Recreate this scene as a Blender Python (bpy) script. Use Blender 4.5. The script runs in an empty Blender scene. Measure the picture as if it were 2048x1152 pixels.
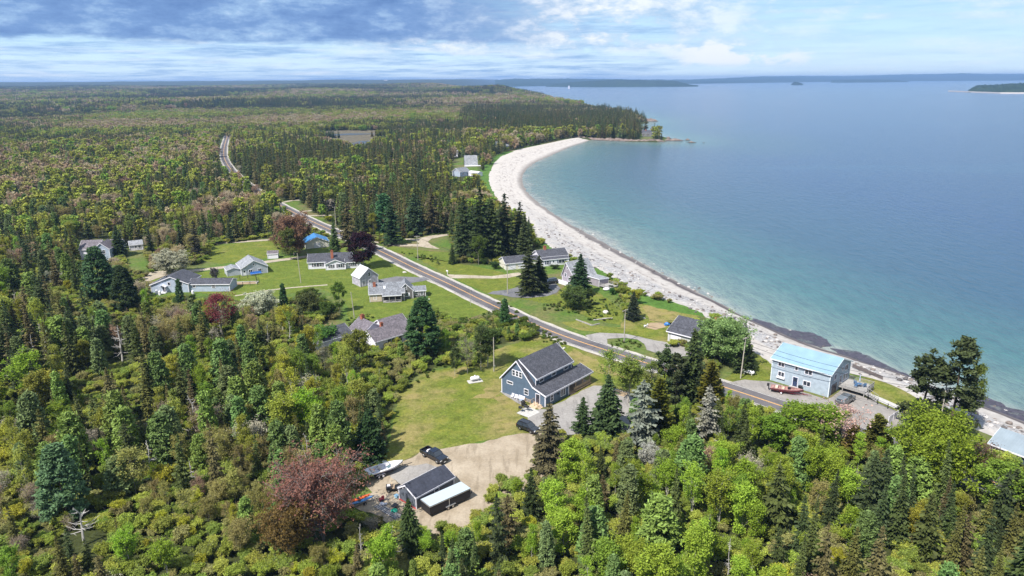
import bpy, bmesh, math, random
import numpy as np
from mathutils import Vector, Matrix, noise
from mathutils.geometry import tessellate_polygon
random.seed(7); rng = np.random.default_rng(11)
SC = bpy.context.scene; COL = SC.collection
R = math.radians
# ------------------------------------------------------------------ camera
FPX, HC, PIT, ROL = 1420.0, 66.0, R(16.31), R(.42)
Fv = np.array([0, math.cos(PIT), -math.sin(PIT)]); _r = np.array([1., 0, 0]); _u = np.array([0, math.sin(PIT), math.cos(PIT)])
Rv = _r*math.cos(ROL) - _u*math.sin(ROL); Uv = _u*math.cos(ROL) + _r*math.sin(ROL)
def G(x, y, z=0.0):                       # ground point seen at a photo pixel
    d = Fv + Rv*(x-1024)/FPX + Uv*(576-y)/FPX
    t = (z-HC)/d[2]
    return Vector((d[0]*t, d[1]*t, z))
def PX(X):                                # photo pixels of world points, (n,3) array
    v = np.asarray(X, float) - np.array([0, 0, HC]); d = np.maximum(v @ Fv, 1e-3)
    return np.stack([1024+FPX*(v @ Rv)/d, 576-FPX*(v @ Uv)/d, d], -1)
cam = bpy.data.cameras.new('camera'); co = bpy.data.objects.new('camera', cam); COL.objects.link(co)
cam.sensor_width = 36; cam.lens = 36*FPX/2048; cam.clip_end = 60000; cam.clip_start = 1
M = Matrix(((Rv[0], Uv[0], -Fv[0], 0), (Rv[1], Uv[1], -Fv[1], 0), (Rv[2], Uv[2], -Fv[2], HC), (0, 0, 0, 1)))
co.matrix_world = M; SC.camera = co
# ------------------------------------------------------------------ materials
class N:
    def __init__(s, name):
        s.m = bpy.data.materials.new(name); s.m.use_nodes = True; s.t = s.m.node_tree
        s.b = s.t.nodes['Principled BSDF']; s.out = s.t.nodes['Material Output']
    def n(s, typ, **kw):
        nd = s.t.nodes.new(typ)
        for k, v in kw.items():
            if k.startswith('i_'): nd.inputs[k[2:].replace('_', ' ')].default_value = v
            else: setattr(nd, k, v)
        return nd
    def l(s, a, b): s.t.links.new(a, b)
    def coord(s, kind='Object', scale=(1, 1, 1)):
        tc = s.n('ShaderNodeTexCoord'); mp = s.n('ShaderNodeMapping'); mp.inputs['Scale'].default_value = scale
        s.l(tc.outputs[kind], mp.inputs['Vector']); return mp.outputs[0]
    def noise(s, vec, scale, detail=4, rough=.55):
        nd = s.n('ShaderNodeTexNoise'); nd.inputs['Scale'].default_value = scale; nd.inputs['Detail'].default_value = detail; nd.inputs['Roughness'].default_value = rough
        if vec is not None: s.l(vec, nd.inputs['Vector'])
        return nd.outputs['Fac']
    def ramp(s, fac, stops, interp='LINEAR'):
        nd = s.n('ShaderNodeValToRGB'); cr = nd.color_ramp; cr.interpolation = interp
        while len(cr.elements) < len(stops): cr.elements.new(.5)
        for e, (p, c) in zip(cr.elements, stops): e.position = p; e.color = (*c, 1) if len(c) == 3 else c
        s.l(fac, nd.inputs[0]); return nd.outputs[0]
    def mix(s, fac, a, b, mode='MIX'):
        nd = s.n('ShaderNodeMix', data_type='RGBA', blend_type=mode)
        for sock, v in ((nd.inputs[0], fac), (nd.inputs[6], a), (nd.inputs[7], b)):
            if isinstance(v, (int, float)): sock.default_value = v
            elif isinstance(v, tuple): sock.default_value = (*v, 1)
            else: s.l(v, sock)
        return nd.outputs[2]
    def math(s, op, a, b=None, clamp=False):
        nd = s.n('ShaderNodeMath', operation=op, use_clamp=clamp)
        for sock, v in zip(nd.inputs, (a, b)):
            if v is None: continue
            if isinstance(v, (int, float)): sock.default_value = v
            else: s.l(v, sock)
        return nd.outputs[0]
    def bump(s, h, strength=.3, dist=.05):
        nd = s.n('ShaderNodeBump'); nd.inputs['Strength'].default_value = strength; nd.inputs['Distance'].default_value = dist
        s.l(h, nd.inputs['Height']); s.l(nd.outputs[0], s.b.inputs['Normal'])
    def base(s, c):
        if isinstance(c, tuple): s.b.inputs['Base Color'].default_value = (*c, 1)
        else: s.l(c, s.b.inputs['Base Color'])
    def rough(s, v, spec=.3):
        s.b.inputs['Roughness'].default_value = v; s.b.inputs['Specular IOR Level'].default_value = spec
MATS = {}
def plain(name, c, rough=.6, spec=.4, metal=0, var=.18, scale=3.0):
    if name in MATS: return MATS[name]
    k = N(name); f = k.noise(k.coord(), scale, 5)
    k.base(k.ramp(f, [(.3, tuple(x*(1-var) for x in c)), (.7, tuple(min(1, x*(1+var)) for x in c))]))
    k.rough(rough, spec); k.b.inputs['Metallic'].default_value = metal
    MATS[name] = k.m; return k.m
def siding(name, c, vertical=False, pitch=.16, var=.07):
    k = N(name); v = k.coord()
    sep = k.n('ShaderNodeSeparateXYZ'); k.l(v, sep.inputs[0])
    src = sep.outputs[2] if not vertical else k.math('ADD', sep.outputs[0], sep.outputs[1])
    f = k.math('FRACT', k.math('DIVIDE', src, pitch))
    n2 = k.noise(v, 1.2, 6)
    col = k.ramp(n2, [(.3, tuple(x*(1-var*2) for x in c)), (.7, tuple(x*(1+var) for x in c))])
    line = k.ramp(f, [(0, (.72,)*3), (.12, (1,)*3), (1, (1,)*3)] if not vertical else [(0, (.7,)*3), (.16, (1.0,)*3), (1, (1,)*3)])
    k.base(k.mix(1.0, col, line, 'MULTIPLY')); k.bump(f, .25, .02); k.rough(.6, .3); MATS[name] = k.m; return k.m
def shingle(name, c, var=.35, sc=3.5):
    k = N(name); v = k.coord()
    br = k.n('ShaderNodeTexVoronoi'); br.inputs['Scale'].default_value = sc; k.l(v, br.inputs['Vector'])
    n2 = k.noise(v, .6, 5)
    sp = k.n('ShaderNodeSeparateColor'); k.l(br.outputs['Color'], sp.inputs[0])
    col = k.ramp(sp.outputs[0], [(0, tuple(x*(1-var) for x in c)), (1, tuple(x*(1+var) for x in c))])
    col = k.mix(1.0, col, k.ramp(n2, [(.3, (.82,)*3), (.7, (1.12,)*3)]), 'MULTIPLY')
    k.base(col); k.bump(sp.outputs[0], .3, .02); k.rough(.75, .3); MATS[name] = k.m; return k.m
def ribmetal(name, c, pitch=.45, rough=.35, horizontal_axis=0):
    k = N(name); v = k.coord(); sep = k.n('ShaderNodeSeparateXYZ'); k.l(v, sep.inputs[0])
    f = k.math('FRACT', k.math('DIVIDE', sep.outputs[horizontal_axis], pitch))
    g = k.ramp(f, [(0, (.8,)*3), (.1, (1.05,)*3), (.2, (1,)*3), (1, (.97,)*3)])
    n2 = k.noise(v, .5, 5)
    col = k.ramp(n2, [(.3, tuple(x*.88 for x in c)), (.7, tuple(min(1, x*1.06) for x in c))])
    k.base(k.mix(1.0, col, g, 'MULTIPLY')); k.bump(g, .3, .03); k.rough(rough, .5); MATS[name] = k.m; return k.m
m_white = plain('white_paint', (.70, .69, .745), .5, .4, 0, .06)
m_wood = plain('raw_wood', (.45, .32, .2), .7, .3, 0, .25)
m_grey_wood = plain('grey_wood', (.3, .29, .28), .8, .2, 0, .2)
m_pole = plain('pole_wood', (.36, .33, .28), .85, .2, 0, .2)
m_brick = plain('brick', (.33, .12, .075), .85, .2, 0, .35, 8)
m_black = plain('black_plastic', (.018, .018, .02), .5, .4)
m_rubber = plain('rubber', (.016, .016, .017), .85, .2)
m_steel = plain('galvanised_steel', (.55, .56, .58), .4, .5, .8, .08)
m_conc = plain('concrete', (.42, .41, .39), .85, .2, 0, .15, 1.5)
m_red = plain('red_paint', (.4, .03, .025), .3, .5)
m_glass = N('window_glass'); m_glass.base((.03, .04, .055)); m_glass.rough(.06, .7); m_glass = m_glass.m
m_blind = plain('window_blind', (.55, .55, .54), .5)
m_chrome = plain('wheel_metal', (.5, .51, .53), .25, .5, .9, .05)
m_lens = plain('lamp_lens', (.7, .72, .75), .1, .6)
m_tail = plain('tail_lamp', (.35, .02, .02), .2, .6)
m_plate = plain('plate_white', (.75, .75, .74), .4)
def carpaint(name, c):
    k = N(name); k.base(c); k.rough(.28, .5); k.b.inputs['Coat Weight'].default_value = .8; k.b.inputs['Coat Roughness'].default_value = .04
    f = k.noise(k.coord(), 9, 5); k.l(k.ramp(f, [(.35, (.2,)*3), (.8, (.42,)*3)]), k.b.inputs['Roughness']); MATS[name] = k.m; return k.m
# ------------------------------------------------------------------ mesh builder
class MB:
    def __init__(s): s.v = []; s.f = []; s.mi = []; s.m = 0
    def add(s, vs, fs):
        o = len(s.v); s.v += [tuple(p) for p in vs]; s.f += [tuple(i+o for i in q) for q in fs]; s.mi += [s.m]*len(fs); return s
    def box(s, x0, x1, y0, y1, z0, z1):
        v = [(x, y, z) for z in (z0, z1) for y in (y0, y1) for x in (x0, x1)]
        return s.add(v, [(0, 2, 3, 1), (4, 5, 7, 6), (0, 1, 5, 4), (2, 6, 7, 3), (0, 4, 6, 2), (1, 3, 7, 5)])
    def prism(s, poly, a0, a1, axis='y'):       # poly in the two other axes (u,z), extruded from a0 to a1
        n = len(poly)
        mk = (lambda u, z, a: (u, a, z)) if axis == 'y' else ((lambda u, z, a: (a, u, z)) if axis == 'x' else (lambda u, z, a: (u, z, a)))
        v = [mk(u, z, a0) for u, z in poly]+[mk(u, z, a1) for u, z in poly]
        tri = tessellate_polygon([[Vector((u, z, 0)) for u, z in poly]])
        fs = [tuple(t) for t in tri]+[tuple(i+n for i in reversed(t)) for t in tri]+[(i, (i+1) % n, (i+1) % n+n, i+n) for i in range(n)]
        return s.add(v, fs)
    def tube(s, p0, p1, r0, r1=None, n=6, cap=True):
        r1 = r0 if r1 is None else r1
        p0, p1 = Vector(p0), Vector(p1); d = (p1-p0)
        if d.length < 1e-6: return s
        d.normalize(); a = d.orthogonal().normalized(); b = d.cross(a)
        v = []
        for p, r in ((p0, r0), (p1, r1)):
            v += [p+(a*math.cos(2*math.pi*i/n)+b*math.sin(2*math.pi*i/n))*r for i in range(n)]
        fs = [(i, (i+1) % n, (i+1) % n+n, i+n) for i in range(n)]
        if cap: fs += [tuple(reversed(range(n))), tuple(range(n, 2*n))]
        return s.add(v, fs)
    def path(s, pts, r0, r1=None, n=5):
        r1 = r0 if r1 is None else r1; k = len(pts)-1
        for i in range(k): s.tube(pts[i], pts[i+1], r0+(r1-r0)*i/k, r0+(r1-r0)*(i+1)/k, n, cap=(i in (0, k-1)))
        return s
    def loft(s, rings, close=True, cap=True):
        n = len(rings[0]); o = len(s.v); v = [p for r in rings for p in r]; fs = []
        for j in range(len(rings)-1):
            for i in range(n if close else n-1):
                a = j*n+i; b = j*n+(i+1) % n; fs.append((a, b, b+n, a+n))
        if cap and close: fs += [tuple(reversed(range(n))), tuple(range((len(rings)-1)*n, len(rings)*n))]
        return s.add(v, fs)
    def ball(s, c, rx, ry, rz, nu=10, nv=7, jit=0, seed=0):
        rd = random.Random(seed); rings = []
        for j in range(nv+1):
            t = math.pi*j/nv; rings.append([(c[0]+rx*math.sin(t)*math.cos(2*math.pi*i/nu)*(1+rd.uniform(-jit, jit)), c[1]+ry*math.sin(t)*math.sin(2*math.pi*i/nu)*(1+rd.uniform(-jit, jit)), c[2]+rz*-math.cos(t)*(1+rd.uniform(-jit, jit))) for i in range(nu)])
        return s.loft(rings)
    def mesh(s, name, mats, smooth=False):
        me = bpy.data.meshes.new(name); me.from_pydata(s.v, [], s.f)
        mats = mats if isinstance(mats, (list, tuple)) else [mats]
        for m in mats: me.materials.append(m)
        me.polygons.foreach_set('material_index', np.array(s.mi, dtype=np.int32))
        if smooth: me.polygons.foreach_set('use_smooth', np.ones(len(s.f), dtype=bool))
        me.update(); return me
    def build(s, name, mats, parent=None, smooth=False, bevel=0, fix=True):
        me = s.mesh(name, mats, smooth)
        if fix or bevel:
            bm = bmesh.new(); bm.from_mesh(me)
            bmesh.ops.recalc_face_normals(bm, faces=bm.faces)
            if bevel:
                bmesh.ops.remove_doubles(bm, verts=bm.verts, dist=1e-4)
                es = [e for e in bm.edges if len(e.link_faces) == 2 and e.calc_face_angle(0) > .5]
                bmesh.ops.bevel(bm, geom=es, offset=bevel, segments=2, affect='EDGES', profile=.6)
            bm.to_mesh(me); bm.free()
        return link(name, me, parent)
def link(name, me, parent=None):
    o = bpy.data.objects.new(name, me); COL.objects.link(o)
    if parent is not None: o.parent = parent
    return o
def tag(o, label=None, cat=None, group=None, kind=None):
    if label: o['label'] = label
    if cat: o['category'] = cat
    if group: o['group'] = group
    if kind: o['kind'] = kind
    return o
def thing(name, label, cat, loc=(0, 0, 0), rz=0, group=None):
    o = bpy.data.objects.new(name, None); o.empty_display_size = .1; COL.objects.link(o); o.location = loc; o.rotation_euler.z = rz
    return tag(o, label, cat, group)
def copy_tree(o, parent=None):
    c = o.copy(); COL.objects.link(c)
    if parent is not None: c.parent = parent
    for ch in o.children: copy_tree(ch, c)
    return c
def inpoly(P, poly):
    poly = np.asarray(poly, float); x, y = P[:, 0], P[:, 1]; res = np.zeros(len(P), bool); j = len(poly)-1
    for i in range(len(poly)):
        xi, yi = poly[i]; xj, yj = poly[j]
        c = ((yi > y) != (yj > y)) & (x < (xj-xi)*(y-yi)/((yj-yi) if yj != yi else 1e-9)+xi); res ^= c; j = i
    return res
def polydist(P, line):
    line = np.asarray(line, float); best = np.full(len(P), 1e18)
    for a, b in zip(line[:-1], line[1:]):
        d = b-a; L = max(d @ d, 1e-9); t = np.clip(((P-a) @ d)/L, 0, 1); q = P-(a+t[:, None]*d); best = np.minimum(best, (q*q).sum(1))
    return np.sqrt(best)
def resample(pts, n):
    p = np.asarray(pts, float); s = np.r_[0, np.cumsum(np.hypot(*(np.diff(p[:, :2], axis=0).T)))]
    t = np.linspace(0, s[-1], n); return np.stack([np.interp(t, s, p[:, k]) for k in range(p.shape[1])], 1)
def smooth(pts, it=2):
    p = np.asarray(pts, float)
    for _ in range(it):
        q = [p[0]]
        for a, b in zip(p[:-1], p[1:]): q += [a*.75+b*.25, a*.25+b*.75]
        q.append(p[-1]); p = np.array(q)
    return p
# ------------------------------------------------------------------ coast and terrain
SEA = -2.0
VEG = [(2120, 925), (2040, 885), (1990, 862), (1940, 845), (1915, 835), (1870, 805), (1810, 770), (1760, 752), (1715, 743), (1640, 722), (1560, 708), (1520, 690), (1480, 655), (1440, 637), (1418, 630), (1403, 624), (1372, 610), (1342, 600), (1320, 595), (1297, 591), (1265, 580), (1239, 564), (1215, 546), (1192, 533), (1150, 519), (1104, 495), (1071, 472), (1066, 440), (1040, 425), (1015, 410), (995, 398), (984, 385), (978, 365), (980, 345), (990, 325), (1005, 312), (1030, 302), (1065, 294), (1100, 287), (1140, 278), (1158, 275.5)]
WAT = [(2150, 880), (2080, 855), (2023, 832), (1936, 800), (1870, 772), (1780, 740), (1740, 728), (1691, 711), (1641, 697), (1592, 678), (1552, 662), (1501, 640), (1450, 612), (1420, 597), (1380, 577), (1340, 556), (1300, 535), (1265, 516), (1230, 498), (1200, 481), (1170, 464), (1139, 448), (1108, 428), (1078, 407), (1058, 388), (1047, 374), (1043.6, 356), (1049, 342), (1060.7, 331), (1080, 320), (1105, 310), (1139, 294), (1165, 286), (1182, 280)]
vegw = np.array([G(*p)[:2] for p in VEG]); watw = np.array([G(*p, SEA)[:2] for p in WAT])
vegs, wats = smooth(vegw, 2), smooth(watw, 2)
HEAD = [tuple(G(x, y)[:2]) for x, y in [(1200, 277), (1260, 279), (1310, 280), (1330, 277), (1320, 271), (1290, 264), (1268, 258)]]
HEAD += [tuple(G(x, y)[:2]) for x, y in [(1262, 250), (1272, 246), (1290, 243), (1284, 238), (1262, 233)]] + [(225, 1480), (200, 1800), (150, 2450), (120, 3350), (40, 3850), (-330, 4700), (-560, 6000), (-420, 8000), (-250, 11000), (0, 17500)]
LAND = [(320, -200), (190, 20), (130, 80)] + [tuple(p) for p in vegs] + HEAD + [(-17500, 17500), (-17500, -200)]
COAST = [tuple(p) for p in [(320, -200), (190, 20)]] + [tuple(p) for p in vegs] + HEAD
WLINE = [(330, -200), (200, 20)] + [tuple(p) for p in wats] + [(x+6, y-8) for x, y in HEAD[:3]] + HEAD[3:]
def inland(P):
    d = polydist(P, COAST); return np.where(inpoly(P, LAND), d, -d)
def fbm(P, s, seed=0., o=3):
    return np.array([noise.fractal(Vector((x/s+seed, y/s-seed, seed)), 1., 2., o) for x, y in P])
def terrain(P, ins=None):
    ins = inland(P) if ins is None else ins
    d = np.hypot(P[:, 0], P[:, 1])
    t = np.clip((d-1100)/3500, 0, 1); t = t*t*(3-2*t)
    h = 26*t+np.clip((d-5500)/4000, 0, 1)*54
    w = np.clip((d-1150)/1500, 0, 1)
    far = d > 600
    nz = np.zeros(len(P)); 
    if far.any(): nz[far] = fbm(P[far], 900., 3.1, 4)
    h = h+nz*14*w
    q = ((P[:, 0]+70)/260)**2+((P[:, 1]-3050)/420)**2; h = h+20*np.exp(-q)
    q = ((P[:, 0]+520)/500)**2+((P[:, 1]-4200)/300)**2; h = h+14*np.exp(-q)
    h = np.maximum(h, 0)*np.clip(ins/np.clip(d*.06, 120, 260), 0, 1)
    return np.where(ins >= 0, h, np.maximum(ins*.28, -9))
def gridmesh(name, rs, th, zfun, mats, attrs=None):
    rr, tt = np.meshgrid(rs, th, indexing='ij'); X = np.stack([rr*np.sin(tt), rr*np.cos(tt)], -1).reshape(-1, 2)
    z = zfun(X); V = np.c_[X, z]; n, m = len(rs), len(th)
    i = (np.arange(n-1)[:, None]*m+np.arange(m-1)[None]).reshape(-1)
    F = np.stack([i, i+m, i+m+1, i+1], -1)
    me = bpy.data.meshes.new(name); me.vertices.add(len(V)); me.vertices.foreach_set('co', V.astype(np.float32).ravel())
    me.loops.add(F.size); me.loops.foreach_set('vertex_index', F.astype(np.int32).ravel())
    me.polygons.add(len(F)); me.polygons.foreach_set('loop_start', np.arange(0, F.size, 4, dtype=np.int32)); me.polygons.foreach_set('loop_total', np.full(len(F), 4, dtype=np.int32))
    me.polygons.foreach_set('use_smooth', np.ones(len(F), bool)); me.update(calc_edges=True); me.validate()
    for k, v in (attrs(X) if attrs else {}).items():
        a = me.attributes.new(k, 'FLOAT', 'POINT'); a.data.foreach_set('value', v.astype(np.float32))
    for q in mats: me.materials.append(q)
    return link(name, me)
k = N('rough_meadow'); v = k.coord()
f1 = k.noise(v, .035, 5, .6); f2 = k.noise(v, .9, 6, .7); f3 = k.noise(v, .16, 5, .6)
c = k.ramp(f2, [(.3, (.045, .07, .018)), (.5, (.085, .14, .025)), (.72, (.16, .2, .05))])
c = k.mix(k.ramp(f1, [(.45, (0,)*3), (.62, (1,)*3)]), c, k.ramp(f2, [(.3, (.10, .085, .04)), (.7, (.21, .17, .085))]))
c = k.mix(k.ramp(f3, [(.42, (0,)*3), (.7, (.55,)*3)]), c, (.055, .12, .02))
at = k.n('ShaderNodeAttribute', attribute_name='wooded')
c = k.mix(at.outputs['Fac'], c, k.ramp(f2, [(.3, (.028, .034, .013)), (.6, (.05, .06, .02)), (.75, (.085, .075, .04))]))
k.base(c); k.bump(f2, .6, .3); k.rough(.95, .1); m_meadow = k.m
rs = np.r_[np.geomspace(45, 420, 90), np.geomspace(440, 17000, 110)]
ths = np.r_[np.linspace(R(-178), R(-50), 24), np.linspace(R(-49), R(49), 230), np.linspace(R(50), R(178), 24)]
OPEN = []                                  # filled below with photo polygons of open ground
def zg(P): return terrain(P)
# ---- sea
k = N('sea_water'); v = k.coord(); at = k.n('ShaderNodeAttribute', attribute_name='shore')
w1 = k.noise(k.coord('Object', (.5, .16, 1)), 1.1, 5, .6); w2 = k.noise(k.coord('Object', (.012, .03, 1)), 1, 3, .5)
dep = k.math('ADD', at.outputs['Fac'], k.math('MULTIPLY', k.math('SUBTRACT', w2, .5), 14))
mr = k.n('ShaderNodeMapRange'); mr.inputs['From Max'].default_value = 200; k.l(dep, mr.inputs['Value'])
c = k.ramp(mr.outputs[0], [(0, (.30, .31, .28)), (.03, (.145, .212, .195)), (.16, (.055, .142, .152)), (.42, (.03, .085, .14)), (1, (.024, .07, .16))])
st = k.noise(k.coord('Object', (.0016, .011, 1)), 1, 4, .6)
c = k.mix(k.ramp(st, [(.55, (0,)*3), (.72, (.35,)*3)]), c, (.05, .14, .23))
c = k.mix(k.math('MULTIPLY', k.ramp(k.noise(k.coord('Object', (.30, .11, 1)), 1, 6, .68), [(.42, (0,)*3), (.66, (1,)*3)]), .38), c, (.012, .05, .085))
k.base(c); k.b.inputs['IOR'].default_value = 1.33; k.rough(.14, .42)
hb = k.math('ADD', k.math('MULTIPLY', w1, .7), k.math('MULTIPLY', k.noise(k.coord('Object', (.30, .11, 1)), 1, 5, .65), 1.2))
k.bump(hb, .8, 1.6); m_sea = k.m
def sea_attr(P):
    d = polydist(P, WLINE); return {'shore': d}
sea = gridmesh('sea', np.r_[np.geomspace(60, 900, 110), np.geomspace(930, 40000, 70)], np.linspace(R(-60), R(95), 190), lambda P: np.full(len(P), SEA), [m_sea], sea_attr)
tag(sea, kind='structure')
# ---- beach strip
nb = 340; va = resample(vegs, nb); wa = resample(wats, nb)
for _ in range(1):                          # match the two lines by nearest point so that the strip does not shear
    wd = []
    dens = resample(wats, 4000); idx = 0
    for p in va:
        d = ((dens-p)**2).sum(1); wd.append(dens[int(np.argmin(d))])
    wa = resample(smooth(wd, 1), nb)*.5+np.array(wd)*.5
nv = 26; BV = []; UVv = []
for i in range(nb):
    out = wa[i]-va[i]; L = np.hypot(*out); out = out/max(L, .1)
    for j in range(nv):
        t = j/(nv-1)
        s = -2.5+(L+32.5)*t; q = va[i]+out*s
        tt = s/max(L, .1)
        z = .04 if s < 0 else (.04+.5*math.sin(min(tt*6, math.pi))*.35-2.04*tt)
        z += .1*noise.noise(Vector((q[0]*.15, q[1]*.15, 0)))*min(1, max(0, s)/4)
        BV.append((q[0], q[1], z)); UVv.append((i/(nb-1), min(1.5, tt)))
mbb = MB(); mbb.add(BV, [(i*nv+j, (i+1)*nv+j, (i+1)*nv+j+1, i*nv+j+1) for i in range(nb-1) for j in range(nv-1)])
k = N('beach_sand'); a_u = k.n('ShaderNodeAttribute', attribute_name='along').outputs['Fac']; a_t = k.n('ShaderNodeAttribute', attribute_name='across').outputs['Fac']
v = k.coord(); cb = k.n('ShaderNodeCombineXYZ'); k.l(k.math('MULTIPLY', a_u, 60.), cb.inputs[0]); k.l(k.math('MULTIPLY', a_t, 9.), cb.inputs[1])
n1 = k.noise(v, .5, 6, .65); n2 = k.noise(cb.outputs[0], 1.3, 6, .68); n3 = k.noise(v, .09, 4, .6)
sand = k.ramp(n1, [(.3, (.355, .325, .30)), (.7, (.50, .468, .44))])
wet = k.ramp(k.math('ADD', a_t, k.math('MULTIPLY', k.math('SUBTRACT', n3, .5), .12)), [(.8, (0,)*3), (.97, (1,)*3)])
col = k.mix(wet, sand, (.20, .18, .165))
# cobbles on the upper beach, more of them near by
vo = k.n('ShaderNodeTexVoronoi'); vo.inputs['Scale'].default_value = 2.6; k.l(v, vo.inputs['Vector'])
sp = k.n('ShaderNodeSeparateColor'); k.l(vo.outputs['Color'], sp.inputs[0])
cob = k.ramp(sp.outputs[0], [(0, (.15, .15, .16)), (.5, (.30, .30, .315)), (1, (.50, .50, .52))])
nearf = k.ramp(a_u, [(.05, (1,)*3), (.24, (.85,)*3), (.42, (0,)*3)])
upf = k.ramp(k.math('ADD', a_t, k.math('MULTIPLY', k.math('SUBTRACT', n3, .5), .5)), [(.02, (0,)*3), (.08, (1,)*3), (.48, (1,)*3), (.6, (0,)*3)])
col = k.mix(k.math('MULTIPLY', k.math('MULTIPLY', nearf, upf), k.ramp(k.noise(v, .12, 4), [(.4, (.35,)*3), (.55, (1,)*3)])), col, cob)
col = k.mix(k.math('MULTIPLY', nearf, .42), col, k.ramp(n1, [(.3, (.20, .19, .185)), (.7, (.36, .345, .33))]))
wr = k.math('MULTIPLY', k.ramp(n2, [(.52, (0,)*3), (.59, (1,)*3)]), k.ramp(k.noise(v, .8, 5, .72), [(.45, (0,)*3), (.58, (1,)*3)]))
band = k.ramp(a_t, [(.10, (0,)*3), (.25, (1,)*3), (.62, (1,)*3), (.75, (.25,)*3), (1, (.1,)*3)])
col = k.mix(k.math('MULTIPLY', k.math('MULTIPLY', wr, band), .85), col, (.075, .048, .045))
edge = k.math('MULTIPLY', k.ramp(k.math('ADD', a_t, k.math('MULTIPLY', k.math('SUBTRACT', n3, .5), .2)), [(.83, (0,)*3), (.88, (1,)*3), (.97, (.6,)*3), (1, (0,)*3)]), k.ramp(a_u, [(.16, (1,)*3), (.32, (.6,)*3), (.45, (.2,)*3), (.62, (0,)*3)]))
col = k.mix(edge, col, (.06, .05, .055))
k.base(col); k.bump(n1, .35, .2); k.rough(.9, .2); m_sand = k.m
beach = mbb.build('beach', m_sand, None, smooth=True, fix=False)
for nm, ar in (('along', [q[0] for q in UVv]), ('across', [q[1] for q in UVv])):
    a = beach.data.attributes.new(nm, 'FLOAT', 'POINT'); a.data.foreach_set('value', np.array(ar, dtype=np.float32))
tag(beach, kind='structure')
# ---- sheets on the ground
def sheet(name, px, mat, z, ragged=.35, kind='structure', world=False, seg=.8):
    pts = [Vector((p[0], p[1], 0)) for p in px] if world else [G(*p) for p in px]
    out = []
    for a, b in zip(pts, pts[1:]+pts[:1]):
        n = max(1, int((b-a).length/seg))
        for i in range(n):
            q = a.lerp(b, i/n)
            if ragged:
                w = noise.noise_vector(Vector((q.x*.5, q.y*.5, z*40)))+noise.noise_vector(Vector((q.x*.13, q.y*.13, z*40)))*1.2
                q = q+Vector((w.x, w.y, 0))*ragged
            out.append(Vector((q.x, q.y, z)))
    tri = tessellate_polygon([out]); mb = MB(); mb.add(out, tri); o = mb.build(name, mat, None)
    me = o.data; up = sum(p.normal.z for p in me.polygons)
    if up < 0: me.flip_normals()
    tag(o, kind=kind); return o
def strip(name, line, w, mat, z, off=0., n=None, raise_fun=None, rag=0):
    p = smooth(line, 2); L = np.hypot(*np.diff(p, axis=0).T).sum(); p = resample(p, n or max(8, int(L/2.5)))
    t = np.gradient(p, axis=0); t /= np.hypot(*t.T)[:, None]; nr = np.stack([-t[:, 1], t[:, 0]], 1)
    zz = (terrain(p) if raise_fun else np.zeros(len(p)))+z; mb = MB(); V = []
    for i in range(len(p)):
        for s in (-1, -.33, .33, 1):
            q = p[i]+nr[i]*(off+s*w/2*(1+ (rag*noise.noise(Vector((p[i][0]*.3, p[i][1]*.3, s))) if abs(s) == 1 else 0))); V.append((q[0], q[1], zz[i]))
    mb.add(V, [(i*4+j, i*4+j+1, i*4+j+5, i*4+j+4) for i in range(len(p)-1) for j in range(3)])
    o = mb.build(name, mat, None)
    if sum(q.normal.z for q in o.data.polygons) < 0: o.data.flip_normals()
    return tag(o, kind='structure')
def lawnmat(name, dry, seed, green=(.118, .146, .024), dryc=(.28, .225, .095)):
    k = N(name); tc = k.n('ShaderNodeTexCoord'); mp = k.n('ShaderNodeMapping'); mp.inputs['Location'].default_value = (seed*13, seed*7, 0); k.l(tc.outputs['Object'], mp.inputs[0]); v = mp.outputs[0]
    a = k.noise(v, .10, 6, .62); b = k.noise(v, 1.6, 5, .7); d = k.noise(v, .45, 5, .6)
    g = k.ramp(b, [(.25, tuple(x*.5 for x in green)), (.5, green), (.72, tuple(x*1.5 for x in green))])
    y = k.ramp(b, [(.3, tuple(x*.75 for x in dryc)), (.7, dryc)])
    c = k.mix(k.ramp(a, [(.62-dry, (0,)*3), (.82-dry, (.9,)*3)]), g, y)
    c = k.mix(k.ramp(d, [(.5, (0,)*3), (.68, (.7,)*3)]), c, tuple(x*.55 for x in green)); e = k.noise(v, .22, 6, .7); c = k.mix(k.ramp(e, [(.5, (0,)*3), (.66, (.6,)*3)]), c, (green[0]*1.75, green[1]*1.4, green[2]*1.6)); c = k.mix(1., c, k.ramp(k.noise(v, 4.5, 3, .7), [(.3, (.72,)*3), (.7, (1.22,)*3)]), 'MULTIPLY')
    k.base(c); k.bump(b, .5, .1); k.rough(.95, .1); return k.m
def gravelmat(name, c1, c2, sc=2.2):
    k = N(name); v = k.coord(); a = k.noise(v, .22, 6, .62); b = k.noise(v, sc, 5, .7)
    c = k.ramp(a, [(.3, c1), (.68, c2)]); tk = k.noise(k.coord('Object', (.9, .12, 1)), 1., 4, .6); c = k.mix(k.ramp(tk, [(.55, (0,)*3), (.63, (.45,)*3)]), c, tuple(x*.72 for x in c1)); c = k.mix(1., c, k.ramp(b, [(.25, (.78,)*3), (.75, (1.15,)*3)]), 'MULTIPLY')
    k.base(c); k.bump(b, .4, .05); k.rough(.95, .15); return k.m
m_lawn = lawnmat('mown_lawn', .05, 1); m_lawn_dry = lawnmat('patchy_lawn', .17, 2); m_lawn_green = lawnmat('green_lawn', -.02, 3, (.106, .143, .024)); m_tan = lawnmat('tan_lawn', .36, 4)
m_shoregrass = lawnmat('shore_grass', -.06, 5, (.07, .14, .026))
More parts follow.
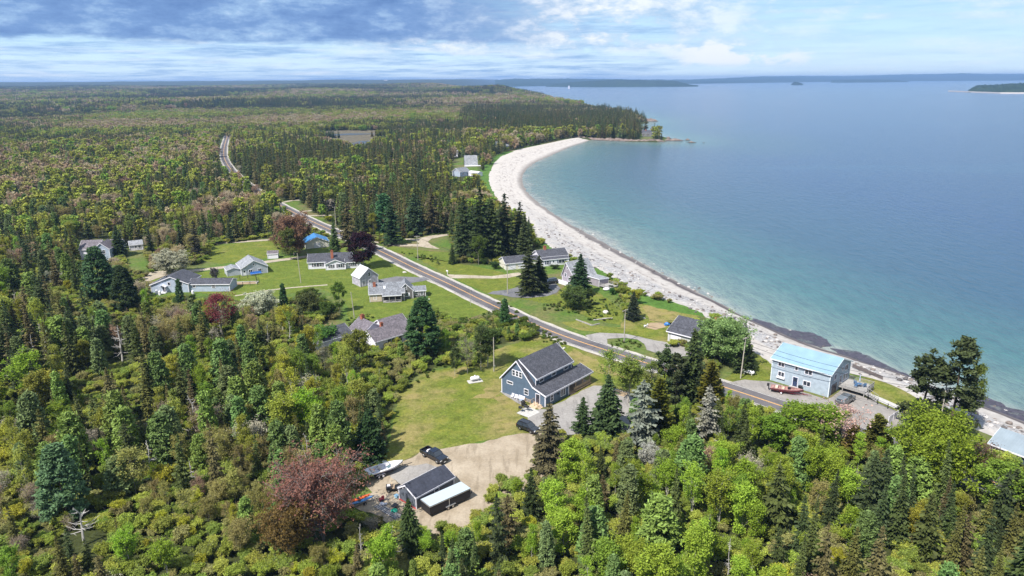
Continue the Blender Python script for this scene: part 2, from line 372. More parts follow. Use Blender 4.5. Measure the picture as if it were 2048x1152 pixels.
m_gravel = gravelmat('tan_gravel', (.255, .205, .145), (.385, .325, .25)); m_ggravel = gravelmat('grey_gravel', (.225, .21, .20), (.315, .30, .285)); m_dirt = gravelmat('pale_dirt', (.29, .245, .18), (.42, .37, .30)); m_soil = gravelmat('bare_soil', (.26, .19, .12), (.38, .29, .19)); m_shoulder = gravelmat('road_shoulder_gravel', (.34, .31, .275), (.47, .44, .395))
m_drive = gravelmat('driveway_asphalt', (.115, .115, .125), (.18, .18, .19))
k = N('road_asphalt'); v = k.coord(); a = k.noise(v, .25, 5, .6); b = k.noise(v, 5, 4, .7)
c = k.ramp(a, [(.3, (.105, .097, .105)), (.7, (.14, .131, .135))]); k.base(k.mix(1., c, k.ramp(b, [(.3, (.85,)*3), (.7, (1.1,)*3)]), 'MULTIPLY')); MATS['r'] = k.b.inputs['Base Color'].links[0].from_socket
t1 = k.noise(k.coord('Object', (1, 1, 1)), .06, 4, .6); cr_ = k.n('ShaderNodeTexVoronoi', feature='DISTANCE_TO_EDGE'); cr_.inputs['Scale'].default_value = .16; k.l(k.mix(.25, v, k.n('ShaderNodeTexNoise').outputs['Color']), cr_.inputs['Vector'])
c2 = k.mix(k.ramp(t1, [(.52, (0,)*3), (.56, (.55,)*3)]), MATS.pop('r'), (.075, .072, .08)); c2 = k.mix(k.ramp(cr_.outputs['Distance'], [(.0, (.6,)*3), (.02, (0,)*3)]), c2, (.05, .048, .05)); k.base(c2); k.rough(.85, .25); k.bump(b, .2, .02); m_road = k.m
m_line = plain('yellow_line_paint', (.72, .40, .14), .6, .3, 0, .15, 1); m_wline = plain('white_line_paint', (.7, .69, .66), .6, .3, 0, .15, 1)
ROADPX = [(2150, 1030), (2018, 977), (1850, 914), (1688, 857), (1605, 827), (1521, 798.5), (1466, 780.5), (1370, 750), (1306, 730.6), (1272, 720.5), (1206, 698.8), (1156, 683), (1093.8, 660), (1027, 630.3), (960, 599), (899, 568.5), (825.8, 535.3), (766, 504.6), (710, 481), (658, 458.5), (618, 440.6), (565, 414), (530, 394), (497, 371), (470, 349), (454, 329), (447, 312), (448, 295), (451, 283), (455, 272)]
ROAD = [tuple(G(*p)[:2]) for p in ROADPX]; ROAD = ROAD+[(ROAD[-1][0]*1.09-2, ROAD[-1][1]*1.09)]
strip('road_shoulder', ROAD, 8.0, m_shoulder, .06, raise_fun=1, rag=.12); strip('road', ROAD, 5.9, m_road, .10, raise_fun=1)
for off in (-.11, .11): strip('centre_line', ROAD, .13, m_line, .118, off, raise_fun=1)
for off in (-2.72, 2.72): strip('edge_line', ROAD, .1, m_wline, .118, off, raise_fun=1)
sheet('lawn', [(735, 945), (772, 908), (785, 840), (800, 780), (850, 745), (900, 735), (990, 700), (1085, 668), (1140, 691), (1215, 722), (1300, 752), (1290, 800), (1190, 772), (1100, 822), (1075, 866), (1035, 868), (990, 880), (930, 890), (895, 897), (840, 905), (800, 925)], m_lawn_dry, .03, .6)
for q in ([(940, 795), (965, 775), (1000, 768), (1008, 788), (975, 800)], [(985, 800), (1012, 792), (1042, 812), (1028, 824), (1000, 815)], [(1150, 700), (1200, 725), (1250, 748), (1235, 756), (1180, 740), (1140, 712)], [(890, 745), (940, 735), (950, 742), (900, 755)]): sheet('bare_ground', q, m_tan, .042, 1.5)
sheet('lawn', [(1110, 610), (1010, 592), (990, 597), (930, 566), (900, 552), (855, 528), (830, 512), (905, 525), (990, 540), (1050, 560), (1115, 592), (1130, 568), (1200, 585), (1245, 620), (1240, 650), (1190, 640), (1150, 625)], m_lawn, .03, .6)
sheet('lawn', [(1120, 645), (1160, 640), (1190, 650), (1240, 655), (1250, 622), (1275, 608), (1340, 605), (1400, 628), (1335, 692), (1300, 680), (1255, 668), (1200, 666), (1160, 660)], m_lawn_dry, .034, .5)
sheet('lawn', [(1285, 612), (1340, 611), (1372, 622), (1345, 650), (1300, 640)], m_tan, .045, .8)
sheet('shore_grass', [(1071, 474), (1104, 497), (1150, 521), (1192, 535), (1215, 548), (1239, 566), (1265, 582), (1297, 593), (1342, 602), (1403, 626), (1410, 634), (1340, 622), (1270, 604), (1225, 590), (1195, 570), (1150, 545), (1115, 520), (1090, 502), (1068, 480)], m_shoregrass, .05, .7)
sheet('shore_grass', [(978, 350), (988, 326), (1003, 312), (1028, 303), (1010, 303), (980, 318), (958, 345), (966, 362), (975, 385), (995, 402), (978, 366)], m_shoregrass, .05, .7)
sheet('lawn', [(430, 492), (545, 480), (560, 505), (520, 520), (440, 528), (405, 520)], m_lawn, .03, .6)
sheet('lawn', [(300, 560), (440, 540), (560, 525), (610, 515), (640, 470), (700, 490), (760, 512), (890, 577), (985, 622), (910, 645), (860, 612), (830, 625), (760, 640), (700, 645), (690, 600), (640, 575), (560, 592), (490, 604), (420, 590)], m_lawn_green, .032, .6)
sheet('lawn', [(1440, 765), (1500, 765), (1540, 758), (1550, 725), (1500, 700), (1480, 735)], m_lawn, .03, .5)
sheet('lawn', [(1700, 765), (1740, 752), (1800, 775), (1850, 800), (1850, 850), (1800, 828), (1725, 790)], m_lawn_dry, .036, .5)
sheet('sandy_track', [(1492, 664), (1520, 690), (1556, 712), (1552, 735), (1520, 712), (1490, 690)], m_sand, .06, .6)
sheet('lawn', [(605, 440), (632, 434), (680, 436), (690, 446), (660, 440), (640, 437)], m_lawn_green, .03, .5)
sheet('lawn', [(760, 500), (790, 492), (830, 500), (900, 505), (900, 525), (830, 515), (800, 506)], m_lawn_green, .03, .5)
sheet('gravel_yard', [(1078, 866), (1035, 869), (990, 880), (930, 890), (895, 897), (840, 905), (800, 925), (745, 945), (722, 965), (742, 985), (712, 998), (695, 1008), (755, 1032), (795, 1062), (860, 1090), (930, 1070), (990, 1040), (1060, 980), (1110, 920), (1130, 868)], m_gravel, .06, .5)
sheet('grey_gravel_patch', [(775, 950), (800, 935), (850, 928), (872, 935), (850, 955), (800, 970)], m_ggravel, .075, .5)
sheet('parking_area', [(1092, 819), (1142, 795), (1187, 771), (1230, 775), (1275, 800), (1270, 845), (1255, 866), (1190, 866), (1130, 872), (1085, 866), (1052, 838), (1064, 822)], m_ggravel, .075, .4)
sheet('driveway', [(1190, 690), (1170, 671), (1200, 666), (1254, 668), (1309, 681), (1336, 685), (1400, 704), (1390, 716), (1340, 715), (1312, 706), (1294, 700), (1289, 688), (1275, 679.5), (1247, 676), (1215, 678), (1214, 690)], m_ggravel, .07, .2)
sheet('parking_lot', [(1450, 768), (1490, 760), (1541, 764), (1655, 800), (1702, 768), (1722, 792), (1818, 832), (1797, 858), (1755, 866), (1690, 846), (1600, 817), (1530, 793)], gravelmat('worn_asphalt', (.22, .205, .195), (.30, .28, .262)), .07, .25)
sheet('driveway', [(975, 588), (1000, 590), (1024, 595), (1056, 596.5), (1094, 592.5), (1113, 586), (1121, 577), (1113, 568), (1094, 566), (1076, 569), (1040, 573), (1015, 580), (985, 583)], m_drive, .07, .15)
sheet('driveway', [(893, 549), (985, 552.5), (1035, 545), (1045, 548), (1020, 556), (985, 557.5), (903, 556.5)], m_dirt, .06, .4)
sheet('driveway', [(750, 561), (793, 553), (842, 555), (862, 553), (868, 558), (849, 562), (818, 567), (770, 572)], m_drive, .07, .15)
sheet('driveway', [(756, 487), (792, 493), (840, 493), (859, 496.5), (880, 498), (862, 490), (856, 484), (862, 478), (900, 470.5), (900, 467.5), (859, 471.5), (834, 478), (809, 477.5), (812, 480), (833, 482), (838, 488), (800, 489), (775, 487), (740, 480)], m_dirt, .06, .3)
for ln, w in (([(655, 466), (600, 474), (540, 480), (430, 487), (410, 489)], 3.2), ([(615, 513), (540, 523), (430, 537), (340, 546), (280, 556)], 3.6), ([(655, 570), (560, 577), (470, 592)], 1.1), ([(612, 432), (640, 430.5), (665, 431)], 3), ([(594, 424), (640, 420), (668, 420)], 2.4), ([(505, 371), (525, 368), (540, 370)], 3), ([(565, 405), (590, 400), (610, 401)], 3)):
    strip('dirt_lane', [tuple(G(*p)[:2]) for p in ln], w, m_dirt, .055, rag=.3)
sheet('dirt_patch', [(275, 562), (300, 545), (345, 538), (360, 543), (330, 552), (300, 562)], m_dirt, .065, .3)
sheet('concrete_pad', [(1033, 827), (1057, 836), (1080, 825), (1057, 811)], m_conc, .09, 0)
sheet('walkway', [(1000, 783), (1005, 788), (1044, 812), (1052, 808), (1010, 782)], m_ggravel, .08, .1)
sheet('garden_soil', [(1290, 655), (1310, 660), (1330, 655), (1325, 646), (1300, 646)], m_soil, .055, .4)
sheet('walkway', [(1715, 785), (1800, 822), (1812, 818), (1760, 795), (1720, 780)], m_conc, .06, .1)
sheet('marsh', [(600, 264), (680, 260.5), (800, 260), (840, 263), (800, 276), (755, 296), (700, 306), (640, 300), (620, 285)], gravelmat('marsh_mud', (.075, .068, .04), (.165, .14, .10), .15), .3, 1.5, seg=4)
k = N('still_water'); k.base((.06, .065, .06)); k.rough(.35, .3); m_pond = k.m
for q in ([(690, 296), (742, 286), (748, 282), (720, 283), (700, 289)], [(640, 273), (720, 270), (760, 268), (700, 267.5), (650, 270)]): sheet('marsh_water', q, m_pond, .5, 1., seg=4)
sheet('field', [(870, 245), (1010, 243), (1040, 249), (1000, 255), (900, 254)], lawnmat('far_field', -.05, 6, (.11, .2, .03)), .6, 2, seg=6)
sheet('clearing', [(680, 322), (760, 318), (770, 326), (700, 330)], m_lawn, .5, 2, seg=5)
# seaweed beds at the water's edge
k = N('seaweed'); v = k.coord(); b = k.noise(v, 1.2, 5, .7); k.base(k.ramp(b, [(.3, (.022, .02, .035)), (.7, (.085, .075, .10))])); k.rough(.5, .4); k.bump(b, .5, .2)
tr = k.n('ShaderNodeBsdfTransparent'); mx = k.n('ShaderNodeMixShader'); k.l(k.ramp(k.noise(v, .35, 5, .7), [(.3, (.25,)*3), (.5, (.9,)*3)]), mx.inputs[0]); k.l(tr.outputs[0], mx.inputs[1]); k.l(k.b.outputs[0], mx.inputs[2]); k.l(mx.outputs[0], k.out.inputs[0]); m_weed = k.m
for q in ([(1505, 636), (1552, 650), (1589, 661), (1625, 665), (1645, 675), (1664, 690), (1640, 695), (1592, 681), (1552, 664), (1501, 642)], [(1660, 696), (1707, 701), (1750, 717), (1785, 736), (1830, 757), (1800, 752), (1740, 731), (1691, 714)], [(1925, 800), (1955, 785), (2009, 811), (2040, 820), (2090, 850), (2075, 860), (2023, 836), (1960, 816)]):
    o = sheet('seaweed_bed', [tuple(G(*p, SEA)[:2]) for p in q], m_weed, SEA+.04, .9, kind='stuff', world=True)
# ------------------------------------------------------------------ buildings
S_BLUE = siding('blue_board_siding', (.088, .128, .185), True, .4); S_PALE = siding('pale_blue_shingle_siding', (.35, .42, .49), False, .22, .1)
S_WHITE = siding('white_clapboard', (.69, .675, .745), False, .18, .03); S_GREY = siding('grey_clapboard', (.40, .43, .48), False, .18); S_GBLUE = siding('grey_blue_clapboard', (.36, .42, .52), False, .18)
S_WEATH = siding('weathered_shingle_siding', (.15, .145, .145), False, .2, .18); S_SILVER = siding('silvered_shingle_siding', (.43, .405, .48), False, .2, .22); S_MAUVE = siding('mauve_clapboard', (.30, .27, .31), False, .18)
S_CREAM = siding('cream_clapboard', (.66, .63, .55), False, .18, .03); S_DARK = siding('dark_board_siding', (.085, .095, .115), True, .3); S_TAN = siding('tan_panel_siding', (.50, .42, .33), True, .6); S_GREEN = siding('slate_green_clapboard', (.06, .085, .10), False, .18); S_SHED = siding('slate_shed_siding', (.105, .12, .15), True, .3)
R_SLATE = shingle('charcoal_roof_shingle', (.062, .064, .078)); R_GREY = shingle('grey_roof_shingle', (.17, .18, .2)); R_LGREY = shingle('light_grey_roof_shingle', (.24, .25, .27)); R_BROWN = shingle('mauve_roof_shingle', (.13, .115, .13)); R_NAVY = shingle('navy_roof_shingle', (.038, .042, .06), .2)
R_BLUE = ribmetal('sky_blue_metal_roof', (.215, .335, .43)); R_BRIGHT = ribmetal('bright_blue_metal_roof', (.05, .19, .42)); R_SILV = ribmetal('grey_metal_roof', (.40, .42, .45)); R_PALE = ribmetal('pale_blue_metal_roof', (.235, .285, .33))
M_NAVYDOOR = plain('navy_door', (.03, .045, .10), .4); M_DKDOOR = plain('dark_door', (.05, .045, .06), .4)
def wallpt(wall, L, D, u, o, z):
    return {'S': (u, -o, z), 'N': (u, D+o, z), 'W': (-o, u, z), 'E': (L+o, u, z)}[wall]
def wbox(mb, wall, L, D, u0, u1, o0, o1, z0, z1, x0=0, y0=0):
    a = wallpt(wall, L, D, u0, o0, z0); b = wallpt(wall, L, D, u1, o1, z1)
    return mb.box(min(a[0], b[0])+x0, max(a[0], b[0])+x0, min(a[1], b[1])+y0, max(a[1], b[1])+y0, min(a[2], b[2]), max(a[2], b[2]))
def window(root, blk, wall, u, z, w, h, bars=1, mat=None, sill=False, shutters=None, pane=None):
    x0, y0, L, D = blk; mat = mat or m_white; t = .13
    f = MB()
    for a0, a1, b0, b1 in ((u-w/2-t, u+w/2+t, z+h, z+h+t), (u-w/2-t, u+w/2+t, z-t, z), (u-w/2-t, u-w/2, z, z+h), (u+w/2, u+w/2+t, z, z+h)):
        wbox(f, wall, L, D, a0, a1, .0, .08, b0, b1, x0, y0)
    for k in range(bars):
        uc = u-w/2+w*(k+1)/(bars+1); wbox(f, wall, L, D, uc-.05, uc+.05, .0, .06, z, z+h, x0, y0)
    if bars == 0: wbox(f, wall, L, D, u-w/2, u+w/2, .0, .06, z+h*.5-.03, z+h*.5+.03, x0, y0)
    if sill: wbox(f, wall, L, D, u-w/2-.3, u+w/2+.3, 0, .4, z-.45, z-.14, x0, y0)
    fo = f.build('window', mat, root); p = MB(); wbox(p, wall, L, D, u-w/2, u+w/2, -.02, .035, z, z+h, x0, y0); p.build('pane', pane or m_glass, fo)
    if shutters:
        for sgn in (-1, 1):
            m = MB(); c = u+sgn*(w/2+t+.24); wbox(m, wall, L, D, c-.22, c+.22, .0, .05, z-.05, z+h+.05, x0, y0); m.build('shutter', shutters, root)
def door(root, blk, wall, u, z, w, h, mat, glazed=True, name='door', frame=True):
    x0, y0, L, D = blk; f = MB(); t = .12
    if frame:
        for a0, a1, b0, b1 in ((u-w/2-t, u+w/2+t, z+h, z+h+t), (u-w/2-t, u-w/2, z, z+h), (u+w/2, u+w/2+t, z, z+h)): wbox(f, wall, L, D, a0, a1, 0, .07, b0, b1, x0, y0)
    m = MB(); wbox(m, wall, L, D, u-w/2, u+w/2, -.02, .04, z, z+h, x0, y0); d = m.build(name, mat, root)
    if frame: f.build('door_frame', m_white, d)
    if glazed: g = MB(); wbox(g, wall, L, D, u-w*.3, u+w*.3, 0, .055, z+h*.55, z+h*.88, x0, y0); g.build('door_pane', m_glass, d)
    hd = MB(); wbox(hd, wall, L, D, u+w*.38, u+w*.44, 0, .1, z+h*.45, z+h*.5, x0, y0); hd.build('handle', m_steel, d)
    return d
def garage_door(root, blk, wall, u, z, w, h, mat):
    x0, y0, L, D = blk; m = MB()
    for k in range(4): wbox(m, wall, L, D, u-w/2, u+w/2, -.02, .05+.004*k, z+h*k/4+.02, z+h*(k+1)/4-.015, x0, y0)
    return m.build('garage_door', mat, root)
def roofprism(mb, prof, t):            # prof: open chain in (u,z); closes it t above
    up = []
    for u, z in prof: up.append((u, z+t))
    return list(prof)+list(reversed(up))
def block(root, x0, y0, L, D, e1, e2, rz, axis, wm, rm, rpos=.5, oh=.35, trim=None, z0=-.1, t=.16, wall=True, corner=True):
    trim = trim or m_white
    W = D if axis == 'x' else L; Ln = L if axis == 'x' else D
    prof = [(0, z0), (W, z0), (W, e2), (rpos*W, rz), (0, e1)]
    if rpos in (0, 1): prof = [(0, z0), (W, z0), (W, e2), (0, e1)]
    if wall:
        m = MB(); m.prism([(u+(y0 if axis == 'x' else x0), z) for u, z in prof], (x0 if axis == 'x' else y0), (x0+L if axis == 'x' else y0+D), 'x' if axis == 'x' else 'y'); m.build('wall', wm, root)
    s1 = (rz-e1)/max(rpos*W, .01); s2 = (rz-e2)/max((1-rpos)*W, .01)
    ch = [(-oh, e1-s1*oh+.02), (rpos*W, rz+.02), (W+oh, e2-s2*oh+.02)]
    if rpos in (0, 1): sl = (e2-e1)/W; ch = [(-oh, e1-sl*oh+.02), (W+oh, e2+sl*oh+.02)]
    off = y0 if axis == 'x' else x0; ch = [(u+off, z) for u, z in ch]
    a0, a1 = ((x0-oh, x0+L+oh) if axis == 'x' else (y0-oh, y0+D+oh)); ax = 'x' if axis == 'x' else 'y'
    m = MB(); m.prism(roofprism(m, ch, t), a0, a1, ax); ro = m.build('roof', rm, root)
    tm = MB()
    for q in (a0-.05, a1): tm.prism(roofprism(tm, [(u, z-.13) for u, z in ch], t+.11), q, q+.05, ax)
    for (u, z), sg in ((ch[0], -1), (ch[-1], 1)):
        pl = [(u, z-.1), (u+sg*.06, z-.1), (u+sg*.06, z+t), (u, z+t)]
        tm.prism(pl, a0, a1, ax)
    if corner:
        for cx in (x0, x0+L):
            for cy in (y0, y0+D):
                zc = (e1 if (cy == y0 if axis == 'x' else cx == x0) else e2)
                tm.box(cx-.09 if cx == x0 else cx-.07, cx+.07 if cx == x0 else cx+.09, cy-.09 if cy == y0 else cy-.07, cy+.07 if cy == y0 else cy+.09, 0, zc-.03)
    tm.build('trim', trim, root); return ro, (x0, y0, L, D)
def chimney(ro, x, y, z0, z1, w=.7, mat=None):
    m = MB(); m.box(x-w/2, x+w/2, y-w/2, y+w/2, z0, z1); m.box(x-w/2-.07, x+w/2+.07, y-w/2-.07, y+w/2+.07, z1-.2, z1); m.box(x-w*.22, x+w*.22, y-w*.22, y+w*.22, z1, z1+.2); m.build('chimney', mat or m_brick, ro)
def vent(ro, x, y, z, h=.5): m = MB(); m.tube((x, y, z), (x, y, z+h), .09, n=8); m.build('vent_pipe', m_steel, ro)
def bldg(name, label, cat, px, ang, group=None): q = G(*px); return thing(name, label, cat, (q.x, q.y, .02), R(ang), group)
def lumber(mb, pts, r): 
    for a, b in pts: mb.tube(a, b, r, n=4)
# --- A: slate blue house
A = bldg('blue_house', 'slate blue board sided house with dormer, charcoal shingle roof and log railed porch', 'house', (1004.3, 784.7), -41)
m = MB(); m.prism([(0, -.1), (8.9, -.1), (8.9, 3.75), (4.4, 8.5), (0, 3.75)], 0, 14, 'y'); m.build('wall', S_BLUE, A)
m = MB(); m.prism([(8.9, -.1), (12.1, -.1), (12.1, 2.75), (8.9, 3.72)], 0, 8.1, 'y'); m.build('wall', S_BLUE, A)
m = MB(); m.prism([(8.0, 3.9), (8.95, 3.9), (8.95, 5.62), (5.0, 8.02)], .75, 13.3, 'y'); dw = m.build('dormer', S_BLUE, A)
mr_ = MB(); mr_.prism(roofprism(mr_, [(-.35, 3.42), (4.4, 8.56), (8.9, 3.83)], .17), -.35, 14.3, 'y'); ra = mr_.build('roof', R_SLATE, A)
ml = MB(); ml.prism(roofprism(ml, [(8.9, 3.83), (12.5, 2.72)], .17), -.35, 16.9, 'y'); ml.build('porch_roof', R_SLATE, A)
md = MB(); md.prism(roofprism(md, [(4.42, 8.62), (9.45, 5.42)], .17), .45, 13.65, 'y'); md.build('dormer_roof', R_SLATE, dw)
tm = MB()
for q in (-.41, 14.3): tm.prism(roofprism(tm, [(-.38, 3.25), (4.4, 8.42), (8.9, 3.68)] + ([(12.5, 2.57)] if q < 0 else []), .32), q, q+.06, 'y')
tm.prism(roofprism(tm, [(8.9, 3.68), (12.5, 2.57)], .32), 16.9, 16.96, 'y')
for q in (.39, 13.65): tm.prism(roofprism(tm, [(4.42, 8.5), (9.45, 5.3)], .3), q, q+.06, 'y')
tm.box(12.5, 12.57, -.35, 16.9, 2.55, 2.9); tm.box(9.45, 9.52, .45, 13.65, 5.25, 5.6); tm.box(-.43, -.36, -.35, 14.3, 3.25, 3.6)
for x, y, z in ((0, 0, 3.6), (12.1, 0, 2.7), (12.1, 8.1, 2.7), (0, 14, 3.6)): tm.box(x-.1, x+.1, y-.1, y+.1, 0, z)
for y in (.72, 13.3): tm.box(8.88, 9.0, y-.08, y+.08, 3.95, 5.4)
tm.build('trim', m_white, A)
bA = (0, 0, 12.1, 8.1)
for u in (3.45, 4.4, 5.35): window(A, bA, 'S', u, 5.05, .68, 1.15, 0)
window(A, bA, 'S', 2.35, 2.75, 1.55, .5, -1); window(A, bA, 'S', 6.95, 1.55, 1.0, 1.15, 0)
door(A, bA, 'S', 10.1, .45, 1.0, 2.05, M_DKDOOR)
bD = (0, 0, 8.95, 14)
for u in (2.6, 6.9, 11.3): window(A, bD, 'E', u, 4.3, 1.35, .75, -1)
window(A, bA, 'E', 2.2, .9, .9, 1.3, 0); window(A, bA, 'E', 6.1, .75, 1.5, 1.55, 1)
m = MB(); wbox(m, 'E', 12.1, 8.1, 4.2, 4.45, 0, .2, 1.6, 1.9); m.build('wall_lamp', m_black, A)
m = MB(); m.box(8.9, 12.1, 8.1, 16.5, .1, .45); m.box(12.1, 12.6, 8.3, 10.2, .05, .2); m.box(12.1, 12.35, 8.3, 10.2, .2, .36); m.build('porch_deck', plain('deck_boards', (.33, .24, .17), .8, .2, 0, .2), A)
for y in (10.9, 13.6, 16.4): m = MB(); m.box(11.87, 12.05, y-.09, y+.09, .45, 2.75); m.build('porch_post', m_wood, A)
m = MB(); m.tube((11.95, 10.3, .85), (11.95, 16.4, .85), .16, n=8); m.tube((11.95, 10.3, .6), (11.95, 16.4, .6), .15, n=8); m.tube((12.3, 10.3, .25), (12.3, 16.4, .25), .15, n=8); m.build('log_rail', m_wood, A)
m = MB(); m.box(9.02, 9.07, 9.2, 10.2, .45, 2.5); m.build('porch_door', m_white, A)
m = MB(); m.box(9.1, 11.2, -1.4, -.02, .05, .42)
for i, (a, b) in enumerate(((.0, .28), (.28, .56))): m.box(9.2, 10.9, -1.4-b, -1.4-a, .02, .32-.13*i); m.box(11.2+a, 11.2+b, -1.3, -.2, .02, .32-.13*i)
st = m.build('entry_steps', plain('new_lumber', (.52, .40, .28), .75, .2, 0, .15), A)
m = MB()
for x, y in ((9.15, -1.35), (9.15, -.1), (7.6, -1.35)): m.box(x-.05, x+.05, y-.05, y+.05, .0, 1.4)
for z in (.75, 1.05, 1.36): m.box(9.12, 9.18, -1.31, -.1, z, z+.05); m.box(7.6, 9.15, -1.38, -1.30, z, z+.05)
m.build('handrail', m_wood, st); m = MB()
for x in (10.2, 11.15): m.box(x-.05, x+.05, -1.4, -1.3, 0, 1.4)
m.box(10.2, 11.15, -1.38, -1.32, 1.33, 1.38); m.build('handrail', m_wood, st)
vent(ra, 3.2, 3.4, 7.2, .7)
# --- B: pale blue two storey house
B = bldg('two_storey_house', 'two storey pale blue shingled house with sky blue metal roof by the shore', 'house', (1541.3, 760.2), -46)
rb, bB = block(B, 0, 0, 13, 10.6, 5.35, 5.35, 7.45, 'x', S_PALE, R_BLUE, oh=.4, trim=plain('pale_trim', (.66, .72, .76), .5))
vent(rb, 3.4, 3.6, 6.5); vent(rb, 10.8, 4.2, 6.7)
for u, w, z in ((2.1, 1.3, 4.0), (5.6, .55, 4.1), (8.3, 1.5, 3.9)): window(B, bB, 'S', u, z, w, .95, 1 if w > 1 else -1)
window(B, bB, 'S', 2.3, 1.65, 1.3, 1.0, 1, sill=True); door(B, bB, 'S', 5.6, .25, 1.05, 2.15, M_NAVYDOOR); window(B, bB, 'S', 8.2, 1.2, 1.5, 1.0, 1)
m = MB(); wbox(m, 'S', 13, 10.6, 4.6, 6.7, 0, .9, -.02, .2); m.build('doorstep', m_conc, B)
garage_door(B, bB, 'E', 2.7, .05, 2.6, 2.3, M_DKDOOR)
for u, z, w, h in ((2.6, 3.3, 1.1, 1.2), (6.3, 4.3, .6, .8), (8.5, 3.9, 1.6, 1.2), (7.8, 1.6, 1.0, 1.4), (9.2, 1.6, .9, 1.2)): window(B, bB, 'E', u, z, w, h, 1 if w > .8 else -1)
door(B, bB, 'E', 5.8, 1.2, .95, 2.1, M_NAVYDOOR)
dk = MB(); dk.box(13.1, 18.6, 4.9, 10.4, .98, 1.15); [dk.box(x-.08, x+.08, y-.08, y+.08, -.1, .98) for x in (14, 18.5) for y in (5, 10.3)]; dko = dk.build('deck', m_grey_wood, B)
m = MB()
for a, b in (((13.2, 4.95), (18.55, 4.95)), ((18.55, 6.3), (18.55, 10.35)), ((13.4, 10.35), (18.55, 10.35))):
    L_ = math.hypot(b[0]-a[0], b[1]-a[1]); n_ = int(L_/.22)
    for z in (1.3, 2.1): m.tube((*a, z), (*b, z), .045, n=4)
    for i in range(n_+1): t = i/n_; m.tube((a[0]+(b[0]-a[0])*t, a[1]+(b[1]-a[1])*t, 1.15), (a[0]+(b[0]-a[0])*t, a[1]+(b[1]-a[1])*t, 2.1), .028 if i % 6 else .055, n=4)
m.build('railing', m_grey_wood, dko)
m = MB()
for i in range(6): m.box(18.65+i*.4, 19.1+i*.4, 5.0, 6.2, .95-i*.18, 1.02-i*.18)
for y in (5.0, 6.2): m.tube((18.6, y, 1.0), (21.1, y, 0), .06, n=4); m.tube((18.6, y, 2.1), (21.1, y, 1.0), .045, n=4); [m.tube((18.6+i*.8, y, 1.0-i*.33), (18.6+i*.8, y, 2.1-i*.35), .035, n=4) for i in range(4)]
m.build('staircase', m_grey_wood, dko)
# --- C: slate shed, D trailer
C = bldg('storage_shed', 'slate grey boarded shed with navy roof in the gravel yard', 'shed', (799.6, 998.7), -43)
rc, bC = block(C, 0, 0, 4.3, 8.1, 2.2, 2.2, 3.35, 'y', S_SHED, R_NAVY, rpos=.42, oh=.22)
window(C, bC, 'E', 4.3, .85, .85, .95, 0)
m = MB(); m.box(1.0, 1.25, -.14, -.02, 2.55, 2.85); m.build('gable_vent', m_white, C)
m = MB(); m.box(-.05, 4.35, -.12, .0, -.02, .16); m.build('base_board', m_red, C)
# --- E: charcoal roofed house with garage
E_ = bldg('garage_house', 'pale grey house with charcoal roof, white garage door and red chimney', 'house', (1336.2, 683.8), -43)
re, bE = block(E_, 0, 0, 10.8, 11.2, 3.15, 3.15, 5.7, 'x', siding('putty_clapboard', (.44, .45, .43), False, .2, .04), R_SLATE, oh=.5)
garage_door(E_, bE, 'S', 2.2, .05, 2.9, 2.2, m_white); window(E_, bE, 'S', 7.2, 1.0, 1.4, 1.1, 1, mat=m_black)
chimney(re, 9.6, 6.4, 5.0, 6.9, .8, plain('orange_brick', (.42, .14, .06), .85, .2, 0, .3, 8)); vent(re, 8.8, 6.2, 5.2, .5)
# --- F: steep grey roofed cottage
F_ = bldg('shore_cottage', 'mauve clapboard cottage with steep grey roof and a deck towards the beach', 'house', (1124.7, 563.9), -52)
rf, bF = block(F_, 0, 0, 6.4, 9.6, 2.9, 2.3, 7.2, 'y', S_MAUVE, R_LGREY, rpos=.3, oh=.35)
window(F_, bF, 'S', 1.6, 2.2, .8, 1.2, 0); window(F_, bF, 'S', 3.4, 1.1, .8, 1.2, 0); window(F_, bF, 'S', 2.4, 5.0, .6, .8, 0)
m = MB(); m.box(-1.3, 4.2, -2.2, -.05, .02, .5); fd = m.build('front_deck', m_white, F_)
m = MB()
for i in range(14): m.box(-1.3+i*.4, -1.22+i*.4, -2.2, -2.14, .5, 1.4)
m.box(-1.3, 4.2, -2.22, -2.12, 1.35, 1.45); m.build('railing', m_white, fd)
rf2, bF2 = block(F_, 6.4, 5.2, 6.0, 4.2, 2.6, 2.3, 2.6, 'x', S_MAUVE, R_LGREY, rpos=0, oh=.2)
m = MB(); m.box(12.5, 17.0, 5.0, 9.4, .5, .7); [m.box(x-.08, x+.08, y-.08, y+.08, -.1, 1.6) for x in (12.6, 14.7, 16.9) for y in (5.1, 9.3)]; [m.box(12.5, 17, y-.04, y+.04, z, z+.08) for y in (5.1, 9.3) for z in (1.1, 1.55)]; m.build('deck', m_grey_wood, F_)
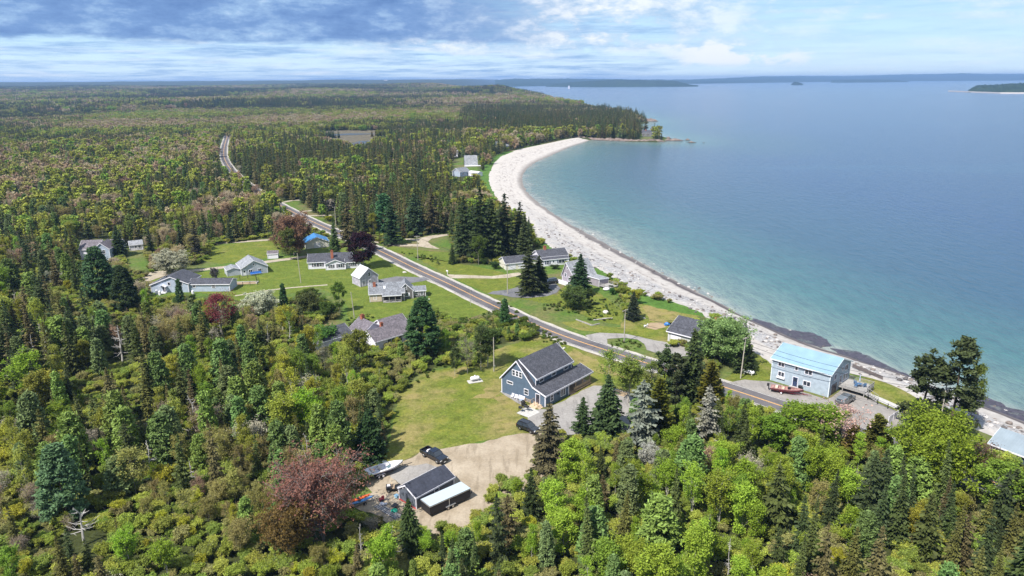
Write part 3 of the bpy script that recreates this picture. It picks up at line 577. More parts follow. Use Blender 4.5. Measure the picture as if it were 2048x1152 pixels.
# --- G: white ranch with garage
Gh = bldg('ranch_house', 'white clapboard ranch house with joined two door garage and brick chimney', 'house', (1011.7, 540.5), 19)
rg, bG = block(Gh, 0, 0, 9.6, 7.2, 2.45, 2.45, 4.1, 'x', S_CREAM, R_SLATE, oh=.3)
for u in (2.4, 6.2): garage_door(Gh, bG, 'S', u, .05, 2.7, 2.1, m_white)
block(Gh, 9.6, 1.2, 5.0, 5.5, 2.3, 2.3, 3.5, 'x', S_CREAM, R_SLATE, oh=.15)
rg2, bG2 = block(Gh, 14.0, 2.2, 11.2, 7.2, 3.1, 3.1, 4.9, 'x', S_WHITE, R_SLATE, oh=.35)
rg3, bG3 = block(Gh, 14.4, .2, 10.4, 2.0, 2.35, 2.95, 2.95, 'x', S_WHITE, R_SLATE, rpos=1, oh=.2)
window(Gh, bG3, 'S', 7.6, .75, 2.4, 1.2, 1, shutters=M_NAVYDOOR); window(Gh, bG3, 'S', 2.0, .8, 1.0, 1.1, 0, shutters=M_NAVYDOOR); door(Gh, bG3, 'S', 4.3, .1, .95, 2.0, m_white)
chimney(rg2, 17.4, 5.8, 4.4, 6.3, .9)
# --- H: white house with dark roof
Hh = bldg('white_house', 'long white clapboard house with charcoal roofs and tall brick chimney beside the dark red tree', 'house', (617.3, 538.7), 10)
rh, bH = block(Hh, 0, 0, 15.5, 8.5, 2.6, 2.6, 4.7, 'x', S_WHITE, R_SLATE, oh=.35)
for u in (2.4, 4.4): window(Hh, bH, 'S', u, .9, .9, 1.2, 0, shutters=M_DKDOOR)
rh2, bH2 = block(Hh, 6.4, -2.6, 7.0, 8.0, 2.3, 2.3, 3.7, 'y', S_WHITE, R_SLATE, oh=.35)
window(Hh, bH2, 'S', 2.0, .8, .9, 1.1, 0, shutters=M_DKDOOR); window(Hh, bH2, 'S', 5.2, .8, 1.6, 1.3, 1, shutters=M_DKDOOR)
rh3, bH3 = block(Hh, 13.4, -1.6, 5.2, 6.0, 2.3, 2.3, 3.2, 'x', S_WHITE, R_SLATE, oh=.3)
window(Hh, bH3, 'S', 2.6, .8, 1.3, 1.2, 1, shutters=M_DKDOOR)
chimney(rh, 8.6, 1.4, 3.2, 6.3, .9); 
# --- I: blue roofed building behind
I_ = bldg('blue_roofed_garage', 'pale garage with bright blue metal roof behind the long white house', 'garage', (612, 498), 22)
ri, bI = block(I_, 0, 0, 9.2, 8.5, 2.5, 2.5, 4.5, 'y', S_CREAM, R_BRIGHT, oh=.4); garage_door(I_, bI, 'S', 4.6, .05, 2.6, 2.1, m_white)
m = MB(); m.box(9.35, 9.6, 1, 4, 0, 2.0); m.build('side_door', m_white, I_)
# --- J: barn
J = bldg('weathered_barn', 'tall silvered shingle barn with pale metal roof next to the grey cottage', 'barn', (720.8, 574.3), 38)
rj, bJ = block(J, 0, 0, 6.6, 5.6, 3.2, 3.2, 6.0, 'y', S_SILVER, plain('white_metal_roof', (.56, .57, .58), .35, .5, 0, .06, 1), oh=.3)
window(J, bJ, 'S', 3.5, 3.3, .8, 1.2, 0); window(J, bJ, 'S', 3.6, 1.0, .7, .8, 0); door(J, bJ, 'S', 1.4, .1, 1.1, 2.0, S_SILVER, False)
# --- K: grey shingle cottage
K_ = bldg('shingled_cottage', 'weathered grey shingle cottage with screened porch and grey roof below the barn', 'house', (740.4, 604.7), 10)
rk, bK = block(K_, 0, 0, 10.5, 7.6, 2.7, 2.7, 5.0, 'x', S_WEATH, R_GREY, oh=.35)
window(K_, bK, 'S', 1.6, .8, .8, 1.1, 0); window(K_, bK, 'W', 2.2, .8, .9, 1.4, 0); window(K_, bK, 'W', 5.4, .8, 1.2, 1.5, 0)
m = MB(); m.box(.12, 3.6, -.05, -.012, .1, 2.4); m.build('tan_panel', S_TAN, K_)
rk3, bK3 = block(K_, 4.0, -1.6, 5.6, 1.6, 2.2, 2.62, 2.62, 'x', S_WEATH, R_GREY, rpos=1, oh=.15, wall=False, corner=False)
m = MB(); [m.box(x-.07, x+.07, -1.6, -1.46, 0, 2.2) for x in (4.05, 5.9, 7.75, 9.55)]; m.box(4, 9.6, -1.6, -1.5, .7, .8); m.box(4, 9.6, -1.6, 0, .02, .2); m.build('porch_frame', m_grey_wood, K_)
m = MB(); m.box(4.1, 9.5, -.06, -.02, .2, 2.3); m.build('porch_screen', m_black, K_)
rk2, bK2 = block(K_, 8.9, 1.6, 4.4, 6, 2.8, 2.8, 5.0, 'y', S_WEATH, R_GREY, oh=.3); window(K_, bK2, 'S', 2.2, 3.2, .7, .9, 0); window(K_, bK2, 'S', 2.2, .8, 1.3, 1.1, 1, shutters=m_white)
rk4, bK4 = block(K_, 13.3, 2.3, 4.0, 4.2, 2.2, 2.2, 3.1, 'x', S_WEATH, R_GREY, oh=.25); window(K_, bK4, 'S', 1.2, .8, .9, 1.1, 0); window(K_, bK4, 'S', 2.8, .8, .9, 1.1, 0)
chimney(rk, 1.5, 2.6, 4.0, 5.5, .8); vent(rk, 3.4, 2.6, 4.2); m = MB(); m.prism([(1.5, 3.72), (2.4, 4.27), (2.4, 4.36), (1.5, 3.81)], 4.3, 4.9, 'x'); m.build('skylight', m_lens, rk)
# --- L: dark roofed house half hidden by trees
L_h = bldg('rambling_house', 'rambling white house of three charcoal roofs with two brick chimneys, half hidden by trees', 'house', (752, 701.7), 44)
rl, bL = block(L_h, 0, 0, 12.5, 6.5, 2.5, 2.5, 4.5, 'x', S_WHITE, R_BROWN, oh=.35)
for u in (4.2, 5.6, 7.6): window(L_h, bL, 'S', u, .8, 1.0, 1.3, 0)
rl2, bL2 = block(L_h, .3, 6.5, 7.0, 6.4, 2.7, 2.7, 5.0, 'y', S_WHITE, R_BROWN, oh=.3)
rl3, bL3 = block(L_h, 7.0, 6.0, 7.5, 6, 2.5, 2.5, 4.4, 'x', S_WHITE, R_BROWN, oh=.3)
chimney(rl, 4.6, 3.9, 4.0, 5.5, .7); chimney(rl2, 3.8, 11.6, 4.6, 6.1, .9)
rl4, bL4 = block(L_h, -11.5, 9.6, 10.5, 7.5, 2.5, 2.5, 4.3, 'x', S_WHITE, R_SLATE, oh=.35); window(L_h, bL4, 'W', 3.5, .9, 1.0, 1.1, 0)
# --- M: grey gable house, blue bench
Mh = bldg('grey_gabled_house', 'light grey clapboard house with light grey gable roof and lean-to, blue bench along its front', 'house', (484.4, 552.2), 30)
rm_, bM = block(Mh, 0, 0, 8.8, 9.4, 2.65, 2.65, 5.1, 'y', S_GREY, R_LGREY, oh=.3)
door(Mh, bM, 'S', .95, .1, .9, 2.0, m_white); window(Mh, bM, 'S', 3.0, 1.0, 1.1, .9, 1); window(Mh, bM, 'S', 6.2, 1.0, 1.1, .9, 1); window(Mh, bM, 'S', 4.3, 3.4, .6, .6, 0)
block(Mh, -4.6, 2.0, 4.6, 5.2, 2.2, 2.2, 2.9, 'y', S_GREY, R_LGREY, oh=.2)
# --- N: grey blue house with wing
Nh = bldg('grey_blue_house', 'grey blue clapboard house with charcoal roof and side wing beside the white blossoming tree', 'house', (303.8, 585), 0)
rn, bN = block(Nh, 0, 0, 12.2, 9.5, 2.6, 3.0, 5.2, 'y', S_GBLUE, R_SLATE, rpos=.55, oh=.35)
window(Nh, bN, 'S', 6.0, 2.4, .8, 1.0, -1); window(Nh, bN, 'S', 10.0, 2.6, .8, 1.0, -1)
m = MB(); m.box(3.3, 5.2, -1.5, -.02, 0, .3); [m.box(x-.06, x+.06, -1.5, -1.38, .3, 2.1) for x in (3.35, 5.15)]; m.prism([(3.1, 2.1), (4.25, 2.75), (5.4, 2.1), (5.4, 2.2), (4.25, 2.87), (3.1, 2.2)], -1.6, -.02, 'y'); m.build('entry_porch', m_white, Nh)
door(Nh, bN, 'S', 4.25, .3, .9, 1.8, M_DKDOOR)
rn2, bN2 = block(Nh, 12.2, .6, 13.2, 6.2, 2.5, 2.5, 3.6, 'x', S_GBLUE, R_SLATE, oh=.3); window(Nh, bN2, 'S', 1.6, 1.5, .8, .8, -1); window(Nh, bN2, 'S', 8.0, 1.3, 1.0, .9, 0); vent(rn, 3.4, 3.6, 3.8, .6); chimney(rn, 4.4, 2.4, 4.2, 4.7, .35, m_black)
# --- O: old farmhouse
Oh = bldg('old_farmhouse', 'old two storey pale house with mauve grey roofs among dark spruces at the wood edge', 'house', (190.8, 521), 8)
ro_, bO = block(Oh, 0, 0, 5.6, 7.5, 4.5, 4.5, 6.7, 'y', S_GBLUE, R_BROWN, oh=.3); window(Oh, bO, 'S', 3.6, 2.6, .9, 1.4, 0, mat=m_white); window(Oh, bO, 'S', 1.0, 2.4, .8, 1.3, 0)
block(Oh, -5.6, 1.5, 7.0, 7.0, 4.3, 4.3, 7.0, 'x', S_WHITE, R_BROWN, oh=.35); block(Oh, 2.0, 6.0, 5.5, 5.5, 3.8, 3.8, 6.2, 'x', S_GBLUE, R_BROWN, oh=.3)
# --- small sheds
P_ = bldg('white_shed', 'small white shed with grey roof between two dark spruces', 'shed', (260.6, 501.9), 30)
rp, bP = block(P_, 0, 0, 4.8, 4.5, 2.3, 2.3, 3.6, 'x', S_WHITE, R_LGREY, oh=.2); window(P_, bP, 'S', 3.6, 1.0, .8, .9, 0); door(P_, bP, 'S', 2.2, .05, .9, 1.9, m_white)
T_ = bldg('garden_shed', 'tiny white garden shed with mauve roof beside the dirt lane', 'shed', (535.8, 517.9), 12)
rt, bT = block(T_, 0, 0, 3.8, 2.8, 1.9, 1.9, 2.8, 'x', S_WHITE, R_BROWN, oh=.15); window(T_, bT, 'W', 1.4, .7, .5, .6, 0)
# --- R: low slate green cottage lower right
Rh = bldg('low_cottage', 'low slate green cottage with pale blue roof at the rocky beach', 'house', (1979, 903), -57)
rr_, bR = block(Rh, 0, 0, 9.5, 7.5, 1.7, 1.7, 3.5, 'x', S_GREEN, R_PALE, oh=.4); 
for u in (.9, 3.6, 6.5): window(Rh, bR, 'S', u, .5, .95, .8, 1)
# --- Q: A-frame and neighbour at the beach bend
Qa = bldg('a_frame_cabin', 'grey roofed A-frame cabin on the grass above the beach bend', 'cabin', (931, 332.4), 10)
m = MB(); m.prism([(.3, 0), (8.2, 0), (8.2, .2), (4.2, 7.6), (.3, .2)], 0, 9.5, 'x'); m.build('wall', S_GREY, Qa)
m = MB(); m.prism(roofprism(m, [(-.3, .1), (4.2, 7.9), (8.8, .1)], .25), -.6, 10.1, 'x'); m.build('roof', R_LGREY, Qa)
m = MB(); m.box(-1, 12, -3.2, -.3, .1, .5); m.build('deck', m_white, Qa)
Qb = bldg('beach_house', 'slate grey house with charcoal roof in the spruces beside the A-frame cabin', 'house', (905.5, 352), -42)
rq, bQ = block(Qb, 0, 0, 7.5, 9.5, 3.4, 3.4, 5.8, 'y', S_GBLUE, R_GREY, oh=.4); window(Qb, bQ, 'E', 3, 1.2, 1.2, 1.2, 1); window(Qb, bQ, 'S', 3.6, 3.6, .8, .8, 0)
block(Qb, 8.2, 8.0, 9, 5, 2.6, 2.6, 3.4, 'x', S_WHITE, plain('white_flat_roof', (.6, .6, .6), .5), oh=.3)
def farhouse(label, px, ang, L, D, e, rz, wm, rm, name='distant_house'):
    q = G(*px); h = float(terrain(np.array([[q.x, q.y]]))[0]); o = thing(name, label, 'house', (q.x, q.y, h), R(ang)); r_, b_ = block(o, 0, 0, L, D, e, e, rz, 'x', wm, rm, oh=.5, z0=-1)
    for u in (L*.3, L*.7): window(o, b_, 'S', u, 1.2, 1.6, 1.3, 1)
    return o, r_
farhouse('long dark roofed house among spruces on the rocky point', (1238, 267), 4, 17, 9, 4, 7.5, S_WEATH, R_GREY)
o, r_ = farhouse('small dark house nearest the tip of the rocky point', (1284, 273.5), -12, 14, 9, 4.5, 7.5, S_WEATH, R_SLATE); chimney(r_, 4, 4, 6.5, 8.5, 1)
farhouse('grey blue house under the spruces at the top of the beach', (995, 301), 20, 13, 9, 4.5, 8.0, S_GBLUE, R_GREY)
farhouse('green roofed cabin deep in the spruce wood', (968, 279), 5, 12, 8, 3.6, 6, S_CREAM, plain('green_metal_roof', (.1, .26, .24), .4), 'wood_cabin')
farhouse('white walled cabin glimpsed between spruces above the marsh clearing', (893, 314), 5, 10, 7, 3.4, 5.5, S_WHITE, R_LGREY, 'wood_cabin')
# ------------------------------------------------------------------ vehicles
P_BLACK = carpaint('black_car_paint', (.008, .009, .014)); P_GREY = carpaint('grey_car_paint', (.075, .08, .085)); P_CAP = carpaint('silver_cap_paint', (.16, .18, .2))
def wheel(root, x, y, r=.38, w=.26):
    m = MB(); s = 1 if y > 0 else -1
    m.tube((x, y-w/2, r), (x, y+w/2, r), r, n=18); ty = m.build('wheel', m_rubber, root, bevel=.03)
    m = MB(); m.tube((x, y+s*(w/2-.05), r), (x, y+s*(w/2+.015), r), r*.62, r*.55, n=12)
    for k in range(5): a = k*2*math.pi/5; m.tube((x, y+s*(w/2+.02), r), (x+math.cos(a)*r*.55, y+s*(w/2+.02), r+math.sin(a)*r*.55), .04, n=4)
    m.build('rim', m_chrome, ty)
def carbody(root, prof, w, mat, name='body', bev=.09):
    m = MB(); m.prism(prof, -w/2, w/2, 'y'); return m.build(name, mat, root, smooth=False, bevel=bev)
def cabin(root, low, top, z0, z1, wl, wt, mat, glass):
    # low/top: (x rear, x front) at belt line and at roof
    m = MB(); rings = [[(low[0], -wl/2, z0), (low[1], -wl/2, z0), (low[1], wl/2, z0), (low[0], wl/2, z0)], [(top[0], -wt/2, z1), (top[1], -wt/2, z1), (top[1], wt/2, z1), (top[0], wt/2, z1)]]
    m.loft(rings); g = m.build('windows', glass, root, bevel=.04)
    m = MB(); m.box(top[0]-.04, top[1]+.04, -wt/2-.03, wt/2+.03, z1-.05, z1+.06); m.build('roof', mat, root, bevel=.04)
    m = MB(); k = [(low[0], top[0]), (low[0]*.5+low[1]*.5-.1, top[0]*.5+top[1]*.5-.1), (low[1], top[1])]
    for a, b in k:
        for s in (-1, 1): m.tube((a, s*(wl/2+.005), z0), (b, s*(wt/2+.005), z1), .05, n=4)
    m.build('pillars', mat, root)
def car_common(root, L, w, paint, wb, r, hood_z, front=True):
    for x in (-wb/2, wb/2):
        for s in (-1, 1): wheel(root, x, s*(w/2-.12), r)
    for s in (-1, 1):
        m = MB(); m.box(L/2-.10, L/2+.012, s*w*.40-.2, s*w*.40+.2, hood_z-.34, hood_z-.12); m.build('headlight', m_lens, root, bevel=.03)
        m = MB(); m.box(-L/2-.012, -L/2+.08, s*w*.43-.1, s*w*.43+.1, hood_z-.3, hood_z+.1); m.build('tail_light', m_tail, root)
        m = MB(); m.box(wb/2-1.05, wb/2-.85, s*(w/2+.1)-.1, s*(w/2+.1)+.1, hood_z+.05, hood_z+.24); m.build('mirror', paint, root, bevel=.03)
    m = MB(); m.box(L/2-.05, L/2+.1, -w*.45, w*.45, .38, .58); m.build('bumper', m_black, root, bevel=.03)
    m = MB(); m.box(L/2-.03, L/2+.03, -w*.26, w*.26, hood_z-.36, hood_z-.1); m.build('grille', m_black, root)
    m = MB(); m.box(L/2+.1, L/2+.125, -.24, .24, .42, .56); m.build('licence_plate', m_plate, root)
def pickup(name, label, px, ang, paint, cap=None):
    q = G(*px); o = thing(name, label, 'pickup truck', (q.x, q.y, .08), R(ang)); L, w, wb = 5.7, 1.95, 3.55
    m = MB(); m.prism([(-L/2, .5), (L/2, .45), (L/2, 1.0), (L/2-.15, 1.1), (1.35, 1.18), (-.75, 1.18), (-.75, .82), (-L/2, .82)], -w/2, w/2, 'y'); m.build('body', paint, o, bevel=.07)
    m = MB()
    for s in (-1, 1): m.box(-L/2, -.75, s*w/2-.06, s*w/2+.06, .8, 1.24)
    m.box(-L/2-.02, -L/2+.08, -w/2+.06, w/2-.06, .8, 1.24); m.build('cargo_bed', paint, o, bevel=.02)
    cabin(o, (-.8, 1.45), (-.55, .75), 1.18, 1.82, w-.08, w-.42, paint, m_glass); car_common(o, L, w, paint, wb, .42, 1.12)
    if cap:
        m = MB(); m.loft([[(-L/2-.02, -w/2, 1.22), (-.78, -w/2, 1.22), (-.78, w/2, 1.22), (-L/2-.02, w/2, 1.22)], [(-L/2+.2, -w/2+.18, 1.85), (-.78, -w/2+.18, 1.85), (-.78, w/2-.18, 1.85), (-L/2+.2, w/2-.18, 1.85)]]); c = m.build('bed_cap', cap, o, bevel=.05)
        m = MB(); [m.box(-L/2+.5, -1.1, s*(w/2-.1)-.04, s*(w/2-.1)+.04, 1.36, 1.68) for s in (-1, 1)]; m.box(-L/2+.02, -L/2+.12, -.6, .6, 1.36, 1.68); m.build('cap_window', m_glass, c)
    return o
def suv(name, label, px, ang, paint, L=4.7, w=1.86, h=1.72, cat='car', front=1.25, z=.08):
    q = G(*px); q.z = z
    o = thing(name, label, cat, tuple(q), R(ang)); wb = L*.58
    m = MB(); m.prism([(-L/2, .42), (L/2-.1, .36), (L/2, .6), (L/2-.05, .86), (L/2-front, 1.02), (-L/2+.05, 1.06)], -w/2, w/2, 'y'); m.build('body', paint, o, bevel=.09)
    cabin(o, (-L/2+.08, L/2-front+.05), (-L/2+.42, L/2-front-.8), 1.04, h, w-.1, w-.46, paint, m_glass); car_common(o, L, w, paint, wb, .36, .98)
    m = MB(); [m.tube((-L/2+.6, s*(w/2-.32), h+.1), (L/2-front-.9, s*(w/2-.32), h+.1), .03, n=4) for s in (-1, 1)]; m.build('roof_rail', m_black, o); return o
tr = pickup('pickup_truck', 'shiny black pickup truck with white bag in its bed on the gravel yard', (868.5, 918), -43, P_BLACK)
sv = suv('sport_utility_car', 'black SUV parked where the gravel yard meets the paved parking', (1056, 861), -39, P_BLACK, 4.6, 1.9)
gp = pickup('pickup_truck', 'dark grey pickup truck with silver bed cap parked at the pale blue house', (1690, 806), 42, P_GREY, P_CAP)
mv = suv('minivan', 'black minivan on the curved driveway of the mauve cottage', (1101, 567.5), 205, P_BLACK, 4.9, 1.9, 1.75, 'van', 1.0)
for lab, p, a in (('dark car driving towards the viewer on the far straight road', (450, 276.5), -75), ('dark car driving away on the far straight road', (458, 274.5), 105)):
    g = G(*p); h = float(terrain(np.array([[g.x, g.y]]))[0]); suv('distant_car', lab, p, a, P_BLACK, 4.6, 1.85, 1.6, 'car', 1.2, h+.14)
# something white in the truck bed: its own thing
def at(o, x, y, z=0): return o.location+Matrix.Rotation(o.rotation_euler.z, 3, 'Z') @ Vector((x, y, z))
b = thing('white_bag', 'crumpled white bag lying in the bed of the black pickup', 'bag', at(tr, -1.3, .1, .83), 0); MB().ball((0, 0, .25), .55, .6, .28, 9, 6, .22, 3).build('sack', m_white, b, smooth=True)
# enclosed trailer
D_ = bldg('cargo_trailer', 'black enclosed cargo trailer with white roof beside the slate shed', 'trailer', (842.6, 1022), -50)
m = MB(); m.box(0, 2.6, 0, 7.9, .45, 2.05); m.build('body', plain('black_trailer_paint', (.014, .014, .017), .45, .3), D_, bevel=.04)
m = MB(); m.box(-.03, 2.63, -.03, 7.93, 2.05, 2.13); m.build('roof', plain('white_trailer_roof', (.40, .46, .50), .4, .4, 0, .04), D_)
m = MB(); m.box(-.05, 2.65, -.05, 0, 1.93, 2.15); m.box(2.6, 2.66, -.05, 7.95, 1.93, 2.0); m.build('roof_trim', m_steel, D_)
for y in (3.4, 4.3):
    for x in (.02, 2.62): m = MB(); m.tube((x-.1, y, .36), (x+.1, y, .36), .36, n=16); w_ = m.build('wheel', m_rubber, D_); m = MB(); m.tube((x+(.06 if x > 1 else -.06), y, .36), (x+(.12 if x > 1 else -.12), y, .36), .2, n=10); m.build('rim', m_chrome, w_)
m = MB(); m.box(2.62, 2.85, 2.9, 4.8, .72, .78); m.box(2.62, 2.68, 3.6, 3.7, .5, 1.9); m.build('fender', m_steel, D_)
m = MB(); m.tube((.4, 7.9, .5), (1.3, 9.2, .5), .05); m.tube((2.2, 7.9, .5), (1.3, 9.2, .5), .05); m.tube((1.3, 9.1, .5), (1.3, 9.1, .06), .05); m.build('tow_frame', m_black, D_)
# boats on trailers
def boat(name, label, px, ang, L, w, hull, deck, seatm, z, canopy=True, outboard=False):
    q = G(*px); o = thing(name, label, 'boat', (q.x, q.y, z), R(ang)); n = 11
    def ring(t, top=False, inset=0.):
        x = -L/2+L*t; b = w/2*(1-max(0, (t-.45)/.55)**2.4)*(.93 if t < .05 else 1); b = max(b, .03); sh = .78+.28*t*t; k = .02+.62*max(0, (t-.6)/.4)**2
        return x, b-inset, sh, k
    rings = []
    for i in range(n):
        x, b, sh, kk = ring(i/(n-1)); rings.append([(x, -b, sh), (x, -b*.96, sh*.62+kk*.3), (x, -b*.72, kk+.22), (x, 0, kk), (x, b*.72, kk+.22), (x, b*.96, sh*.62+kk*.3), (x, b, sh)])
    m = MB(); m.m = 0; m.loft(rings, close=False); m.add([p for p in rings[0]], [tuple(range(7))])
    m.build('hull', hull, o, smooth=True, fix=True)
    m = MB(); dr = []
    for i in range(n):
        t = i/(n-1); x, b, sh, kk = ring(t); inn = b*.74 if t < .66 else b*.4
        cz = sh-.42 if .12 < t < .86 else sh+.02; bi = inn if .12 < t < .86 else b*.5
        dr.append([(x, -b, sh+.015), (x, -bi, sh+.05), (x, -bi*.97, cz+.03), (x, bi*.97, cz+.03), (x, bi, sh+.05), (x, b, sh+.015)])
    m.loft(dr, close=False); m.build('deck', deck, o)
    m = MB()
    for x, y in ((-L*.12, -.42), (-L*.12, .42)): m.box(x-.28, x+.28, y-.26, y+.26, .5, .82); m.box(x-.34, x-.24, y-.26, y+.26, .8, 1.22)
    m.box(-L*.36, -L*.28, -w*.33, w*.33, .5, .95); m.build('seat', seatm, o, bevel=.05)
    m = MB()
    if canopy:
        xs = L*.1; ws = [(xs-.45, -w*.42), (xs+.15, -w*.36), (xs+.42, -.3), (xs+.42, .3), (xs+.15, w*.36), (xs-.45, w*.42)]
        for a, b in zip(ws[:-1], ws[1:]): m.add([(a[0], a[1], .95), (b[0], b[1], .95), (b[0]-.3, b[1]*.9, 1.42), (a[0]-.3, a[1]*.9, 1.42)], [(0, 1, 2, 3)])
        wm = N('windscreen'); wm.base((.22, .33, .36)); wm.rough(.05, .7); m.build('windscreen', wm.m, o)
        m = MB()
        for a, b in zip(ws[:-1], ws[1:]): m.tube((a[0]-.3, a[1]*.9, 1.42), (b[0]-.3, b[1]*.9, 1.42), .025, n=4)
        for s in (-1, 1): m.path([(-L*.05, s*w*.45, .95), (-L*.12, s*w*.44, 1.75), (-L*.3, s*w*.43, 1.55), (-L*.36, s*w*.44, .95)], .025, n=4)
        m.build('rail', m_steel, o)
    else: m.box(L*.02, L*.1, .1, .6, .6, 1.0); m.build('console', m_black, o)
    if outboard:
        m = MB(); m.loft([[(-L/2-.55+a*.25, b*.2, z_) for a, b in ((-1, -1), (1, -1), (1, 1), (-1, 1))] for z_ in (.75, 1.1, 1.35)]); m.box(-L/2-.5, -L/2-.3, -.08, .08, .0, .8); m.build('outboard_motor', m_black, o, bevel=.05)
    return o
def boat_trailer(label, o, L, h, col, wheels=1, name='boat_trailer'):
    t = thing(name, label, 'trailer', (o.location.x, o.location.y, .08), o.rotation_euler.z)
    m = MB()
    for s in (-1, 1): m.tube((-L*.42, s*.62, h), (L*.25, s*.62, h), .06, n=4); m.tube((L*.25, s*.62, h), (L*.62, 0, h), .06, n=4)
    for x in (-L*.35, -L*.1, L*.15): m.tube((x, -.62, h), (x, .62, h), .05, n=4)
    m.tube((L*.62, 0, h), (L*.75, 0, h), .06, n=4); m.tube((L*.62, 0, h), (L*.62, 0, .02), .04, n=5); m.tube((L*.5, 0, h), (L*.46, 0, h+.75), .05, n=4); m.build('frame', col, t)
    for k in range(wheels):
        x = -L*.16+(k-(wheels-1)/2)*.78
        for s in (-1, 1):
            m = MB(); m.tube((x, s*1.0-.1, .32), (x, s*1.0+.1, .32), .32, n=14); wo = m.build('wheel', m_rubber, t); m = MB(); m.tube((x, s*1.1, .32), (x, s*1.125, .32), .19, n=10); m.build('rim', m_white, wo)
            m = MB(); m.path([(x-.42, s*1.0, .5), (x-.3, s*1.0, .68), (x, s*1.0, .74), (x+.3, s*1.0, .68), (x+.42, s*1.0, .5)], .06, n=4); m.box(x-.3, x+.3, s*1.0-.12, s*1.0+.12, .68, .73); m.build('fender', m_white if wheels > 1 else col, t)
    return t
kh = N('two_tone_hull'); v = kh.coord(); sp_ = kh.n('ShaderNodeSeparateXYZ'); kh.l(v, sp_.inputs[0]); kh.base(kh.ramp(sp_.outputs[2], [(.60, (.045, .045, .13)), (.63, (.7, .7, .71))], 'LINEAR')); kh.rough(.15, .6)
bt = boat('motorboat', 'white motorboat with navy hull bottom and open cockpit on a tandem trailer', (770, 948), 32, 6.9, 2.5, kh.m, m_white, plain('boat_seat', (.62, .56, .5), .6), .62, True)
boat_trailer('tandem axle trailer with white fenders carrying the white and navy motorboat', bt, 6.9, .55, m_black, 2)
bs = boat('bass_boat', 'maroon and white fishing boat with black outboard in front of the pale blue house', (1573, 787), -24, 6.7, 2.2, plain('maroon_hull', (.13, .025, .035), .25, .5, 0, .3, 2), plain('maroon_deck', (.30, .17, .155), .6, .3, 0, .5, 2), plain('tan_seat', (.62, .48, .38), .6), .42, False, True)
boat_trailer('maroon single axle trailer under the maroon fishing boat', bs, 6.7, .4, plain('maroon_frame', (.14, .02, .03), .4), 1)
# side by side vehicle next to shed
u = thing('utility_vehicle', 'small black two seat utility vehicle with tan seats at the shed end', 'utility vehicle', (*G(787, 981)[:2], .08), R(8))
m = MB(); m.prism([(-1.2, .4), (1.2, .4), (1.2, .7), (.9, .85), (.3, .6), (-.2, .6), (-.25, .85), (-1.2, .85)], -.65, .65, 'y'); m.build('body', m_black, u, bevel=.05)
m = MB(); m.box(-.2, .2, -.55, .55, .6, .78); m.box(-.28, -.18, -.55, .55, .75, 1.2); m.build('seat', plain('tan_vinyl', (.5, .36, .24), .6), u)
m = MB(); [m.path([(-.3, s*.62, .85), (-.2, s*.6, 1.55), (.45, s*.6, 1.5), (.8, s*.62, .85)], .03, n=4) for s in (-1, 1)]; m.build('roll_cage', m_black, u)
for x in (-.8, .85):
    for s in (-1, 1): wheel(u, x, s*.62, .3, .24)
m = MB(); m.ball((-.75, 0, .95), .3, .35, .16, 8, 5, .2, 5); m.build('load', m_white, u)
# kayaks on a low trailer
kt = thing('kayak_trailer', 'low grey utility trailer carrying kayaks at the edge of the red tree', 'trailer', (*G(726, 1006)[:2], .05), R(36))
m = MB(); [m.tube((-2.1, s*.6, .42), (1.6, s*.6, .42), .05, n=4) for s in (-1, 1)]; [m.tube((x, -.9, .5), (x, .9, .5), .05, n=4) for x in (-1.6, 0, 1.4)]; m.tube((1.6, .6, .42), (2.7, 0, .42), .05, n=4); m.tube((1.6, -.6, .42), (2.7, 0, .42), .05, n=4); m.tube((2.6, 0, .42), (2.6, 0, .0), .04, n=5); m.build('frame', m_steel, kt)
for s in (-1, 1): m = MB(); m.tube((0, s*.85-.09, .27), (0, s*.85+.09, .27), .27, n=14); wo = m.build('wheel', m_rubber, kt); m = MB(); m.tube((0, s*.95, .27), (0, s*.965, .27), .15, n=10); m.build('rim', m_chrome, wo)
def kayak(label, y, mat, L=3.9, dx=0):
    k_ = thing('kayak', label, 'kayak', at(kt, dx, y, .56), kt.rotation_euler.z); rings = []
    for i in range(11):
        t = i/10; x = -L/2+L*t; s_ = math.sin(math.pi*t)**.65; b = max(.35*s_, .02); zc = .12+.16*(2*t-1)**2
        rings.append([(x, b*math.cos(a), zc+(.16*s_+.02)*math.sin(a)) for a in [2*math.pi*j/8 for j in range(8)]])
    m = MB(); m.loft(rings); m.build('hull', mat, k_, smooth=True); m = MB(); m.tube((-.3, 0, .23), (-.3, 0, .31), .26, .24, n=12); m.build('cockpit', m_black, k_)
kayak('bright orange kayak on the low trailer beside the blue one', .5, plain('orange_plastic', (.75, .13, .03), .35, .5, 0, .1), 4.0, -.3); kayak('blue and grey kayak on the low trailer beside the orange one', -.35, plain('blue_plastic', (.06, .22, .50), .35, .5, 0, .5, 1.2), 4.3, -.4)
lg = thing('dock_section', 'stack of grey aluminium dock rails lying by the yard edge', 'dock section', (*G(775, 1024)[:2], .06), R(-40)); m = MB()
for i, y in enumerate((-.5, -.2, .15, .5)): m.box(-2.6+i*.1, 2.6+i*.12, y-.07, y+.07, .0, .16+.05*(i % 2))
for x in (-2, -.7, .8, 2.1): m.box(x-.05, x+.05, -.55, .55, .16, .2)
m.build('rails', plain('dull_aluminium', (.42, .40, .40), .5, .4, .3, .2), lg)
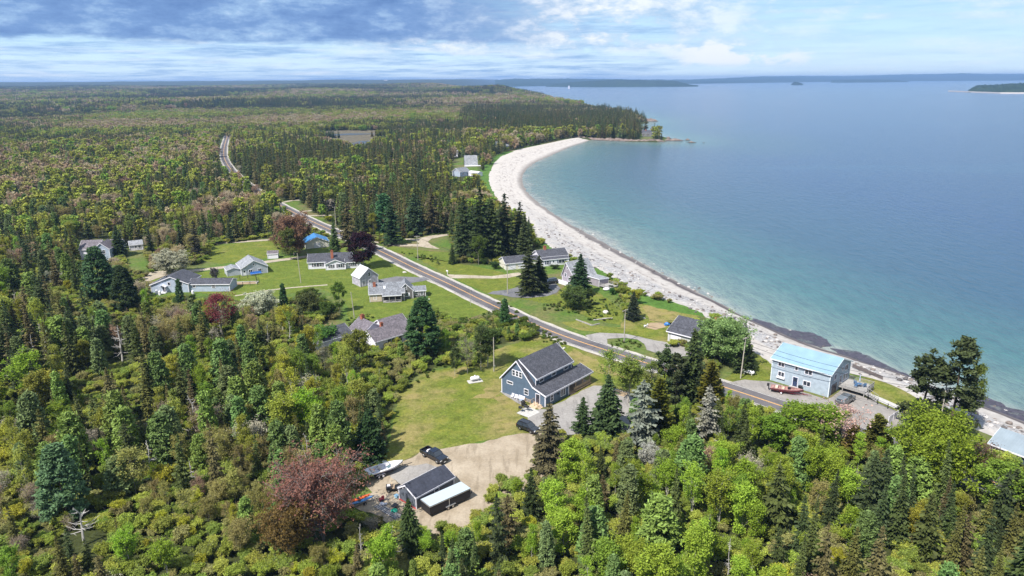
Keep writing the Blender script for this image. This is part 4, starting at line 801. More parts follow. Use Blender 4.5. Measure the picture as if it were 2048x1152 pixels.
gb = thing('wheelbarrow', 'black wheelbarrow tipped up by the dock rails', 'wheelbarrow', (*G(790, 1017)[:2], .06), R(60)); m = MB(); m.loft([[(a*.25, b*.2, .15) for a, b in ((-1, -1), (1, -1), (1, 1), (-1, 1))], [(a*.6-.1, b*.42, .6) for a, b in ((-1, -1), (1, -1), (1, 1), (-1, 1))]]); m.build('tray', m_black, gb); m = MB(); [m.tube((.4, s*.3, .3), (-1.0, s*.35, .7), .035, n=4) for s in (-1, 1)]; m.build('handle', m_wood, gb); m = MB(); m.tube((.55, -.05, .2), (.55, .05, .2), .2, n=10); m.build('wheel', m_rubber, gb)
gt = thing('green_tarp', 'crumpled bright green tarp on the ground beside the wheelbarrow', 'tarp', (*G(788.5, 1024)[:2], .06)); MB().ball((0, 0, .2), .62, .5, .3, 9, 6, .3, 9).build('sheet', plain('green_tarp_cloth', (.02, .42, .27), .5), gt)
mw = thing('garden_tiller', 'small red machine standing between kayaks and shed', 'machine', (*G(763, 1003)[:2], .06), R(40)); m = MB(); m.box(-.4, .45, -.25, .25, .2, .6); m.box(.1, .5, -.18, .18, .6, .85); m.build('engine', plain('dark_red_paint', (.22, .03, .04), .4), mw, bevel=.05); m = MB(); [m.tube((-.3, s*.2, .5), (-1.1, s*.28, 1.0), .03, n=4) for s in (-1, 1)]; m.build('handle', m_black, mw)
for s in (-1, 1): m = MB(); m.tube((0, s*.36-.06, .22), (0, s*.36+.06, .22), .22, n=12); m.build('wheel', m_rubber, mw)
wb_ = thing('plastic_drum', 'pale plastic sacks heaped at the end of the dock rails', 'sack', (*G(764, 1011)[:2], .06)); m = MB(); m.ball((0, 0, .25), .45, .4, .28, 9, 6, .2, 2); m.ball((.6, .1, .18), .3, .28, .2, 8, 5, .2, 4); m.build('sacks', m_white, wb_)
bx = thing('blue_crate', 'blue plastic crate against the shed corner', 'crate', (*G(796, 995)[:2], .06), R(-40)); m = MB(); m.box(-.45, .2, -.4, .1, 0, .42); m.box(-.5, .25, -.45, .15, .36, .45); m.build('tub', plain('pale_blue_plastic', (.2, .36, .5), .5), bx, bevel=.03)
# garden and deck furniture
def chair(label, loc, rz, mat, group=None, w=.62, name='patio_chair'):
    c = thing(name, label, 'chair' if w < 1 else 'bench', loc, rz, group)
    m = MB(); m.box(-w/2, w/2, -.3, .3, .4, .5); m.build('seat', mat, c, bevel=.02); m = MB(); m.box(-w/2, w/2, .26, .34, .5, 1.0); m.build('backrest', mat, c)
    for x in (-w/2+.04, w/2-.04):
        for y in (-.26, .28): q = MB(); q.box(x-.035, x+.035, y-.035, y+.035, 0, .4); q.build('leg', mat, c)
        q = MB(); q.box(x-.05, x+.05, -.3, .3, .64, .69); q.build('armrest', mat, c)
    return c
for x, lab, w in ((3.75, 'white patio armchair farthest from the steps along the blue house gable', .6), (4.75, 'white patio armchair beside the bench along the blue house gable', .75)): chair(lab, at(A, x, -.85, .09), A.rotation_euler.z+R(8), m_white, None, w)
chair('white patio bench against the blue house gable wall', at(A, 6.0, -.62, .09), A.rotation_euler.z, m_white, None, 1.7, 'patio_bench')
tb = thing('patio_table', 'grey patio table in front of the new wooden steps', 'table', at(A, 6.9, -1.5, .09), A.rotation_euler.z); m = MB(); m.box(-.55, .55, -.4, .4, .68, .73); m.build('tabletop', S_GBLUE, tb)
for x in (-.5, .5):
    for y in (-.35, .35): q = MB(); q.box(x-.03, x+.03, y-.03, y+.03, 0, .68); q.build('leg', m_black, tb)
def grill(label, loc, rz, s=1., group=None, name='barbecue_grill'):
    g = thing(name, label, 'grill', loc, rz, group); m = MB(); m.box(-.4*s, .4*s, -.28, .28, .75, .9); m.build('firebox', m_black, g); m = MB(); m.loft([[(-.42*s, y, z) for y, z in ((-.3, .9), (-.22, 1.12), (0, 1.22), (.22, 1.12), (.3, .9))], [(.42*s, y, z) for y, z in ((-.3, .9), (-.22, 1.12), (0, 1.22), (.22, 1.12), (.3, .9))]]); m.build('lid', m_black, g)
    for x in (-.36*s, .36*s):
        for y in (-.22, .22): q = MB(); q.tube((x, y, 0), (x, y, .78), .03, n=5); q.build('leg', m_black, g)
    q = MB(); q.box(.4*s, .8*s, -.2, .2, .82, .86); q.build('side_shelf', m_steel, g)
grill('smaller black grill on the concrete pad, near the lawn', (*G(1041, 824)[:2], .11), R(-35), .8); grill('larger black grill on the concrete pad, near the wooden steps', (*G(1053, 822)[:2], .11), R(-30), 1.3)
ch = thing('covered_smoker', 'black covered smoker standing by the blue house steps', 'smoker', at(A, 7.9, -2.2, .1)); MB().loft([[(.42*math.cos(a*.785), .42*math.sin(a*.785), z) for a in range(8)] for z in (0, .9)]+[[(.3*math.cos(a*.785), .3*math.sin(a*.785), 1.15) for a in range(8)]]).build('cover', m_black, ch, bevel=.03)
bl = thing('blue_bench', 'long bright blue bench along the light grey house front', 'bench', at(Mh, 4.6, -.9, .03), Mh.rotation_euler.z); bm_ = plain('blue_paint', (.05, .18, .5), .5); m = MB(); m.box(-1.9, 1.9, -.35, .3, .5, .6); m.build('seat', bm_, bl); m = MB(); m.box(-1.9, 1.9, .28, .36, .6, 1.2); m.build('backrest', bm_, bl)
for x in (-1.7, 1.7): q = MB(); q.box(x-.06, x+.06, -.3, .3, 0, .5); q.build('leg', bm_, bl)
M_DKB = plain('deck_blue', (.07, .14, .26), .5)
for i, (x, y, lab) in enumerate(((16.1, 6.6, 'dark blue deck chair nearest the staircase'), (15.2, 8.7, 'dark blue deck chair by the house end of the deck'), (17.3, 8.2, 'dark blue deck chair by the seaward railing'))): chair(lab+' of the pale blue house', at(B, x, y, 1.17), B.rotation_euler.z+i*2.0, M_DKB, None, .62, 'deck_chair')
pt = thing('deck_table', 'round dark blue table with closed blue parasol on the deck', 'table', at(B, 16.4, 7.7, 1.17)); m = MB(); m.tube((0, 0, .68), (0, 0, .73), .55, n=14); m.build('tabletop', M_DKB, pt); m = MB(); m.tube((0, 0, 0), (0, 0, .7), .06); m.build('pedestal', M_DKB, pt)
pz = thing('parasol', 'closed grey blue parasol above the deck table', 'parasol', at(B, 16.4, 7.7, 1.92)); m = MB(); m.tube((0, 0, 0), (0, 0, 2.2), .03); m.build('pole', m_steel, pz); m = MB(); m.tube((0, 0, .6), (0, 0, 2.15), .2, .05, n=8); m.build('canopy', S_GBLUE, pz)
# tanks
def tank(label, px, ang, name='propane_tank', L=2.3, r=.48, cover=False, z=.05):
    q = G(*px); t = thing(name, label, 'gas tank', (q.x, q.y, z), R(ang)); rings = []
    for x, s in ((-L/2, .05), (-L/2+.1, .6), (-L/2+.3, .92), (-L/2+.5, 1), (L/2-.5, 1), (L/2-.3, .92), (L/2-.1, .6), (L/2, .05)): rings.append([(x, r*s*math.cos(2*math.pi*k/14), .7+r*s*math.sin(2*math.pi*k/14)) for k in range(14)])
    m = MB(); m.loft(rings); m.build('tank_body', m_white, t, smooth=True); m = MB(); m.tube((0, 0, .7+r-.03), (0, 0, .7+r+.2), .18, n=10); m.build('valve_hood', m_white, t)
    for x in (-L*.3, L*.3): q = MB(); q.box(x-.1, x+.1, -.3, .3, 0, .3); q.build('foot', m_conc, t)
    return t
q = G(950, 763); pad = thing('tank_slab', 'square concrete slab under the white gas tank on the lawn', 'slab', (q.x, q.y, .04), R(20)); MB().box(-1.7, 1.7, -.9, .9, 0, .1).build('slab', m_conc, pad, bevel=.02)
tank('white gas tank on a concrete slab on the blue house lawn', (950, 763), 20, z=.14); tank('white gas tank in front of the dark spruce across the road', (1496, 749), -35, L=2.9)
for i, (x, y) in enumerate(((314, 588), (320, 590))): q = G(x, y); d = thing('oil_drum', ('white upright tank farther from the entry porch of the grey blue house', 'white upright tank nearest the entry porch of the grey blue house')[i], 'tank', (q.x, q.y, .03)); MB().loft([[(.42*s*math.cos(k*.628), .42*s*math.sin(k*.628), z) for k in range(10)] for s, z in ((1, 0), (1, 1.2), (.8, 1.35), (.2, 1.4))]).build('drum', m_white, d)
q = G(386, 588); d = thing('oil_drum', 'white upright tank at the wing of the grey blue house', 'tank', (q.x, q.y, .03)); MB().loft([[(.42*s*math.cos(k*.628), .42*s*math.sin(k*.628), z) for k in range(10)] for s, z in ((1, 0), (1, 1.0), (.8, 1.15), (.2, 1.2))]).build('drum', m_white, d)
# covered white thing by mauve cottage, blue tarp, stones
d = thing('covered_boat', 'small white covered dinghy on the grass below the mauve cottage deck', 'dinghy', (*G(1213, 581)[:2], .05), R(10)); MB().ball((0, 0, .45), 1.3, .8, .5, 10, 6, .05, 3).build('cover', m_white, d, smooth=True)
d = thing('blue_tarp', 'blue and white tarped heap at the garage house corner', 'tarp', (*G(1334, 651)[:2], .05), 0); MB().ball((0, 0, .35), .9, .6, .5, 9, 6, .25, 8).build('sheet', plain('blue_tarp_cloth', (.03, .16, .5), .5, .4, 0, .3), d)
for i, (x, y, s, lab) in enumerate(((809, 545.5, .9, 'pale boulder on the lawn below the road bend'), (1128, 697, .6, 'white boulder on the verge above the blue house roof'), (1211, 626, 1.3, 'flat pale rock in the rough grass below the mauve cottage'), (1288, 637, .6, 'small white stone beside the dark spruce by the fire ring'), (858, 594+5, .5, 'small pale stone by the shingled cottage'))):
    d = thing('boulder', lab, 'rock', (*G(x, y)[:2], -.05), i); MB().ball((0, 0, .25*s), .8*s, .6*s, .45*s, 9, 6, .18, i).build('stone', plain('pale_stone', (.46, .44, .41), .9, .2, 0, .2), d)
# raised bed frames, fences, mailbox
d = thing('raised_bed', 'rectangular wooden raised bed frame beside the paved parking', 'garden bed', (*G(1240, 789)[:2], .06), R(-38)); m = MB(); m.box(-1.7, 1.7, -1.3, -1.2, 0, .3); m.box(-1.7, 1.7, 1.2, 1.3, 0, .3); m.box(-1.7, -1.6, -1.2, 1.2, 0, .3); m.box(1.6, 1.7, -1.2, 1.2, 0, .3); m.build('frame', m_grey_wood, d); m = MB(); m.box(-1.6, 1.6, -1.2, 1.2, 0, .18); m.build('soil', m_soil, d)
for a, b, lab in (((1152, 640), (1184, 652), 'long low timber edging beside the vegetable plot'), ((1184, 652), (1200, 648), 'short low timber edging at the end of the vegetable plot')):
    p, q = G(*a), G(*b); d = thing('timber_edging', lab, 'edging', (p.x, p.y, .04), math.atan2(q.y-p.y, q.x-p.x)); MB().box(0, (q-p).length-.1, -.12, .12, 0, .28).build('timber', m_grey_wood, d)
def fence(label, pts, h, mat, name='fence', solid=True, cat='fence', gap=2.2):
    p = [G(*q) for q in pts]; f = thing(name, label, cat, (p[0].x, p[0].y, .04)); o0 = Vector((p[0].x, p[0].y, 0))
    m = MB(); 
    for a, b in zip(p[:-1], p[1:]):
        a, b = a-o0, b-o0; L = (b-a).length; n = max(1, round(L/gap)); dv = (b-a)/n
        for i in range(n):
            c0, c1 = a+dv*i, a+dv*(i+1); pm = MB(); pm.box(-.06, .06, -.06, .06, 0, h+.1); po = pm.build('post', mat, f); po.location = c0
            if solid:
                k_ = max(4, int(dv.length/.16))
                for j in range(k_): s0 = c0.lerp(c1, (j+.05)/k_); s1 = c0.lerp(c1, (j+.95)/k_); nrm = Vector((-dv.y, dv.x, 0)).normalized()*.02; m.add([s0-nrm+Vector((0, 0, .08)), s1-nrm+Vector((0, 0, .08)), s1+nrm+Vector((0, 0, .08)), s0+nrm+Vector((0, 0, .08)), s0-nrm+Vector((0, 0, h)), s1-nrm+Vector((0, 0, h)), s1+nrm+Vector((0, 0, h)), s0+nrm+Vector((0, 0, h))], [(0, 1, 2, 3), (4, 7, 6, 5), (0, 4, 5, 1), (1, 5, 6, 2), (2, 6, 7, 3), (3, 7, 4, 0)])
            else:
                for z in (h*.35, h*.7, h*.98): m.tube(c0+Vector((0, 0, z)), c1+Vector((0, 0, z)), .03, n=4)
    m.build('panel' if solid else 'rails', mat, f); return f
fence('white picket fence at the end of the parking lot', [(1776, 849), (1804, 828)], 1.6, m_white)
fence('black wire fence around the sand pen by the light grey house', [(452, 566), (480, 560), (512, 556), (515, 570), (486, 572), (458, 573)], 1.3, m_black, 'wire_fence', False)
fence('dark post and wire fence along the shore lawn of the pale blue house', [(1735, 800), (1775, 818), (1835, 845)], 1.1, m_black, 'wire_fence', False, gap=3)
fence('weathered plank sea wall at the beach edge of the shore lawn', [(1705, 735), (1765, 760)], .9, plain('dark_planks', (.13, .11, .11), .9), 'sea_wall', True, 'wall')
d = thing('sand_pen', 'pale sand box with white kerb inside the black wire fence', 'sandbox', (*G(488, 567)[:2], .05), R(6)); m = MB(); m.box(-4.2, 4.2, -1.2, 1.2, 0, .12); m.build('sand', m_soil, d); m = MB(); m.box(-4.4, 4.4, 1.2, 1.45, 0, .3); m.box(4.2, 4.6, -1.2, 1.2, 0, .35); m.build('kerb', m_conc, d)
q = G(895, 549); d = thing('mailbox', 'white mailbox on a post beside the road', 'mailbox', (q.x, q.y, .05), R(40)); m = MB(); m.box(-.07, .07, -.07, .07, 0, 1.1); m.build('post', m_white, d); m = MB(); m.prism([(-.16, 1.1), (.16, 1.1), (.16, 1.35), (.1, 1.45), (-.1, 1.45), (-.16, 1.35)], -.3, .6, 'y'); m.build('box', m_white, d)
for x, y, lab in ((1584, 748+40, 'black bin beside the navy door of the pale blue house'), ): 
    d = thing('rubbish_bin', lab, 'bin', at(B, 7.2, -.8, .08), B.rotation_euler.z); MB().loft([[(a*s, b*s, z) for a, b in ((-1, -1), (1, -1), (1, 1), (-1, 1))] for s, z in ((.28, 0), (.36, .95))]).build('bin_body', m_black, d); MB().box(-.4, .4, -.4, .4, .95, 1.03).build('lid', m_black, d)
d = thing('dog_sculpture', 'white garden ornament in the round flower bed', 'ornament', (*G(1291, 655)[:2], .06), R(20)); m = MB(); m.ball((0, 0, .5), .6, .22, .25, 9, 6); m.ball((.65, 0, .8), .2, .15, .2, 8, 5); [m.tube((x, y, 0), (x, y, .45), .06, n=5) for x in (-.4, .4) for y in (-.13, .13)]; m.build('figure', m_white, d, smooth=True)
# utility poles and wires
POLES = {}
def pole(key, px, h, label, arms=0, lean=0, trans=False, meter=False, yaw=0.7, r=.15):
    q = G(*px); o = thing('utility_pole', label, 'pole', (q.x, q.y, 0), yaw); o.rotation_euler = (0, R(lean), yaw) if lean else (0, 0, yaw)
    m = MB(); m.tube((0, 0, -.3), (0, 0, h), r, r*.65, n=8); m.build('pole_shaft', m_pole, o)
    for k in range(arms): m = MB(); m.box(-1.1, 1.1, -.06, .06, h-.35-k*.9, h-.22-k*.9); [m.tube((x, 0, h-.22-k*.9), (x, 0, h-.02-k*.9), .05, n=5) for x in (-1, -.4, .4, 1)]; m.build('crossarm', m_pole, o)
    if trans: m = MB(); m.tube((.35, 0, h-1.9), (.35, 0, h-.9), .26, n=10); m.build('transformer', m_steel, o)
    if meter: m = MB(); m.box(-.18, .18, -.32, -.1, .9, 1.6); m.build('meter_box', m_steel, o)
    POLES[key] = Vector((q.x, q.y, h)); return o
pole('a', (988, 743), 8.6, 'wooden pole with meter box on the blue house lawn', 0, 0, False, True)
pole('b', (1248, 686), 9.2, 'wooden pole with crossarm on the grass island across from the blue house', 1, 0, False, True, .75)
pole('c', (1481, 757), 9.9, 'leaning wooden pole beside the white gas tank across the road', 1, 4)
pole('d', (1015, 588), 10, 'wooden pole by the curved driveway of the mauve cottage', 1)
pole('e', (836, 520), 9.5, 'wooden pole with crossarm by the sandy turnaround', 1, 0, False, False, .2)
pole('f', (602, 566), 10.5, 'tall pale pole on the lawn left of the barn', 0, -2)
pole('g', (709, 636), 8, 'pale pole on the lawn behind the rambling house', 0, -4)
pole('h', (461, 477), 7.5, 'pale pole at the far edge of the mown field', 0, -1)
pole('i', (880, 452), 9, 'grey pole in front of the dark spruces', 1)
pole('j', (941, 611), 6.0, 'thin road sign pole on the verge', 0, 0, False, False, .7, .06)
pole('k', (672, 453), 9.5, 'grey pole beside the road at the two spruces', 1)
pole('l', (1876, 868), 10.5, 'pole with grey transformer among the shore pines', 1, 0, True, False, .2)
pole('m', (1070, 282), 14, 'white pole at the top of the far beach', 0)
def wire(label, a, b, sag=.8, dz=(0, 0)):
    p, q = POLES[a]+Vector((0, 0, dz[0])), (POLES[b] if isinstance(b, str) else b)+Vector((0, 0, dz[1])); pts = []
    for i in range(13): t = i/12; pts.append(p.lerp(q, t)-Vector((0, 0, 4*sag*t*(1-t)))-p)
    o = thing('overhead_wire', label, 'wire', tuple(p)); MB().path(pts, .04, n=4).build('cable', m_black, o)
wire('black wire from the driveway pole to the grass island pole', 'd', 'b', 1.2, (-.4, -.4)); wire('black wire from the grass island pole to the leaning pole', 'b', 'c', .9, (-.4, -.4)); wire('upper black wire from the leaning pole to the transformer pole', 'c', 'l', 1.4, (-.3, -.4)); wire('lower black wire from the leaning pole to the transformer pole', 'c', 'l', 1.6, (-1.3, -1.4)); wire('black wire from the grass island pole to the garage house', 'b', at(E_, .2, -.2, 3.3), .5, (-2, 0)); wire('black wire from the driveway pole to the turnaround pole', 'd', 'e', 1.2, (-.4, -.4)); wire('black wire from the turnaround pole to the two spruces pole', 'e', 'k', 1.2, (-.4, -.4))
# ------------------------------------------------------------------ trees
def leafmat(name, trans=.25, var=.3, fixed=None):
    k = N(name); oi = k.n('ShaderNodeObjectInfo'); ge = k.n('ShaderNodeNewGeometry')
    hs = k.n('ShaderNodeHueSaturation'); (k.l(oi.outputs['Color'], hs.inputs['Color']) if fixed is None else setattr(hs.inputs['Color'], 'default_value', (*fixed, 1)))
    k.l(k.math('ADD', .480, k.math('MULTIPLY', oi.outputs['Random'], .028)), hs.inputs['Hue'])
    vr = k.math('ADD', 1-var, k.math('MULTIPLY', ge.outputs['Random Per Island'], 2*var))
    k.l(k.math('MULTIPLY', vr, k.math('ADD', .78, k.math('MULTIPLY', oi.outputs['Random'], .44))), hs.inputs['Value'])
    at = k.n('ShaderNodeAttribute', attribute_name='tint'); nz = k.noise(k.coord('Object'), .55, 2)
    c = k.mix(k.ramp(nz, [(.35, (0,)*3), (.7, (.5,)*3)]), hs.outputs[0], k.mix(1., hs.outputs[0], (1.15, 1.1, .8), 'MULTIPLY'))
    k.base(c); k.rough(.65, .2)
    t = k.n('ShaderNodeBsdfTranslucent'); k.l(c, t.inputs[0]); mx = k.n('ShaderNodeMixShader'); mx.inputs[0].default_value = trans
    k.l(k.b.outputs[0], mx.inputs[1]); k.l(t.outputs[0], mx.inputs[2]); k.l(mx.outputs[0], k.out.inputs[0]); return k.m
m_leaf = leafmat('leaf_foliage', .45, .4); m_needle = leafmat('needle_foliage', .22, .4)
m_bark = plain('brown_bark', (.10, .075, .055), .9, .1, 0, .3); m_birch = plain('birch_bark', (.38, .36, .32), .8, .2, 0, .3); m_dead = plain('dead_wood', (.40, .38, .36), .85, .15, 0, .25); m_greybark = plain('grey_bark', (.2, .185, .17), .9, .1, 0, .25)
class TB:                                   # numpy triangle/quad soup for foliage
    def __init__(s): s.q = []
    def quads(s, c, u, v): s.q.append(np.stack([c-u-v, c+u-v, c+u+v, c-u+v], 1))
    def mesh(s, name, mat):
        Q = np.concatenate(s.q).astype(np.float32); n = len(Q); me = bpy.data.meshes.new(name)
        me.vertices.add(n*4); me.vertices.foreach_set('co', Q.reshape(-1)); me.loops.add(n*4); me.loops.foreach_set('vertex_index', np.arange(n*4, dtype=np.int32))
        me.polygons.add(n); me.polygons.foreach_set('loop_start', np.arange(0, n*4, 4, dtype=np.int32)); me.polygons.foreach_set('loop_total', np.full(n, 4, dtype=np.int32)); me.update(calc_edges=True); me.materials.append(mat); return me
def unit(a): return a/np.maximum(np.linalg.norm(a, axis=-1, keepdims=True), 1e-9)
def leafcloud(tb, cen, rad, n, size, rg, flat=.75, elong=1.5):
    c = np.repeat(cen, n, 0)+rg.normal(0, 1, (len(cen)*n, 3))*np.array([1, 1, flat])*np.repeat(np.asarray(rad).reshape(-1, 1), n, 0)*.55
    m = len(c); nr = unit(rg.normal(0, 1, (m, 3))+np.array([0, 0, 1.7])); a = unit(np.cross(nr, rg.normal(0, 1, (m, 3)))); b = np.cross(nr, a)
    s = size*rg.uniform(.55, 1.35, (m, 1)); tb.quads(c, a*s*elong*.5, b*s*.5)
def spruce(h, r, seed, lev=2.3, droop=.35, full=1., bare=.06, gap=0., tip=.8, nb=8, wob=.25, wid=.2):
    rg = np.random.default_rng(seed); tb = TB(); n = int(h*lev); cs, us, vs = [], [], []
    for i in range(n):
        t = bare+(1-bare)*(i+rg.uniform(0, .6))/n
        if t > .985: continue
        L0 = r*(1-t)**tip*(1+.0*t)+.12; k = max(4, int(nb*(1-t*.5)*full)); a0 = rg.uniform(0, 6.28)
        for j in range(k):
            if rg.random() < gap: continue
            a = a0+6.283*j/k+rg.uniform(-.3, .3); L = L0*rg.uniform(1-wob*1.6, 1+wob*.6); z0 = h*t+rg.uniform(-.15, .15)
            d = np.array([math.cos(a), math.sin(a), 0]); side = np.array([-d[1], d[0], 0]); ns = max(2, int(L/.42))
            for s in range(ns):
                f = (s+.6)/ns; up = .15*(1-t)-droop*f*(1-.6*t)+.12*f*f
                p = d*L*f+np.array([0, 0, z0+L*up]); w = (.16+wid*math.sin(math.pi*min(1, f*.8+.15)))*(1.05-f*.35)*min(1.5, .5+L*.4)
                dv = d*(L/ns*.8)+np.array([0, 0, -L/ns*droop*.6])
                for sg in (-1, 1):
                    tl = rg.uniform(-.55, .1); cs.append(p+side*sg*w*.55); us.append(dv*.62+side*sg*w*.35); vs.append(side*sg*w*.55+np.array([0, 0, tl*w]))
                if rg.random() < .5: cs.append(p+np.array([0, 0, .05])); us.append(dv*.7); vs.append(np.array([0, 0, w*.55])+side*rg.uniform(-.1, .1))
    for q in range(5): a = q*1.25; cs.append(np.array([0, 0, h-.1-.16*q])); us.append(np.array([math.cos(a), math.sin(a), -.1])*(.08+.05*q)); vs.append(np.array([0, 0, .24]))
    tb.quads(np.array(cs), np.array(us), np.array(vs)); tr_ = MB(); tr_.tube((0, 0, -.4), (0, 0, h*.96), .028*h**.9*.7+.02, .02, 6, False)
    return tb.mesh('crown', m_needle), tr_.mesh('trunk', m_bark)
def limbs(h, r, seed, crown0=.35, nl=10, nsub=4, up=.8, wob=.25, stems=1, spread=.0, rt=.09, twig=.012):
    rg = np.random.default_rng(seed); tr_ = MB(); tips = []
    for st in range(stems):
        a = rg.uniform(0, 6.28); lean = np.array([math.cos(a), math.sin(a), 0])*spread*r*(0 if stems == 1 else 1); hh = h*rg.uniform(.85, 1.) if stems > 1 else h
        pts = [np.array([lean[0]*t**1.3+rg.normal(0, wob*.2)*t, lean[1]*t**1.3+rg.normal(0, wob*.2)*t, hh*.97*t-(.3 if t == 0 else 0)]) for t in np.linspace(0, 1, 6)]
        tr_.path(pts, rt*(h/9)**.8, .025, 6); 
        for i in range(nl):
            t = crown0+(1-crown0)*(i+rg.uniform(0, .8))/nl; t = min(t, .97); q = t*5; k = int(q); base = pts[k]+(pts[min(k+1, 5)]-pts[k])*(q-k)
            prof = math.sin(math.pi*min(1, ((t-crown0)/(1-crown0))*.72+.22)); L = max(.4, r*prof*rg.uniform(.7, 1.12)); a = i*2.4+rg.uniform(-.5, .5)
            d = np.array([math.cos(a), math.sin(a), up*rg.uniform(.6, 1.3)]); p1 = base+d*L*.5; p2 = base+np.array([d[0], d[1], d[2]*1.15])*L+rg.normal(0, .12, 3)
            tr_.path([base, p1, p2], .032*(h/9), twig, 4); tips.append((p2, L)); tips.append(((p1+p2)/2, L*.9))
            for s in range(nsub):
                f = rg.uniform(.3, 1); b0 = base+(p2-base)*f; e = b0+(unit(rg.normal(0, 1, 3)+d*.7)*L*rg.uniform(.25, .55)); tr_.tube(b0, e, twig*1.3, twig*.6, 3, False); tips.append((e, L*.7))
        tips.append((pts[-1], .6))
    return tr_, tips
def broad(h, r, seed, n=26, size=.3, rad=.75, bark=None, **kw):
    tr_, tips = limbs(h, r, seed, **kw); rg = np.random.default_rng(seed+99); tb = TB()
    keep = [t for t in tips if rg.random() < .93]; cen = np.array([t[0] for t in keep]); leafcloud(tb, cen, rg.uniform(.5, 1.2, len(cen))*rad, n, size, rg)
    return tb.mesh('crown', m_leaf), tr_.mesh('trunk', bark or m_greybark)
def larch(h, r, seed, n=30, up=.3):
    tr_, tips = limbs(h, r, seed, crown0=.12, nl=int(h*3.2), nsub=3, up=up, wob=.15, rt=.10); rg = np.random.default_rng(seed+5); tb = TB(); cs = []
    for p, L in tips: cs.append(p)
    v0 = np.array(cs); ax = v0.copy(); ax[:, 2] = 0; rr = np.hypot(ax[:, 0], ax[:, 1]); zt = np.clip(v0[:, 2]/h, 0, 1); mx_ = r*(1.02-zt)**.75+.15; sc = np.where(rr > mx_, mx_/np.maximum(rr, 1e-6), 1); v0[:, :2] *= sc[:, None]
    leafcloud(tb, v0, np.full(len(v0), .55), n, .2, rg, .6, 2.6); tr2 = MB(); tr2.tube((0, 0, -.3), (0, 0, h*.97), .12*(h/10), .02, 6, False)
    return tb.mesh('crown', m_needle), tr2.mesh('trunk', m_bark)
def pine(h, r, seed):
    rg = np.random.default_rng(seed); tr_ = MB(); tr_.path([(0, 0, -.3), (.15, .1, h*.4), (-.1, 0, h*.75), (0, .1, h*.98)], .17*(h/12), .03, 6); tb = TB(); cen = []; rad = []
    for i in range(int(h*3.0)):
        t = rg.uniform(.06, .99); L = r*(1-t)**.5*rg.uniform(.5, 1.15)+.3; a = rg.uniform(0, 6.28); b = np.array([0, 0, h*t]); e = b+np.array([math.cos(a)*L, math.sin(a)*L, L*rg.uniform(-.02, .3)]); tr_.tube(b, e, .05, .015, 4, False)
        for f in (.5, .75, 1.): cen.append(b+(e-b)*f+rg.normal(0, .15, 3)); rad.append(.42+.2*rg.random())
    cen.append(np.array([0, 0, h])); rad.append(.4); leafcloud(tb, np.array(cen), rad, 34, .2, rg, .6, 2.4); return tb.mesh('crown', m_needle), tr_.mesh('trunk', m_bark)
def snag(h, seed, curl=False):
    rg = np.random.default_rng(seed); m = MB(); pts = [np.array([rg.normal(0, .12)*t*2, rg.normal(0, .12)*t*2, h*t-.2]) for t in np.linspace(0, 1, 6)]; m.path(pts, .13, .04, 6)
    for i in range(int(h*3)):
        t = rg.uniform(.2, .98); q = t*5; k = int(q); b = pts[k]+(pts[min(k+1, 5)]-pts[k])*(q-k); L = rg.uniform(.6, 2.0)*(1.15-t); a = rg.uniform(0, 6.28); d = np.array([math.cos(a), math.sin(a), rg.uniform(-.25, .35)]); p1 = b+d*L*.6; p2 = p1+(d+np.array([0, 0, .5 if curl else .15]))*L*.55; m.path([b, p1, p2], .045, .015, 4)
        for s in range(2): f = rg.uniform(.4, 1); c = b+(p1-b)*f; m.tube(c, c+unit(rg.normal(0, 1, 3)+d)*L*.4, .02, .008, 3, False)
    return m.mesh('trunk', m_dead)
def shrub(h, r, seed, n=24, size=.25):
    tr_, tips = limbs(h, r, seed, crown0=.2, nl=7, nsub=3, up=1., stems=4, spread=.6, rt=.035); rg = np.random.default_rng(seed+3); tb = TB(); cen = np.array([t[0] for t in tips]); cen[:, 2] = np.clip(cen[:, 2], .2, h); leafcloud(tb, cen, np.full(len(cen), .5), n, size, rg, .8); return tb.mesh('crown', m_leaf), tr_.mesh('trunk', m_greybark)
